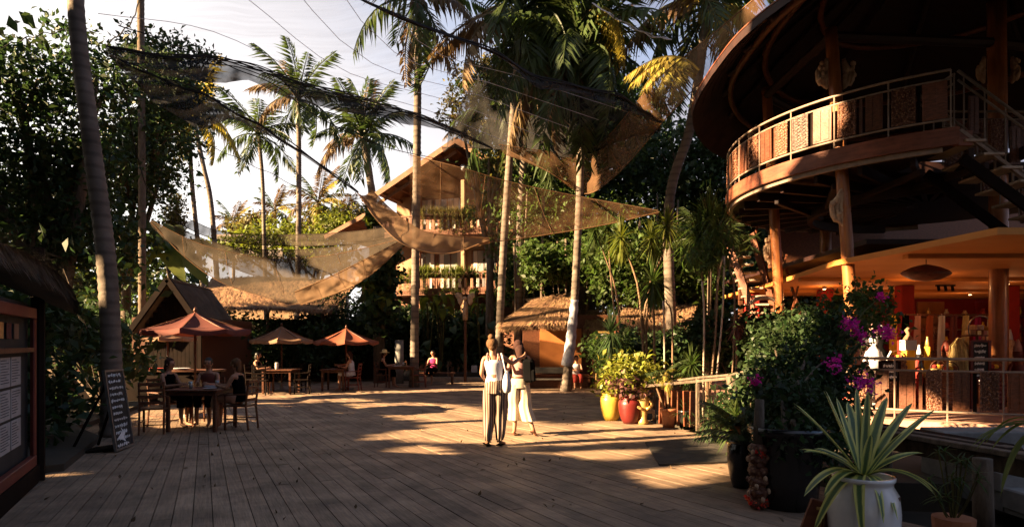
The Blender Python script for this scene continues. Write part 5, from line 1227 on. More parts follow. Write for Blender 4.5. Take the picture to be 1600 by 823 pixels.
# palm leaf entering from the right edge
t = thing('fan_palm', 'yellow green strap leaved palm reaching in from the right edge of the picture', 'palm plant', V(.86 * 4.4, 4.4, 0)); c = t.location.copy()
MB().tube([c, c + V(0, 0, .5), V(.845 * 4.4, 4.4, 1.0)], [.05, .045, .03], 8).build('stem', MT['bark'], t, smooth=True)
SL = [strap_mesh('leaf', MT['leafy'], 1, .03, r_, d_, .4, 10) for r_, d_ in ((.4, .6), (.2, .9), (.1, 1.2), (.6, .9))]
for i, (az, ty, L) in enumerate(((178, 0, .6), (186, 1, .55), (194, 1, .6), (204, 2, .55), (215, 2, .6), (228, 2, .5), (240, 2, .55), (170, 3, .55), (160, 0, .5), (60, 0, .6), (20, 1, .6), (-20, 2, .6), (100, 3, .6), (280, 2, .5), (320, 1, .5), (182, 3, .5))):
    link('leaf', SL[ty], t, V(.845 * 4.4, 4.4, 1.0) - c, (R(random.uniform(-20, 20)), 0, R(az)), L)
# carved bench end with triangular emblem
t = thing('wooden_sign', 'tilted orange brown carved wooden plank with a triangular mark left of the white jar', 'sign', P(1262, 823, 4.1) * 1.0); c = V(.462 * 4.1, 4.1, .25); t.location = c
rot = Euler((.15, .28, 0)).to_matrix()
MB().box((0, 0, .05), (.17, .03, .62), rot, bev=.006).build('plank', MT['fascia'], t, world=False)
def sg(x, z): return rot @ V(x, -.019, z)
mb = MB(); mb.tube([sg(-.05, .12), sg(.0, .28), sg(.05, .12), sg(-.05, .12)], .006, 5); mb.tube([sg(-.02, .12), sg(.0, .2), sg(.02, .12)], .005, 5); mb.tube([sg(-.06, .31), sg(.06, .33)], .011, 5); mb.tube([sg(0, .2), sg(0, .24)], .005, 5); mb.build('carved_mark', MT['gold'], t, world=False)
MB().bar((0, 0, -.25), (0.1, 0, .0), .05, .05).build('foot', MT['dark'], t, world=False)

# ================================================================ fence, bench and mat on the right
t = thing('rope_fence', 'low fence with weathered rail, boards and leaning post along the planting bed', 'fence', (3.0, 11.2, 0))
f0, f1, f2, f3 = P(1032, 598, 12.2), P(1090, 590, 11.6), P(1142, 585, 11.0), P(1190, 573, 10.6)
MB().tube(crv([f0, f1, f2, f3, P(1250, 550, 10.4)], 16), .024, 8).build('rail', MT['bark'], t, smooth=True)
MB().bar(f0 - V(.3, 0, .06), f1 - V(0, 0, .06), .07, .05, bev=.005).build('rail', MT['bark'], t); MB().bar(f1 - V(0, 0, .06), f2 - V(0, 0, .06), .07, .05, bev=.005).build('rail', MT['bark'], t)
MB().bar(V(f1.x, f1.y, 0), f1, .06, .06, bev=.006).build('post', MT['bark'], t)
MB().tube([V(f2.x + .12, f2.y, .0), V(f2.x - .0, f2.y, f2.z - .02)], .085, 10).build('post', MT['bark'], t, smooth=True)
for i in range(6):
    p = f0.lerp(f1, (i + .5) / 6); MB().box((p.x, p.y + .12, .38), (.13, .03, .66), (0, random.uniform(-.05, .05), .4), bev=.005).build('fence_board', MT['teak' if i % 2 else 'teak2'], t)
for i in range(6):
    p = f1.lerp(f2, (i + .5) / 6); MB().tube([V(p.x, p.y + .1, .1), V(p.x, p.y + .1, .78)], .012, 5).build('wire_stake', MT['dark'], t)
t = thing('carved_animal', 'small pale carved wooden animal stool beside the red glazed jar', 'carving', G(1012, 657)); c = t.location.copy()
MB().tube(crv([c + V(-.12, 0, .17), c + V(0, 0, .2), c + V(.14, 0, .19)], 8), [.03, .045, .05, .05, .05, .05, .045, .03], 10).ball(c + V(-.17, 0, .2), (.045, .035, .035), 10, 6).build('body', MT['stat'], t, smooth=True)
for x in (-.1, .12):
    for y in (-.04, .04): MB().tube([c + V(x, y, .17), c + V(x + .01, y, .08), c + V(x - .01, y, 0)], [.02, .016, .02], 6).build('leg', MT['stat'], t, smooth=True)
t = thing('gilt_carving', 'upright golden brown carved figure between red jar and small palm', 'carving', P(1010, 0, 12.5) * V(1, 1, 0) if False else V(.205 * 12.6, 12.6, 0)); c = t.location.copy()
MB().lathe([(.1, 0), (.11, .05), (.07, .1), (.09, .3), (.12, .45), (.08, .55), (.06, .6), (.09, .68), (.08, .78), (.02, .86)], c, 16).build('figure', MT['gold'], t, smooth=True)
for s_ in (-1, 1): MB().tube(crv([c + V(s_ * .09, -.04, .5), c + V(s_ * .16, -.08, .38), c + V(s_ * .04, -.12, .3)], 7), .03, 8).build('arm', MT['gold'], t, smooth=True)
mt_ = MB(); q = [G(1008, 692), G(1140, 681), G(1215, 700), G(1165, 722), G(1030, 727)]; n_ = len(q)
mt_.prism([(p.x, p.y) for p in q][::-1], .003, .022); o = mt_.build('floor_mat', MT['stone'], origin=tuple(q[0])); tag(o, 'dark flat rubber mat lying on the sunlit deck at right', 'mat')
# foreground timber counter on the right
t = thing('timber_shelf', 'weathered grey timber shelf on a thick post in front of the lower railing', 'shelf', (4.2, 6.1, 0))
a, b = P(1372, 668, 7.0), P(1575, 702, 5.5)
for i in range(4):
    o_ = V(-.06, -.16, 0) * i; MB().bar(a + o_ + V(0, 0, .02), b + o_ + V(0, 0, .02), .155, .05, bev=.008).build('plank', MT['bark' if i % 2 else 'dark'], t)
MB().bar(a + V(-.1, -.4, -.1), b + V(-.1, -.4, -.1), .06, .14, bev=.008).build('apron', MT['bark'], t)
MB().tube([V(.737 * 5.2, 5.2, 0), V(.735 * 5.2, 5.2, b.z - .02)], [.078, .07], 12).build('post', MT['bark'], t, smooth=True); MB().tube([V(a.x - .1, a.y - .3, 0), V(a.x - .1, a.y - .3, a.z - .02)], .07, 12).build('post', MT['bark'], t, smooth=True)
t = thing('stone_steps', 'grey stone steps in shade at the lower right edge behind the timber post', 'steps', (5.2, 6.2, 0))
for i in range(4): MB().box((5.7, 6.0 + i * .42, .1 + .14 * i - .0), (1.9, .42, .2 + .0), bev=.015).box((5.7, 6.0 + i * .42, (.14 * i) / 2 - .02), (1.86, .4, .14 * i + .04)).build('step', MT['concrete'], t)
# notice board
t = thing('notice_board', 'white paper notice board in a wooden frame beside the small thatch tuft', 'notice board', (2.95, 21, 0)); c0_, c1_ = P(932, 520, 21.5), P(951, 580, 21.5)
x0_, x1_, z1_, z0_ = c0_.x, c1_.x + .05, c0_.z, c1_.z
MB().box(((x0_ + x1_) / 2, 21.5, (z0_ + z1_) / 2), (x1_ - x0_, .03, z1_ - z0_)).build('panel', MT['white'], t)
for x in (x0_, x1_): MB().box((x, 21.48, z1_ / 2 + .03), (.06, .07, z1_ + .06)).build('post', MT['gold'], t)
MB().box(((x0_ + x1_) / 2, 21.48, z1_ + .03), (x1_ - x0_, .06, .06)).build('frame_rail', MT['gold'], t)
mb = MB()
for i in range(9): mb.box((x0_ + (x1_ - x0_) * random.uniform(.4, .55), 21.482, z1_ - .1 - i * .12), ((x1_ - x0_) * random.uniform(.4, .7), .004, .03))
mb.build('printed_lines', MT['ink'], t)
# winged statue in front of the house and white cube lamp
c = P(727, 500, 26); t = thing('winged_statue', 'pale carved bird statue with raised wings on a slim post before the house', 'statue', (c.x, c.y, 0))
MB().tube([V(c.x, c.y, 0), V(c.x, c.y, c.z)], .06, 8).build('post', MT['teak'], t)
MB().tube([c, c + V(.0, 0, .35), c + V(.02, 0, .6), c + V(.0, 0, .78)], [.1, .12, .09, .06], 10).ball(c + V(-.02, -.02, .88), .09, 10, 7).build('body', MT['stat'], t, smooth=True)
for s_ in (-1, 1): MB().ball(c + V(s_ * .2, 0, .85), (.12, .04, .24), 10, 7).ball(c + V(s_ * .3, 0, 1.0), (.1, .03, .13), 10, 6).build('wing', MT['stat'], t, smooth=True)
c = G(739, 590); c.y = 27; c.x = -1.62; t = thing('planter_cube', 'small white cube lamp on the step in front of the house', 'lamp', (c.x, 27.3, .3)); MB().box((c.x, 27.5, .47), (.26, .26, .3), bev=.03).build('shade', MT['white'], t); MB().box((c.x, 27.5, .315), (.2, .2, .02)).build('base', MT['dark'], t)

# ================================================================ things in the shop
c = P(1447, 428, 11.2); t = thing('pendant_lamp', 'boat shaped woven pendant lamp hanging under the ochre ceiling', 'lamp', c)
MB().lathe([(.02, -.13), (.24, -.1), (.41, -.02), (.44, .01), (.4, .05), (.25, .12), (.08, .16), (.02, .17)], c, 28, 1, .5).build('shade', MT['teak2'], t, smooth=True); MB().tube([c + V(0, 0, .16), V(c.x, c.y, 3.1)], .008, 5).build('cord', MT['rope'], t)
c = P(1477, 450, 16.5); t = thing('track_light', 'short black track with three spots below the ochre ceiling', 'lamp', V(c.x, c.y, 3.1)); MB().box((c.x, c.y, 3.07), (.5, .04, .04)).build('track', MT['dark'], t)
for i in range(3): MB().tube([V(c.x - .18 + i * .18, c.y, 3.05), V(c.x - .18 + i * .18, c.y - .03, 2.93)], .035, 8).build('spot_head', MT['dark'], t)
def shopfig(name, label, cat, px, py, Y, prof, m, extra=None, z0=.3):
    """turned or carved upright goods standing on the shop floor, top at pixel row py"""
    c = P(px, py, Y); h = c.z - z0; c.z = z0; t = thing(name, label, cat, c); MB().lathe([(r, z * h) for r, z in prof], c, 18).build('body', MT[m], t, smooth=True)
    if prof is FIG:
        r0 = .15
        for s_ in (-1, 1): MB().tube(crv([c + V(s_ * .12, 0, h * .74), c + V(s_ * .21, -.03, h * .6), c + V(s_ * random.uniform(.1, .3), -.14, h * random.uniform(.45, .8))], 7), [.04, .036, .032, .03, .026, .022, .02], 7).build('arm', MT[m], t, smooth=True)
        MB().lathe([(.13, h * .52), (.24, h * .1), (.25, h * .08)], c, 16).build('skirt', MT[random.choice(('redcl', 'teak2', 'cream', 'black'))], t, smooth=True)
    if extra: extra(t, c, h)
    return t
FIG = [(.14, 0), (.15, .04), (.08, .08), (.1, .3), (.13, .5), (.15, .66), (.11, .76), (.05, .82), (.085, .88), (.085, .95), (.03, 1)]
def cap(m, r=.12):
    return lambda t, c, h: MB().lathe([(r, 0), (r * .9, .1), (r * .4, .22), (.02, .25)], c + V(0, 0, h - .05), 14).build('headdress', MT[m], t, smooth=True)
def lampx(t, c, h): MB().lathe([(.15, 0), (.15, .2), (.13, .2), (.13, .02)], c + V(0, 0, h - .02), 20).build('shade', MT['white'], t, smooth=False); MB().lathe([(.03, 0), (.1, .02), (.03, .12), (.07, .2), (.02, .26)], c + V(0, 0, h + .18), 12).build('finial', MT['cantan'], t, smooth=True)
shopfig('column_lamp', 'tall yellow cloth column lamp with white shade inside the shop', 'lamp', 1419, 545, 13.0, [(.16, 0), (.13, .1), (.12, .5), (.13, .9), (.12, 1)], 'yellow', lampx)
shopfig('draped_figure', 'white and pink draped figure standing left of the black dressed mannequin', 'figure', 1365, 520, 13.2, FIG, 'white', cap('pink'))
shopfig('mannequin', 'black dressed mannequin behind the magenta flowers in the shop', 'mannequin', 1376, 522, 13.6, FIG, 'black', cap('white', .09))
shopfig('stone_guardian', 'pale carved guardian figure at the left of the shop beside the post', 'statue', 1330, 528, 12.6, FIG, 'stat', cap('cream', .1))
shopfig('yellow_banner', 'narrow bright yellow hanging cloth in the middle of the shop', 'cloth', 1449, 540, 14.0, [(.06, 0), (.07, .5), (.06, .98), (.02, 1)], 'yellow', cap('gold', .05))
shopfig('red_vase', 'tall red turned vase right of the yellow column lamp', 'vase', 1431, 560, 13.4, [(.08, 0), (.1, .3), (.14, .55), (.1, .75), (.05, .85), (.08, .95), (.07, 1)], 'redcl')
shopfig('dark_vase', 'slim dark vase with a white top near the yellow column lamp', 'vase', 1436, 553, 13.8, [(.08, 0), (.12, .4), (.1, .7), (.05, .9), (.06, 1)], 'potk', cap('white', .05))
shopfig('carved_figure', 'dark carved figure in front of the raffia bundle at its left', 'figure', 1478, 545, 14.2, FIG, 'teak2', cap('redframe', .1))
shopfig('carved_figure', 'brown carved wooden figure with an arm raised left of the stringed frame', 'figure', 1462, 505, 15.5, FIG, 'carve', cap('teak', .1))
shopfig('carved_figure', 'small red capped figure at the far right of the shop behind the railing', 'figure', 1590, 545, 13.0, FIG, 'redframe', cap('pink', .08))
shopfig('carved_figure', 'small pale figure just right of the golden front post', 'figure', 1578, 528, 14.5, FIG, 'stat', cap('white', .06))
shopfig('carved_figure', 'short dark figure with white face paint left of the first chalkboard', 'figure', 1352, 535, 13.8, FIG, 'pink', cap('white', .08))
# raffia bundle
c = P(1500, 527, 12.8); t = thing('raffia_bundle', 'tall blond raffia bundle hanging on a stand in the shop', 'raffia', V(c.x, c.y, .3)); mb = MB()
for i in range(420):
    a = random.uniform(0, 6.28); r0, r1 = random.uniform(0, .08), random.uniform(.08, .24); z1 = random.uniform(.35, 1.0); p0 = V(c.x + math.cos(a) * r0, c.y + math.sin(a) * r0, c.z - random.uniform(0, .15)); p1 = V(c.x + math.cos(a + .3) * r1, c.y + math.sin(a + .3) * r1, .3 + z1); m_ = (p0 + p1) / 2 + V(math.cos(a) * .05, math.sin(a) * .05, .1); s = V(-math.sin(a), math.cos(a), 0) * .009
    mb.add([p0 - s, p0 + s, m_ + s * 1.4, m_ - s * 1.4, p1], [(0, 1, 2, 3), (3, 2, 4)])
mb.build('strands', MT['raffia'], t); MB().tube([V(c.x, c.y, .3), c], .03, 6).lathe([(.2, .3), (.2, .34)], V(c.x, c.y, 0), 12).build('stand', MT['teak'], t)
# two chalkboards in the shop
def cboard(label, px0, py0, px1, py1, Y, fm, rows_, seed):
    a, b = P(px0, py0, Y), P(px1, py1, Y); c = (a + b) / 2; w_, h_ = b.x - a.x, a.z - b.z; t = thing('chalkboard', label, 'chalkboard', V(c.x, Y, .3))
    MB().box((c.x, Y, c.z), (w_, .03, h_)).build('board', MT['board'], t)
    for s_ in (-1, 1):
        MB().box((c.x + s_ * (w_ / 2 + .025), Y - .01, (a.z + .33) / 2 + .0), (.05, .05, a.z - .3 + .03)).build('frame', MT[fm], t); MB().box((c.x, Y - .01, c.z + s_ * (h_ / 2 + .02)), (w_, .05, .04)).build('frame', MT[fm], t)
    mb = MB(); scribble(mb, lambda x, y: V(c.x + x, Y - .02, c.z + y), rows_, w_, h_, seed, .011); mb.build('handwriting', MT['chalk'], t)
cboard('chalkboard in a red frame with white writing right of the raffia bundle', 1519, 534, 1543, 590, 12.6, 'redframe', 6, 11)
cboard('small chalkboard behind the lower railing left of the yellow column lamp', 1377, 566, 1402, 592, 12.4, 'dark', 3, 12)
# shelf goods
t = thing('wire_arch', 'thin metal arch display stand above the red framed chalkboard', 'display stand', P(1532, 530, 13.6)); c = P(1532, 530, 13.6)
MB().tube([c + V(.26 * math.cos(a), 0, .22 + .28 * math.sin(a)) for a in np.linspace(3.6, .4, 14)], .014, 6).build('arch', MT['metal'], t, smooth=True); MB().tube([V(c.x, c.y + .1, .3), c + V(0, .1, .1)], .03, 6).build('stand', MT['teak'], t); MB().box(c + V(0, .1, .08), (.5, .3, .03)).build('shelf', MT['teak2'], t)
k_ = 0
for i, (dx_, dz, m_) in enumerate(((-.14, .13, 'cream'), (-.02, .13, 'gold'), (.1, .13, 'pink'), (-.1, .24, 'stat'), (.04, .24, 'white'), (.17, .22, 'gold'))):
    o = MB().box(c + V(dx_, .1, dz + .015), (.11, .16, .1), (0, 0, .2 * i), bev=.008).build('gift_box', MT[m_], origin=c + V(dx_, .1, dz)); tag(o, ['cream box, lowest left', 'gilt box, lowest middle', 'pink box, lowest right', 'tan box, upper left', 'white box, upper middle', 'gilt box, upper right'][i] + ' of the little stack under the wire arch', 'box', 'small boxes stacked under the wire arch')
goods = [('white', .09), ('redcl', .1), ('gold', .08), ('pink', .07), ('teak2', .1), ('cream', .08), ('carve', .1), ('yellow', .06), ('stat', .09), ('orange', .08)]
places = ['bottom', 'second', 'third', 'fourth', 'top']
for sidx in range(5):
    for j in range(9):
        m_, r_ = goods[(j * 3 + sidx * 4) % 10]; x = 12.8 + j * .62; z = .73 + sidx * .45; h_ = random.uniform(.14, .3)
        o = MB().lathe([(r_ * .7, 0), (r_, h_ * .4), (r_ * .5, h_ * .75), (r_ * .6, h_)], (x, 21.6, z), 12).build('ornament', MT[m_], origin=(x, 21.6, z), smooth=True); tag(o, 'small coloured ornament standing on a shelf of the red back wall', 'ornament', 'small ornaments on the shop wall shelves')
tb = [(1395, 583, 14.5), (1462, 590, 13.6), (1540, 600, 14.2)]
for i, (px, py, Y) in enumerate(tb):
    c = P(px, py, Y); t = thing('display_table', ['low display table left of the yellow column lamp', 'low display table before the dark carved figures', 'low display table behind the red framed chalkboard'][i], 'table', V(c.x, Y, .3)); MB().box((c.x, Y, c.z), (.9, .6, .04), bev=.006).build('table_top', MT['teak2'], t)
    for sx in (-.4, .4):
        for sy in (-.25, .25): MB().box((c.x + sx, Y + sy, (c.z - .02 + .3) / 2), (.05, .05, c.z - .32)).build('leg', MT['teak'], t)
    for k in range(4):
        m_ = ('white', 'redcl', 'gold', 'cream', 'pink')[(k + i * 2) % 5]; o = MB().lathe([(.05, 0), (.09, .06), (.04, .14), (.05, .18)], (c.x - .3 + k * .2, Y, c.z + .02), 12).build('jar', MT[m_], origin=(c.x - .3 + k * .2, Y, c.z + .02), smooth=True)
        tag(o, '%s jar, %s on the %s' % ({'white': 'white', 'redcl': 'red', 'gold': 'gilt', 'cream': 'cream', 'pink': 'pink'}[m_], ('leftmost', 'second from left', 'third from left', 'rightmost')[k], ['table left of the yellow lamp', 'table before the carved figures', 'table behind the framed chalkboard'][i]), 'jar', 'jars on the display tables')

# glasses and plates on the tables, loose leaves on the deck
for i, (x, y, z, k_, l_) in enumerate(((-5.9, 11.75, .76, 'glass', 'drinking glass nearest the camera on the red umbrella table'), (-5.55, 12.05, .76, 'glass', 'drinking glass at the far right of the red umbrella table'), (-5.75, 12.2, .76, 'plate', 'white plate at the back of the red umbrella table'),
        (-5.5, 11.65, .76, 'plate', 'white plate at the front right of the red umbrella table'), (-5.9, 21.3, .72, 'plate', 'white plate on the low table before the woman in white'), (-3.9, 23.0, .76, 'glass', 'glass on the table of the straw hatted reader'))):
    if k_ == 'glass': o = MB().lathe([(.028, 0), (.034, .06), (.038, .13), (.034, .13), (.026, .02)], (x, y, z), 14).build('glass', MT['glass'], origin=(x, y, z), smooth=True)
    else: o = MB().lathe([(.05, 0), (.11, .015), (.125, .02), (.1, .015), (.02, .008)], (x, y, z), 18).build('plate', MT['white'], origin=(x, y, z), smooth=True)
    tag(o, l_, k_)
pts = [[random.uniform(-6, 3.6), random.uniform(5.5, 20), .012] for _ in range(210)]
C = np.array([p for p in pts if in_poly(np.array([p[0]]), np.array([p[1]]), DECK)[0]]); Vt, Fc = leaves_np(C, .055, up=6); o = link('fallen_leaves', np_mesh('fallen_leaves', Vt, Fc, MT['frondd'])); tag(o, 'scattered small dry leaves lying on the deck boards', 'fallen leaves', kind='stuff')

# hanging scarves, pictures and baskets in the shop
rk = thing('scarf_rail', 'wooden rail with hanging scarves across the middle of the shop', 'clothes rail', V(9.2, 14.9, .3))
MB().tube([V(7.9, 14.9, 2.25), V(11.4, 14.9, 2.25)], .02, 6).build('rail', MT['teak'], rk); 
for x in (7.9, 11.4): MB().tube([V(x, 14.9, .3), V(x, 14.9, 2.25)], .03, 6).build('post', MT['teak'], rk)
for i, m_ in enumerate(('redcl', 'cream', 'magenta', 'yellow', 'black', 'pink', 'canor', 'white', 'redframe', 'gold', 'magenta', 'cream')):
    x = 8.05 + i * .28; rows = []; w_ = random.uniform(.08, .12); l = random.uniform(.7, 1.3)
    for j in range(7): z = 2.27 - l * j / 6; rows.append([V(x + w_ * (k / 5 - .5) * 2 * (.6 + .4 * j / 6), 14.9 + .03 * math.sin(k * 2.4 + j * .5), z) for k in range(6)])
    o = MB().grid(rows).build('scarf', MT[m_], origin=(x, 14.9, 2.25), smooth=True)
    tag(o, '%s scarf, %s from the left on the shop rail' % ({'redcl': 'red', 'cream': 'cream', 'magenta': 'magenta', 'yellow': 'yellow', 'black': 'black', 'pink': 'pink', 'canor': 'rust', 'white': 'white', 'redframe': 'dark red', 'gold': 'gilt'}[m_], ('first', 'second', 'third', 'fourth', 'fifth', 'sixth', 'seventh', 'eighth', 'ninth', 'tenth', 'eleventh', 'last')[i]), 'scarf', 'scarves hanging on the shop rail')
for i, (px, py, Y, m_, l_) in enumerate(((1402, 560, 12.9, 'carve', 'carved brown basket left of the yellow column lamp'), (1466, 575, 12.8, 'raffia', 'straw basket with pale rim between the yellow cloth and raffia bundle'), (1556, 575, 12.6, 'redframe', 'dark red basket right of the framed chalkboard'), (1345, 570, 12.4, 'stat', 'pale basket beside the guardian figure'), (1485, 578, 12.5, 'teak2', 'brown basket at the foot of the raffia bundle'))):
    c = P(px, py, Y); t = thing('basket', l_, 'basket', V(c.x, c.y, .3)); mb = MB(); h_ = c.z - .3
    for k in range(9): mb.lathe([(.13 + .05 * math.sin(k * .35), k * h_ / 9), (.15 + .05 * math.sin(k * .35), (k + .5) * h_ / 9), (.13 + .05 * math.sin(k * .35 + .3), (k + .98) * h_ / 9)], V(c.x, c.y, .3), 14)
    mb.build('weave', MT[m_], t); MB().tube([c + V(.16 * math.cos(a), 0, .16 * math.sin(a)) for a in np.linspace(0, 3.14, 9)], .012, 5).build('handle', MT['teak'], t)
    for k in range(3): MB().ball(c + V((k - 1) * .08, 0, .03), .05, 8, 6).build('fruit', MT[('redcl', 'yellow', 'canor')[k]], t, smooth=True)
for i, (x, z, m_) in enumerate(((9.6, 2.3, 'white'), (10.6, 2.4, 'gold'), (11.5, 2.2, 'canor'), (12.3, 2.45, 'pink'))):
    t = thing('picture_frame', 'framed picture, %s of four hung on the red shop wall' % ('leftmost', 'second from left', 'third from left', 'rightmost')[i], 'picture', (x, 22.05, z)); MB().box((x, 22.06, z), (.6, .04, .45)).build('frame', MT['gold'], t); MB().box((x, 22.03, z), (.5, .02, .35)).build('print', MT[m_], t)
# ================================================================ coconut palms
palm('tall leaning coconut palm with ringed grey trunk at the left of the deck', [V(-6.85, 11, 0), P(168, 430, 11), P(140, 200, 11), P(118, 0, 11), P(100, -420, 11.2)], .165, .115, 3.4, 15)
palm('slim straight palm trunk rising through the leafy tree at left', [P(222, 605, 21), P(222, 300, 21), P(220, 0, 21), P(222, -160, 21)], .12, .1, 2.6, 12, bark='bark')
MB_ = MB().tube([V(-12.1, 20.8, 0), V(-12.1, 20.8, 2.0)], .19, 12).build('concrete_column', MT['concrete'], origin=(-12.1, 20.8, 0), smooth=True); tag(MB_, 'plain grey round column at the foot of the slim palm at left', 'column')
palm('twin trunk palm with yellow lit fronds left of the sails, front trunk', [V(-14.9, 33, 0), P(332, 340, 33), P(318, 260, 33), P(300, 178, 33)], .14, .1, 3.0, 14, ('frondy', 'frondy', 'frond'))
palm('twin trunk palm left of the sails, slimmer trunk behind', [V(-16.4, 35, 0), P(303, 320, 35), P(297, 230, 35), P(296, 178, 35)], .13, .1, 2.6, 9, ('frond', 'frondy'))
palm('slender palm in the far left sky with drooping dark crown', [V(-15.3, 40, 0), P(413, 380, 40), P(410, 280, 40), P(404, 212, 40)], .13, .11, 3.2, 15, ('frond',))
palm('palm with golden crown centre between the two dark crowns at left', [V(-13.2, 39, 0), P(466, 400, 39), P(467, 260, 39), P(466, 155, 39)], .17, .14, 3.6, 16, ('frond', 'frond', 'frond', 'frond', 'frondd'), azr=None)
palm('broad dense palm just left of the house roof', [V(-9.2, 43, 0), P(582, 330, 43), P(578, 280, 43), P(568, 215, 43)], .27, .22, 4.2, 26, ('frond', 'frond', 'frond', 'frond', 'frondd'), elev=(-45, 85))
palm('tall straight palm in front of the house with fronds at the top edge', [V(-3.55, 23.2, 0), P(649, 430, 23), P(652, 200, 22.5), P(654, 0, 22)], .15, .12, 3.0, 13, ('frond', 'frondd'), elev=(-75, 60))
palm('grey trunked palm behind the standing women rising to the top edge', [V(-.5, 22, 0), P(785, 420, 21.5), P(800, 200, 21), P(816, 20, 20.5)], .135, .105, 3.4, 26, ('frond', 'frond', 'frond', 'frond', 'frondd'), elev=(-60, 75))
wt = palm('central palm with silver cloth wrapped foot and very dense dark crown', [V(1.75, 21, 0), P(893, 520, 20.8), P(900, 430, 20.6), P(907, 250, 20.4), P(905, 80, 20)], .14, .11, 3.5, 40, ('frond', 'frond', 'frond', 'frond', 'frondd'), elev=(-75, 80))
cr_ = crv([P(886, 571, 20.9), P(891, 540, 20.85), P(893, 520, 20.8), P(896, 490, 20.7), P(898, 468, 20.65)], 20)
MB().tube(cr_, [.19 + .012 * math.sin(i * 1.7) - .0035 * i for i in range(20)], 14).build('cloth_wrap', MT['cloth_silver'], wt, smooth=True)
palm('dark palm crown behind and left of the central palm', [V(.2, 25, 0), P(815, 300, 25), P(830, 160, 25)], .16, .13, 3.8, 26, ('frond',), elev=(-60, 80))
palm('leaning palm trunk right of the hanging net, crown at the top edge', [V(5.2, 20.5, 0), P(1045, 330, 20.5), P(1078, 200, 20), P(1100, 60, 19.5), P(1108, 10, 19.3)], .17, .13, 3.1, 24, ('frondd', 'frond', 'frondy'), elev=(-60, 60))
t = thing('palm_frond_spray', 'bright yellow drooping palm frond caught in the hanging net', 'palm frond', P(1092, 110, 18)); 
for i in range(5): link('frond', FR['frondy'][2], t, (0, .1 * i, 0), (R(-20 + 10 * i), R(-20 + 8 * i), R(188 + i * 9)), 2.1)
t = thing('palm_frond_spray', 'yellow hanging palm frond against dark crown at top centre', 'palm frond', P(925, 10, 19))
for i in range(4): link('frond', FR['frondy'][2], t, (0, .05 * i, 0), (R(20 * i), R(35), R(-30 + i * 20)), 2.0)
for i, (px, py, Y, l_) in enumerate(((430, 330, 48, 'small distant palm between the two slim trunks'), (497, 318, 46, 'small distant olive palm left of the house roof'), (540, 345, 46, 'low distant palm at the edge of the house roof'), (365, 350, 50, 'small distant palm above the pale roof'), (735, 200, 40, 'distant palm top above the house roof'))):
    palm(l_, [V((px - 800) / F * Y, Y, 0), P(px, py, Y)], .14, .11, 2.3 + (i == 1) * .6, 14, ('frond', 'frondd', 'frondy'), name='distant_palm', nuts=False)

# ================================================================ leafy trees
def T(px, py, Y): v = P(px, py, Y); v.z = 0; return v
tree('leafy_tree', 'huge dark leafy tree filling the upper left behind the leaning palm', 'tree', (-10.5, 15, 0), [Bl(60, 260, 15, 90, 110, 90), Bl(150, 120, 15, 95, 75, 90), Bl(40, 400, 14.5, 90, 80, 80), Bl(130, 380, 15, 80, 80, 70), Bl(130, 250, 15, 70, 80, 70), Bl(30, 130, 15, 80, 60, 80), Bl(-90, 200, 14, 120, 180, 120)], 15500, .16, 'leafd', .3, per=34, sig=.13, keep='low')
tree('leafy_tree', 'sunlit green leafy tree behind the slim palm at left', 'tree', (-14.5, 24, 0), [Bl(200, 250, 24, 75, 85), Bl(270, 170, 24, 50, 60), Bl(240, 90, 24, 60, 40), Bl(195, 270, 22.5, 60, 60), Bl(200, 390, 22, 50, 60), Bl(245, 220, 22, 60, 60), Bl(255, 130, 22, 60, 50), Bl(120, 340, 22, 80, 60), Bl(30, 330, 22, 80, 90), Bl(310, 110, 24, 25, 45)], 19000, .2, 'leafd', .2, per=26, keep='low')
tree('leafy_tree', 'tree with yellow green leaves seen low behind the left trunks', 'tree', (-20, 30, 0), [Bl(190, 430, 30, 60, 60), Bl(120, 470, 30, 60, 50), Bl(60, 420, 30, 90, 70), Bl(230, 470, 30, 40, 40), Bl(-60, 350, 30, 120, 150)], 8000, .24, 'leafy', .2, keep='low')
tree('leafy_tree', 'open branched tree with fine leaves left of the central palms', 'tree', (-.9, 27, 0), [Bl(740, 140, 27, 45, 40), Bl(720, 185, 27, 40, 25), Bl(775, 180, 27, 40, 40), Bl(770, 110, 27, 35, 25), Bl(790, 240, 27, 45, 50)], 5200, .17, 'leafo', .2, per=16, sig=.1)
tree('leafy_tree', 'dark tree mass behind the central palm crown', 'tree', (3, 30, 0), [Bl(880, 150, 30, 80, 90, 60), Bl(960, 180, 30, 80, 80, 60), Bl(840, 260, 30, 90, 80, 60), Bl(930, 290, 30, 100, 80, 60), Bl(1000, 250, 30, 70, 90, 60), Bl(920, 90, 30, 60, 50)], 24000, .26, 'leafd', .35)
tree('leafy_tree', 'dark tree filling the space beside the pavilion roof', 'tree', (8, 27, 0), [Bl(1060, 280, 27, 80, 90, 60), Bl(1110, 330, 27, 70, 90, 60), Bl(1040, 400, 27, 90, 80, 60), Bl(1150, 230, 27, 70, 90, 60), Bl(1120, 440, 27, 80, 70, 60), Bl(1200, 330, 27, 80, 120, 60), Bl(1250, 450, 27, 90, 60)], 26000, .24, 'leafd', .3)
tree('fig_tree', 'big fig tree with many hanging aerial roots behind the stilt plants', 'tree', (3.2, 26, 0), [Bl(830, 350, 26, 60, 70), Bl(900, 370, 26, 70, 60), Bl(970, 370, 26, 60, 60), Bl(870, 290, 26, 60, 50)], 12000, .17, 'leaf', .4, per=20)
fg = bpy.data.objects['fig_tree']; 
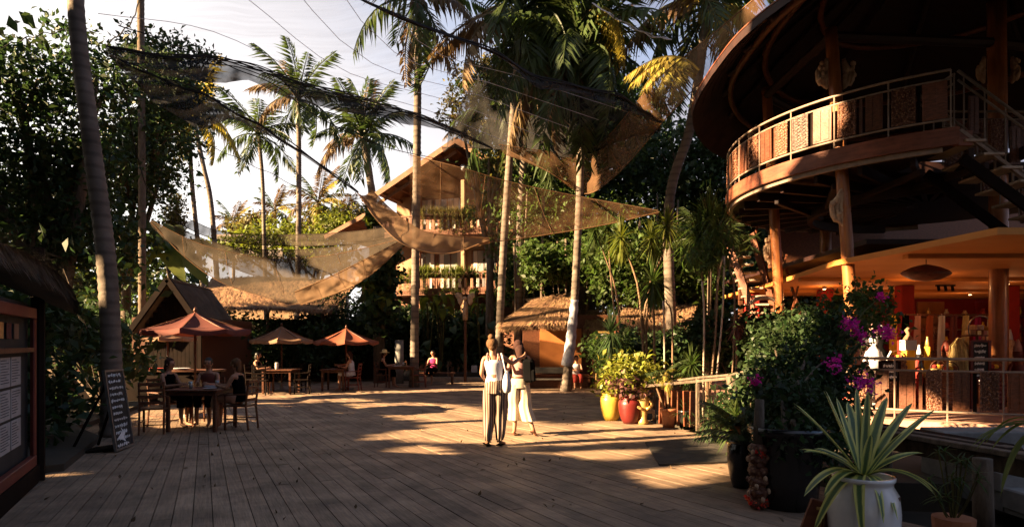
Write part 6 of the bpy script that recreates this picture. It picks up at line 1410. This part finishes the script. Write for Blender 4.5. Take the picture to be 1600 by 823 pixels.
for i in range(20):
    px = 805 + 16 * i + random.uniform(-4, 4); a = P(px, random.uniform(300, 390), 25 + random.uniform(-1, 1)); b = V(a.x + random.uniform(-.2, .2), a.y, random.uniform(0, 2.2) if i % 3 else 0)
    MB().tube(crv([a, a.lerp(b, .5) + V(random.uniform(-.1, .1), 0, 0), b], 6), random.uniform(.02, .06), 5).build('aerial_root', MT['bark'], fg, smooth=True)
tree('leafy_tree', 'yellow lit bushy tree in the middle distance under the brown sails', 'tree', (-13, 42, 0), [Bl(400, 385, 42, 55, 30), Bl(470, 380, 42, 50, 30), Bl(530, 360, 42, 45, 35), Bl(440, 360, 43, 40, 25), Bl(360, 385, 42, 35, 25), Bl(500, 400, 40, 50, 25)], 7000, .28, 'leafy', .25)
tree('leafy_tree', 'olive distant tree just left of the lower house roof', 'tree', (-12, 46, 0), [Bl(545, 340, 46, 28, 30), Bl(500, 350, 46, 30, 30), Bl(390, 355, 48, 35, 22)], 3500, .3, 'leafo', .2)
tree('conifer_tree', 'small dark pointed tree behind the yellow banana leaf at left', 'tree', (-18, 34, 0), [Bl(272, 340, 34, 16, 26), Bl(275, 318, 34, 10, 14), Bl(268, 365, 34, 20, 18)], 2200, .18, 'leafo', .12)
tree('leafy_tree', 'light leafy tree with bright leaves right of the house balcony', 'tree', (-.6, 29, 0), [Bl(775, 265, 29, 28, 25), Bl(790, 300, 29, 28, 25), Bl(760, 330, 29.5, 30, 20)], 3600, .2, 'leaf', .12)
# low dark understorey across the back
us = [('dark shrubs under the large tree at far left', [(-9.0, 10), (-9.6, 13)], 'leafd'), ('dark shrubs behind the slim palm at left', [(-12.5, 18), (-14, 21), (-16, 23)], 'leafd')]
shrub('shrub', 'dark broad shrub bed at the foot of the leaning palm, left half', 'shrub', (-7.9, 10.6, 0), [((-7.6, 10.2, .7), (.7, .9, .7)), ((-8.6, 11.2, 1.4), (1.0, 1.4, 1.3)), ((-8.6, 9.4, 1.5), (.9, 1.2, 1.3)), ((-7.3, 9.1, .5), (.7, .6, .5))], 4200, .2, 'leafd', stems=8, keep=True)
shrub('shrub', 'tall dark shrub between kiosk post and leaning palm', 'shrub', (-8.0, 12.8, 0), [((-8.2, 13, 1.2), (.8, 1, 1.2)), ((-8.9, 12, 2.6), (1.2, 1.2, 1.0)), ((-9.5, 14, 2), (1.5, 1.5, 2))], 3800, .22, 'leafd', stems=8, keep=True)
shrub('shrub', 'dark low hedge behind the gabled hut', 'shrub', (-14, 24, 0), [((-14, 24, 1.5), (3, 1, 1.5)), ((-18, 25, 2), (3, 1, 2)), ((-11, 24.5, 1.3), (2, .8, 1.3))], 6000, .25, 'leafd', stems=9, keep=True)
def hedge(label, px0, px1, py0, py1, Y, n, m='leafd', size=.22, k=4, name='shrub'):
    bl = [Bl(px0 + (px1 - px0) * (i + .5) / k, (py0 + py1) / 2 + random.uniform(-6, 6), Y + random.uniform(-.5, .5), (px1 - px0) / k * .65, (py1 - py0) / 2) for i in range(k)]
    return shrub(name, label, 'shrub', T((px0 + px1) / 2, 0, Y), bl, n, size, m, stems=7)
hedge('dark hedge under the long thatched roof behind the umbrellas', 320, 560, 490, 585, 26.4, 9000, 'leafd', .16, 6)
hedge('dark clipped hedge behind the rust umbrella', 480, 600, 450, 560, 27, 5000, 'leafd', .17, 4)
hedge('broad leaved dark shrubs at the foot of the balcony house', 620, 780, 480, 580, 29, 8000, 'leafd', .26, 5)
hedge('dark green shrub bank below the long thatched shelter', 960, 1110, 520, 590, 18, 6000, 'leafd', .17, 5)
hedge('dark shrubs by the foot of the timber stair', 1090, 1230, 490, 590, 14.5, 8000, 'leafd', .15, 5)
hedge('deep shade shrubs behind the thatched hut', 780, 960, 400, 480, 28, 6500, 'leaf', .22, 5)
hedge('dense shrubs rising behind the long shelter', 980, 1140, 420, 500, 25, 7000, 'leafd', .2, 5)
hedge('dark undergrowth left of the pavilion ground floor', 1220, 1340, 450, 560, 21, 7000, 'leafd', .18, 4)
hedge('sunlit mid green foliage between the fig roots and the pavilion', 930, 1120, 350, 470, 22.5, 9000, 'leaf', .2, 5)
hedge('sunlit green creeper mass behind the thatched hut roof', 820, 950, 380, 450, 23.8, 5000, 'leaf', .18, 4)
hedge('small bright shrub beside the notice board', 925, 975, 525, 590, 17.5, 1800, 'leaf', .14, 2)
hedge('olive leaved shrub above the leaning fence post', 1130, 1200, 605, 670, 9.4, 1300, 'leafd', .1, 3)
hedge('dark leafy backdrop far behind the house on the right side', 700, 1300, 300, 520, 38, 15000, 'leafd', .42, 8)
hedge('dark leafy backdrop far behind the kiosk at left', -250, 330, 380, 540, 38, 12000, 'leafd', .42, 8)
hedge('tall leafy backdrop beyond the shop to the right', 1200, 1750, 380, 520, 34, 9000, 'leafd', .4, 8)

# banana with huge yellow green leaves
BA = [strap_mesh('leaf', MT['leafy'], 1, .2, r_, d_, .25, 10, .01) for r_, d_ in ((1.6, .9), (1.1, 1.0), (.6, 1.3))]
bt = thing('banana_plant', 'banana plant with large yellow green leaves catching light behind the gabled hut', 'banana plant', T(280, 0, 23.5)); c = bt.location.copy()
MB().tube([c, P(275, 440, 23.5)], [.14, .1], 10).build('stem', MT['leafo'], bt, smooth=True); tp = P(270, 400, 23.5) - c
for i, (az, ty, L) in enumerate(((180, 0, 1.9), (160, 0, 2.0), (200, 1, 1.7), (120, 0, 1.9), (30, 1, 1.8), (-40, 2, 1.9), (-70, 2, 1.8), (-110, 2, 1.8), (80, 1, 1.9))): link('leaf', BA[ty], bt, tp, (R(random.uniform(-30, 30)), 0, R(az)), L)
# vine covered column
t = thing('vine_column', 'thick column wrapped in big leaved climbing vines right of the rust umbrella', 'climbing plant', T(592, 0, 25.5)); c = t.location.copy()
MB().tube([c, c + V(0, 0, 6.2)], .22, 10).build('trunk', MT['bark'], t, smooth=True)
crown('vine_leaves', [Bl(595, 430, 25.3, 22, 40), Bl(590, 490, 25.3, 20, 35), Bl(605, 400, 25.3, 16, 20), Bl(585, 335, 26, 12, 26)], 2600, .26, MT['leafd'], t, aspect=.7, hang=.8)
crown('yellow_vine_leaves', [Bl(578, 450, 25.0, 10, 24), Bl(588, 345, 25.8, 9, 22), Bl(600, 470, 25, 12, 20)], 170, .3, MT['leafy'], t, aspect=.7, hang=.8)
MB().tube([c + V(.9, -.5, 0), c + V(.9, -.5, 1.7)], .17, 10).build('stone_pier', MT['concrete'], t, smooth=True)
# balcony plants on the house
def trail(label, px0, px1, py, Y, n, m='leafy', hangl=.9, name='trailing_plant'):
    a, b = P(px0, py, Y), P(px1, py, Y); t = thing(name, label, 'plant', (a + b) / 2); mb = MB(); tr_ = MB()
    MB().box((a + b) / 2 + V(0, .1, -.22), ((b - a).length, .26, .2)).build('planter_box', MT['teak'], t)
    for i in range(n):
        p = a.lerp(b, random.random()) + V(0, random.uniform(-.15, .1), -.08); rosette_mb(mb, p, 14, .5, .018, (-10, 85), 4)
        if i % 2 == 0:
            l = hangl * random.uniform(.4, 1.2); q = p + V(random.uniform(-.1, .1), -.2, -l); k = 9
            pts = crv([p, p + V(0, -.22, .05), q], k)
            for z in pts[2:]: rosette_mb(mb, z, 5, .14, .02, (-80, 30), 3)
            tr_.tube(pts, .008, 4)
    tr_.build('runner', MT['leafo'], t); mb.build('foliage', MT[m], t)
trail('dry golden grass like plants along the upper house balcony', 655, 745, 332, 32.1, 80, 'leafo', .9)
trail('bright yellow green trailing plants over the lower balcony of the house', 640, 722, 424, 31.9, 95, 'leafy', 1.9)
trail('green fern like plants at the right end of the lower balcony', 722, 782, 424, 32.3, 26, 'leaf', .5)
trail('pale fern clump at the left end of the lower balcony', 622, 645, 432, 32.2, 14, 'leafy', .6)
# taro like plants before the house
TL = [strap_mesh('leaf', MT['leafy'], 1, .3, r_, d_, .15, 8, .0) for r_, d_ in ((.9, 1.2), (.5, 1.2))]
for i, (px, py, l_) in enumerate(((668, 470, 'large bright heart leaved plant left of the winged statue'), (690, 468, 'second heart leaved plant beside the winged statue'), (752, 460, 'small bright green plant right of the winged statue'))):
    c = T(px, 0, 27.5); t = thing('taro_plant', l_, 'plant', c); mb = MB(); top = P(px, py, 27.5)
    for k in range(6):
        q = top + V(random.uniform(-.3, .3), random.uniform(-.2, .2), random.uniform(-.5, .3)); mb.tube(crv([c, c.lerp(q, .6), q], 6), .02, 5); link('leaf', TL[k % 2], t, q - c, (R(random.uniform(-20, 20)), R(20), R(random.uniform(0, 360))), .62)
    mb.build('stalk', MT['leafo'], t, smooth=True)
# monstera leaf glints
t = thing('monstera_plant', 'dark monstera with glossy cut leaves below the winged statue', 'plant', T(700, 0, 27)); c = t.location.copy()
ML = strap_mesh('leaf', MT['leafd'], 1, .26, .4, .7, .1, 8)
for i in range(26):
    q = P(random.uniform(650, 770), random.uniform(490, 570), 27 + random.uniform(-.5, .8)); link('leaf', ML, t, q - c, (R(random.uniform(-30, 30)), R(random.uniform(0, 35)), R(random.uniform(180, 360))), random.uniform(.45, .7))
MB().tube([c, c + V(0, 0, .8)], .04, 6).build('stem', MT['bark'], t)

# ================================================================ stilt rooted pandans / dracaenas
def dracaena(label, base, stems, name='dracaena', m='leaf', n=90, L=.55, w=.022, mr='cane'):
    """stems: list of (list of points, head length scale)"""
    t = thing(name, label, 'plant', base); st = MB()
    for pts, sc_ in stems:
        p = crv([base] + pts, 10) if True else pts
        st = MB().tube(p, [.034 * (1 - i / 16) for i in range(10)], 7); st.build('stem', MT[mr], t, smooth=True)
        hd = MB(); rosette_mb(hd, p[-1], int(n * sc_), L * sc_, w, (-60, 88), 5); rosette_mb(hd, p[-1] - V(0, 0, .15), int(n * .4), L * sc_ * .9, w, (-75, -20), 4); hd.build('leaf_head', MT[m], t)
    return t
dracaena('branching dracaena with bright heads in the centre of the planting', T(1010, 0, 15), [([P(1000, 470, 15), P(985, 410, 15), P(970, 372, 15)], 1.0), ([P(1012, 460, 15), P(1035, 400, 15), P(1042, 352, 15)], 1.0), ([P(1005, 500, 15), P(1020, 440, 15), P(1018, 372, 15)], .9)], m='leafy')
dracaena('low dracaena with spreading dark head and stilt roots above the shelter', T(1022, 0, 14.5), [([P(1022, 500, 14.5), P(1020, 440, 14.5)], 1.25)], m='leaf')
dracaena('slender dracaena with hanging strap leaves near the pavilion', T(1105, 0, 14), [([P(1100, 480, 14), P(1092, 370, 14)], 1.4), ([P(1118, 480, 14), P(1126, 362, 14)], 1.5), ([P(1108, 450, 14), P(1108, 345, 14)], 1.5)], m='leaf')
dracaena('tall dracaena behind the first with leaning golden stems', T(975, 0, 19), [([P(965, 470, 19), P(945, 400, 19), P(930, 360, 19)], 1.0), ([P(955, 440, 19), P(950, 355, 19)], .9)], m='leaf')
dracaena('spiky low dracaena just above the fence rail', T(1080, 0, 12.6), [([P(1080, 570, 12.6)], 1.0)], m='leaf', L=.5)
dracaena('red tinged cordyline under the timber stair', T(1150, 0, 13.5), [([P(1150, 505, 13.5)], .8)], m='cleaf', L=.35)
dracaena('small cycad like plant left of the fence', T(950, 0, 17), [([P(955, 520, 17)], 1.3)], m='leafd', L=.6)
dracaena('cycad with fine arching leaves beside the leaning fence post', T(1115, 0, 10.2), [([P(1112, 655, 10.2)], 1.0)], m='leafd', L=.5, w=.012)
dracaena('arching fern right of the fence post', T(1150, 0, 9), [([P(1150, 650, 9.0)], 1.0)], m='leaf', L=.45, w=.014)
for i, (a, b) in enumerate((((1098, 560, 12), (1102, 420, 12.5)), ((1118, 560, 12.2), (1135, 400, 13)), ((1090, 450, 13), (1080, 590, 12.4)))): pass
t = thing('tall_stems', 'cluster of pale crooked cane stems in front of the pavilion stair', 'plant', T(1110, 0, 12.3)); 
for i, q in enumerate(([(1098, 590), (1100, 500), (1097, 440)], [(1106, 590), (1118, 520), (1122, 440), (1130, 400)], [(1113, 590), (1128, 500), (1132, 400)], [(1142, 520), (1148, 460), (1140, 420), (1146, 385)], [(1038, 590), (1038, 530), (1036, 470)], [(1050, 560), (1050, 500), (1040, 470)])):
    Yq = 12.4 + .15 * i; pts = [P(x, y, Yq) for x, y in q]; pts = [V(pts[0].x, pts[0].y, .1)] + pts[1:]; MB().tube(crv(pts, 10), .018, 7).build('stem', MT['cane' if i % 2 else 'tread'], t, smooth=True)
crown('leaf_tufts', [Bl(1130, 380, 13, 22, 30), Bl(1098, 400, 13, 20, 30)], 500, .3, MT['leaf'], t, aspect=.12, hang=1.2)
# arching palm by the pavilion
t = thing('arching_palm', 'low arching green palm with feathery fronds beside the balcony', 'palm plant', T(1105, 0, 17)); c = t.location.copy(); tp = P(1110, 385, 17) - c
MB().tube([c, c + tp], .06, 8).build('stem', MT['bark'], t, smooth=True)
for i in range(16): link('frond', FR['frond'][i % 3], t, tp, (0, R(-random.uniform(0, 75)), R(i * 137)), random.uniform(1.2, 1.9))

# ================================================================ nets and sails
def sail(label, c1, c2, m, sag=0, wr=.06, n=56, mm=14, edge=None, name='shade_sail', seed=0):
    a = [P(*p) for p in c1]; b = [P(*p) for p in c2]; t = thing(name, label, 'shade sail', a[0])
    net_sheet(MB(), a, b, n, mm, sag, wr, seed).build('netting', MT[m], t, smooth=True)
    MB().tube(crv(b, 50), .014, 5).build('lower_hem', MT[edge or m.replace('net', 'net')], t); MB().tube(crv(a, 50), .012, 5).build('upper_hem', MT[edge or m], t)
    ca, cb_ = crv(a, 60), crv(b, 60)
    for q in (9, 22, 35, 48): MB().tube([ca[q].lerp(cb_[min(59, q + 2)], j / 8) - V(0, .01, sag * 4 * (j / 8) * (1 - j / 8)) for j in range(9)], .005, 4).build('seam', MT[edge or m], t)
    return t
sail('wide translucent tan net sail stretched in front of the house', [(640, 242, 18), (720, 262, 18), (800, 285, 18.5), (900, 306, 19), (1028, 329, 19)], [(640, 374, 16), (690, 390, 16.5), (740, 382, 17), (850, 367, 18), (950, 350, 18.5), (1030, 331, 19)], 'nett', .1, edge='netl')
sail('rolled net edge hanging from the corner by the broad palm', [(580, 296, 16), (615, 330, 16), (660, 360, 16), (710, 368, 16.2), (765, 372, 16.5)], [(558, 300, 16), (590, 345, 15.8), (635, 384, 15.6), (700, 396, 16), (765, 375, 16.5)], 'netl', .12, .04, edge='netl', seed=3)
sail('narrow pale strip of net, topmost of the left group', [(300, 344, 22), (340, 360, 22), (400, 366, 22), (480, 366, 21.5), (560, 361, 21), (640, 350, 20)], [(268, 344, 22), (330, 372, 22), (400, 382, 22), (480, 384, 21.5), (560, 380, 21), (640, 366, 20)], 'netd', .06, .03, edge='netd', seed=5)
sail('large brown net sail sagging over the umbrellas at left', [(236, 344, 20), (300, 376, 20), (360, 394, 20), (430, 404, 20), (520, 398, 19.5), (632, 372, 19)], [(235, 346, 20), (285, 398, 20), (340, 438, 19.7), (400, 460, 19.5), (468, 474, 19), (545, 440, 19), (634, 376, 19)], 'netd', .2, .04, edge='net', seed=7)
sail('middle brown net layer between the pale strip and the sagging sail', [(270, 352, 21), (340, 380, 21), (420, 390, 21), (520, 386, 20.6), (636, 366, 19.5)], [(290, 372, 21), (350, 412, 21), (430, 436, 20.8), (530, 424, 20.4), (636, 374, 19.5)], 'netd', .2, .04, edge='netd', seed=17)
sail('sunlit tan corner strip of the sagging brown sail', [(460, 456, 18.9), (520, 430, 18.8), (580, 400, 18.6), (635, 371, 18.5)], [(470, 476, 18.9), (530, 456, 18.8), (578, 430, 18.6), (637, 377, 18.5)], 'netl', .08, .03, edge='netl', seed=9)  # separate paler sheet stands for the sail's sunlit corner
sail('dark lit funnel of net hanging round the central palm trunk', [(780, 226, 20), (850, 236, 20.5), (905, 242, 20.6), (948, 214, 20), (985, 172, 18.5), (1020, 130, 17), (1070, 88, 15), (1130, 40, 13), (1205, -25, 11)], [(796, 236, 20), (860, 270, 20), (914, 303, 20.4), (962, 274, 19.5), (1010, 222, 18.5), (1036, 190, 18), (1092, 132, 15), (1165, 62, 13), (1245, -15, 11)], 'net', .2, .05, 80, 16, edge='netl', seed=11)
sail('thin dark net spread behind the palm crowns at upper centre', [(700, 215, 22), (760, 90, 22), (830, 118, 21), (900, 137, 20), (960, 147, 19.5), (1000, 172, 19), (1032, 190, 18.5)], [(690, 230, 22), (760, 232, 22), (830, 236, 21), (880, 245, 20.5), (920, 240, 20.4), (980, 215, 19.5), (1034, 192, 18.5)], 'netb', .3, .07, 60, 16, edge='netb', seed=13)
# bundled black nets and cables
def bundle(label, pts, strands, spread, r=.014, netw=None, cat='net', name='bundled_net', seed=1, m='rope'):
    c = [P(*p) for p in pts]; t = thing(name, label, cat, c[0]); rnd = random.Random(seed); n = 60; base = crv(c, n)
    for s_ in range(strands):
        o1, o2 = rnd.uniform(-spread, spread), rnd.uniform(-spread, spread); ph = rnd.uniform(0, 6)
        env = [math.sin(math.pi * i / (n - 1)) ** .5 for i in range(n)]
        MB().tube([p + V(0, o2 * env[i], (o1 + .03 * math.sin(i * .5 + ph)) * env[i]) for i, p in enumerate(base)], r, 4).build('strand', MT[m], t)
    if netw:
        rows = []
        for i, p in enumerate(base):
            w_ = np.interp(i / (n - 1), [q[0] for q in netw], [q[1] for q in netw]); rows.append([p + V(0, .1 * math.sin(i * .7 + j) * w_, -w_ * j / 8 + .04 * noise.noise(V(i * .4, j * .7, seed)) * (w_ > .1)) for j in range(9)])
        MB().grid(rows).build('netting', MT['netk'], t, smooth=True)
    return t
bundle('thick bundled black net crossing the sky from upper left to the house', [(165, 72, 13), (250, 88, 13.5), (330, 92, 14), (400, 108, 14.5), (480, 135, 15), (560, 155, 15.5), (640, 178, 16), (700, 200, 17), (770, 232, 18)], 7, .1, .012, [(0, .2), (.25, .55), (.35, .3), (.45, .42), (.6, .38), (.72, .3), (.85, .12), (1, .03)], seed=2)
bundle('dark net and cable sagging from the left tree down to the sail corner', [(180, 90, 12), (240, 118, 12.3), (320, 148, 12.7), (400, 192, 13.5), (470, 236, 14.5), (560, 300, 16)], 4, .05, .014, [(0, .1), (.2, .5), (.38, .75), (.5, .2), (.7, .08), (1, .05)], seed=4)
bundle('thick black cable crossing the top centre down to the right corner', [(555, -5, 12), (650, 38, 13), (760, 76, 14.5), (830, 116, 16), (900, 136, 17), (960, 147, 17.5), (1000, 170, 17.8), (1034, 190, 18)], 4, .05, .018, [(0, .02), (.35, .05), (.45, .3), (.55, .15), (.7, .3), (.85, .2), (1, .06)], seed=6)
for i, (pts, l_) in enumerate((
    ([(335, 342, 24), (400, 335, 24), (480, 318, 24)], 'thin dark cable between the banana plant and far palms'), ([(0, 75, 12), (60, 55, 12.5), (130, 45, 13)], 'thin cable through the leafy tree at upper left'),
    ([(190, 120, 13), (225, 280, 15), (262, 322, 18), (300, 345, 22)], 'thin slack cable beside the slim palm'), ([(185, 40, 12), (300, 80, 13), (420, 130, 14), (560, 215, 16), (740, 262, 20)], 'fine wire below the thick bundled net'),
    ([(220, -10, 14), (205, 35, 14), (165, 72, 13)], 'short cable at the upper left tree top'), ([(300, 215, 20), (420, 270, 22), (540, 330, 24)], 'faint slanting wire across the left sky'))):
    bundle(l_, pts, 1, .0, .012, name='cable', cat='cable', seed=20 + i)
bundle('pale thin cord slanting across the gap between the palm crowns', [(925, 5, 18), (965, 30, 18), (1012, 54, 18), (1050, 62, 18)], 2, .02, .016, name='cable', cat='cable', seed=31, m='white')
# fine overhead netting spread across the sky
def fine_net():
    m = bpy.data.materials.new('fine_netting'); m.use_nodes = True; nt = m.node_tree; N = nt.nodes; L = nt.links; b = N['Principled BSDF']; b.inputs['Base Color'].default_value = (.3, .3, .32, 1); b.inputs['Roughness'].default_value = .9
    t = N.new('ShaderNodeTexCoord'); mp = N.new('ShaderNodeMapping'); mp.inputs['Rotation'].default_value = (0, 0, R(28)); mp.inputs['Scale'].default_value = (.25, 3.4, 1); L.new(t.outputs['Object'], mp.inputs[0])
    n = N.new('ShaderNodeTexNoise'); n.inputs['Scale'].default_value = 2.2; n.inputs['Detail'].default_value = 6; n.inputs['Distortion'].default_value = .6; L.new(mp.outputs[0], n.inputs[0])
    mr = N.new('ShaderNodeMapRange'); mr.inputs[1].default_value = .45; mr.inputs[2].default_value = .75; mr.inputs[3].default_value = .03; mr.inputs[4].default_value = .16; L.new(n.outputs[0], mr.inputs[0])
    tp = N.new('ShaderNodeBsdfTransparent'); ms = N.new('ShaderNodeMixShader'); L.new(mr.outputs[0], ms.inputs[0]); L.new(tp.outputs[0], ms.inputs[1]); L.new(b.outputs[0], ms.inputs[2]); L.new(ms.outputs[0], N['Material Output'].inputs[0]); return m
MT['fine'] = fine_net()
a = [P(165, 72, 13), P(330, 92, 14), P(480, 135, 15), P(640, 178, 16), P(770, 232, 18)]; b = [V(-5, 6, 9.5), V(-3, 6.5, 9.2), P(650, 38, 13), P(830, 116, 16), P(1000, 170, 17.8)]
t = thing('overhead_net', 'very fine pale netting stretched flat over the deck against the sky', 'net', a[0]); net_sheet(MB(), a, b, 60, 24, .3, .06, 3).build('netting', MT['fine'], t, smooth=True)
for i in range(5):
    s_ = i / 4; rows = [crv(a, 60)[int(59 * q)].lerp(crv(b, 60)[int(59 * q)], .12 + .2 * i) for q in np.linspace(0, 1, 20)]; MB().tube(rows, .006, 4).build('net_cord', MT['white'], t)

# ================================================================ unseen trees added beside and behind the camera to shade the deck
random.seed(99)
def shade(label, base, blobs, n, size=.34, m='leafd', r=.25):
    t = thing('shade_tree', label, 'tree', base, 'broad trees along the sunny side of the deck'); b_ = Vector(base); e_ = V(b_.x + .3, b_.y, blobs[0][0][2] if base[1] < 2 else 1.2); MB().tube(crv([b_, b_.lerp(e_, .5) + V(.1, 0, 0), e_], 6), [r, r * .9, r * .85, r * .8, r * .7, r * .6], 8).build('trunk', MT['bark'], t, smooth=True)
    crown('crown', blobs, n, size, MT[m], t, True, .22, .4, .7, 0, 30, 0); return t
TALL = ['tall shade tree nearest the menu kiosk on the sunny side', 'tall shade tree level with the leaning palm', 'tall shade tree behind the big leafy tree', 'tall shade tree left of the banana plant', 'farthest tall shade tree on the sunny side', 'tall shade tree behind the viewer on the sunny side', 'highest crowned shade tree nearest the kiosk roof', 'high crowned shade tree just left of the leaning palm', 'high crowned shade tree left of the big leafy tree', 'high crowned shade tree left of the slim palm']
for i, (x, y) in enumerate(((-10.5, 6.2), (-12, 1.5), (-13.5, 9), (-10, -2.5), (-12.5, -7), (-7, -6), (-16, 4), (-17, -3))):
    bl = [((x + random.uniform(-1.2, 1.2), y + random.uniform(-1.8, 1.8), z), (1.9, 2.2, 1.3)) for z in (.9, 2.4, 3.9, 5.2, 6.4)] + [((x + 1, y - 2, 3), (1.5, 1.5, 2)), ((x - 1, y + 2, 2.4), (1.5, 1.5, 2))]
    shade('broad leafy shade tree standing along the sunny left side of the deck', (x, y, 0), bl, 5200, .34, 'leafd', .07)
for i, (x, y, z, n) in enumerate(((-16, 3, 10, 9), (-17, 9, 11, 9), (-19, 13, 12, 10), (-25, 19, 14, 12), (-30, 27, 16, 14), (-13, -3, 10, 9), (-12, 3.5, 13.5, 9), (-14.5, 7.5, 14, 9), (-16.5, 12, 14.5, 9), (-21, 17, 16, 10))):
    bl = [((x + random.uniform(-3, 3), y + random.uniform(-3.5, 3.5), z + random.uniform(-4, 5)), (3, 3, 2.2)) for _ in range(n)]
    shade(TALL[i], (x, y, 0), bl, 9000, .6, 'leafd', .16)
for i, (x, y, z) in enumerate(((-6, -4, 8), (-3, -8, 6), (-6, 1.5, 9), (-10, 0, 8), (-2, 4, 10.5))):
    bl = [((x + random.uniform(-2, 2), y + random.uniform(-2, 2), z + random.uniform(-1.5, 1.5)), (2.6, 2.6, 1.6)) for _ in range(7)]  # unseen crowns added overhead to keep skylight off the deck
    shade('broad leafy shade tree standing behind the viewer with its crown overhead', (x, y - 7, 0), bl, 5200, .45)

for i, (x, y, w_, d_, l_) in enumerate(((3, -15, 20, 1.5, 'tall dark belt of trees far behind the viewer'), (-22, -4, 1.5, 12, 'tall dark belt of trees at the left behind the viewer'))):
    bl = [((x + (j / 6 - .5) * 2 * (w_ if w_ > 2 else 0), y + (j / 6 - .5) * 2 * (d_ if d_ > 2 else 0), z), (3.2, 3.2, 2.6)) for j in range(7) for z in (2, 6, 10)]
    t = thing('tree_belt', l_, 'trees', (x, y, 0)); MB().tube([V(x, y, 0), V(x, y, 8)], .3, 8).build('trunk', MT['bark'], t); crown('crown', bl, 9000, 1.1, MT['leafd'], t, True, .22, .4, .8, 0, 30, 0)  # unseen belts added to cut low skylight from behind and left

for o in bpy.data.objects:
    if o.type == 'MESH' and o.name.split('.')[0] in ('handwriting', 'flower_cluster', 'purple_leaf_mass', 'leaf_mass', 'leaf_tufts', 'printed_lines', 'red_flower', 'climbing_leaves', 'vine_leaves', 'yellow_vine_leaves', 'strands'): o['kind'] = 'stuff'
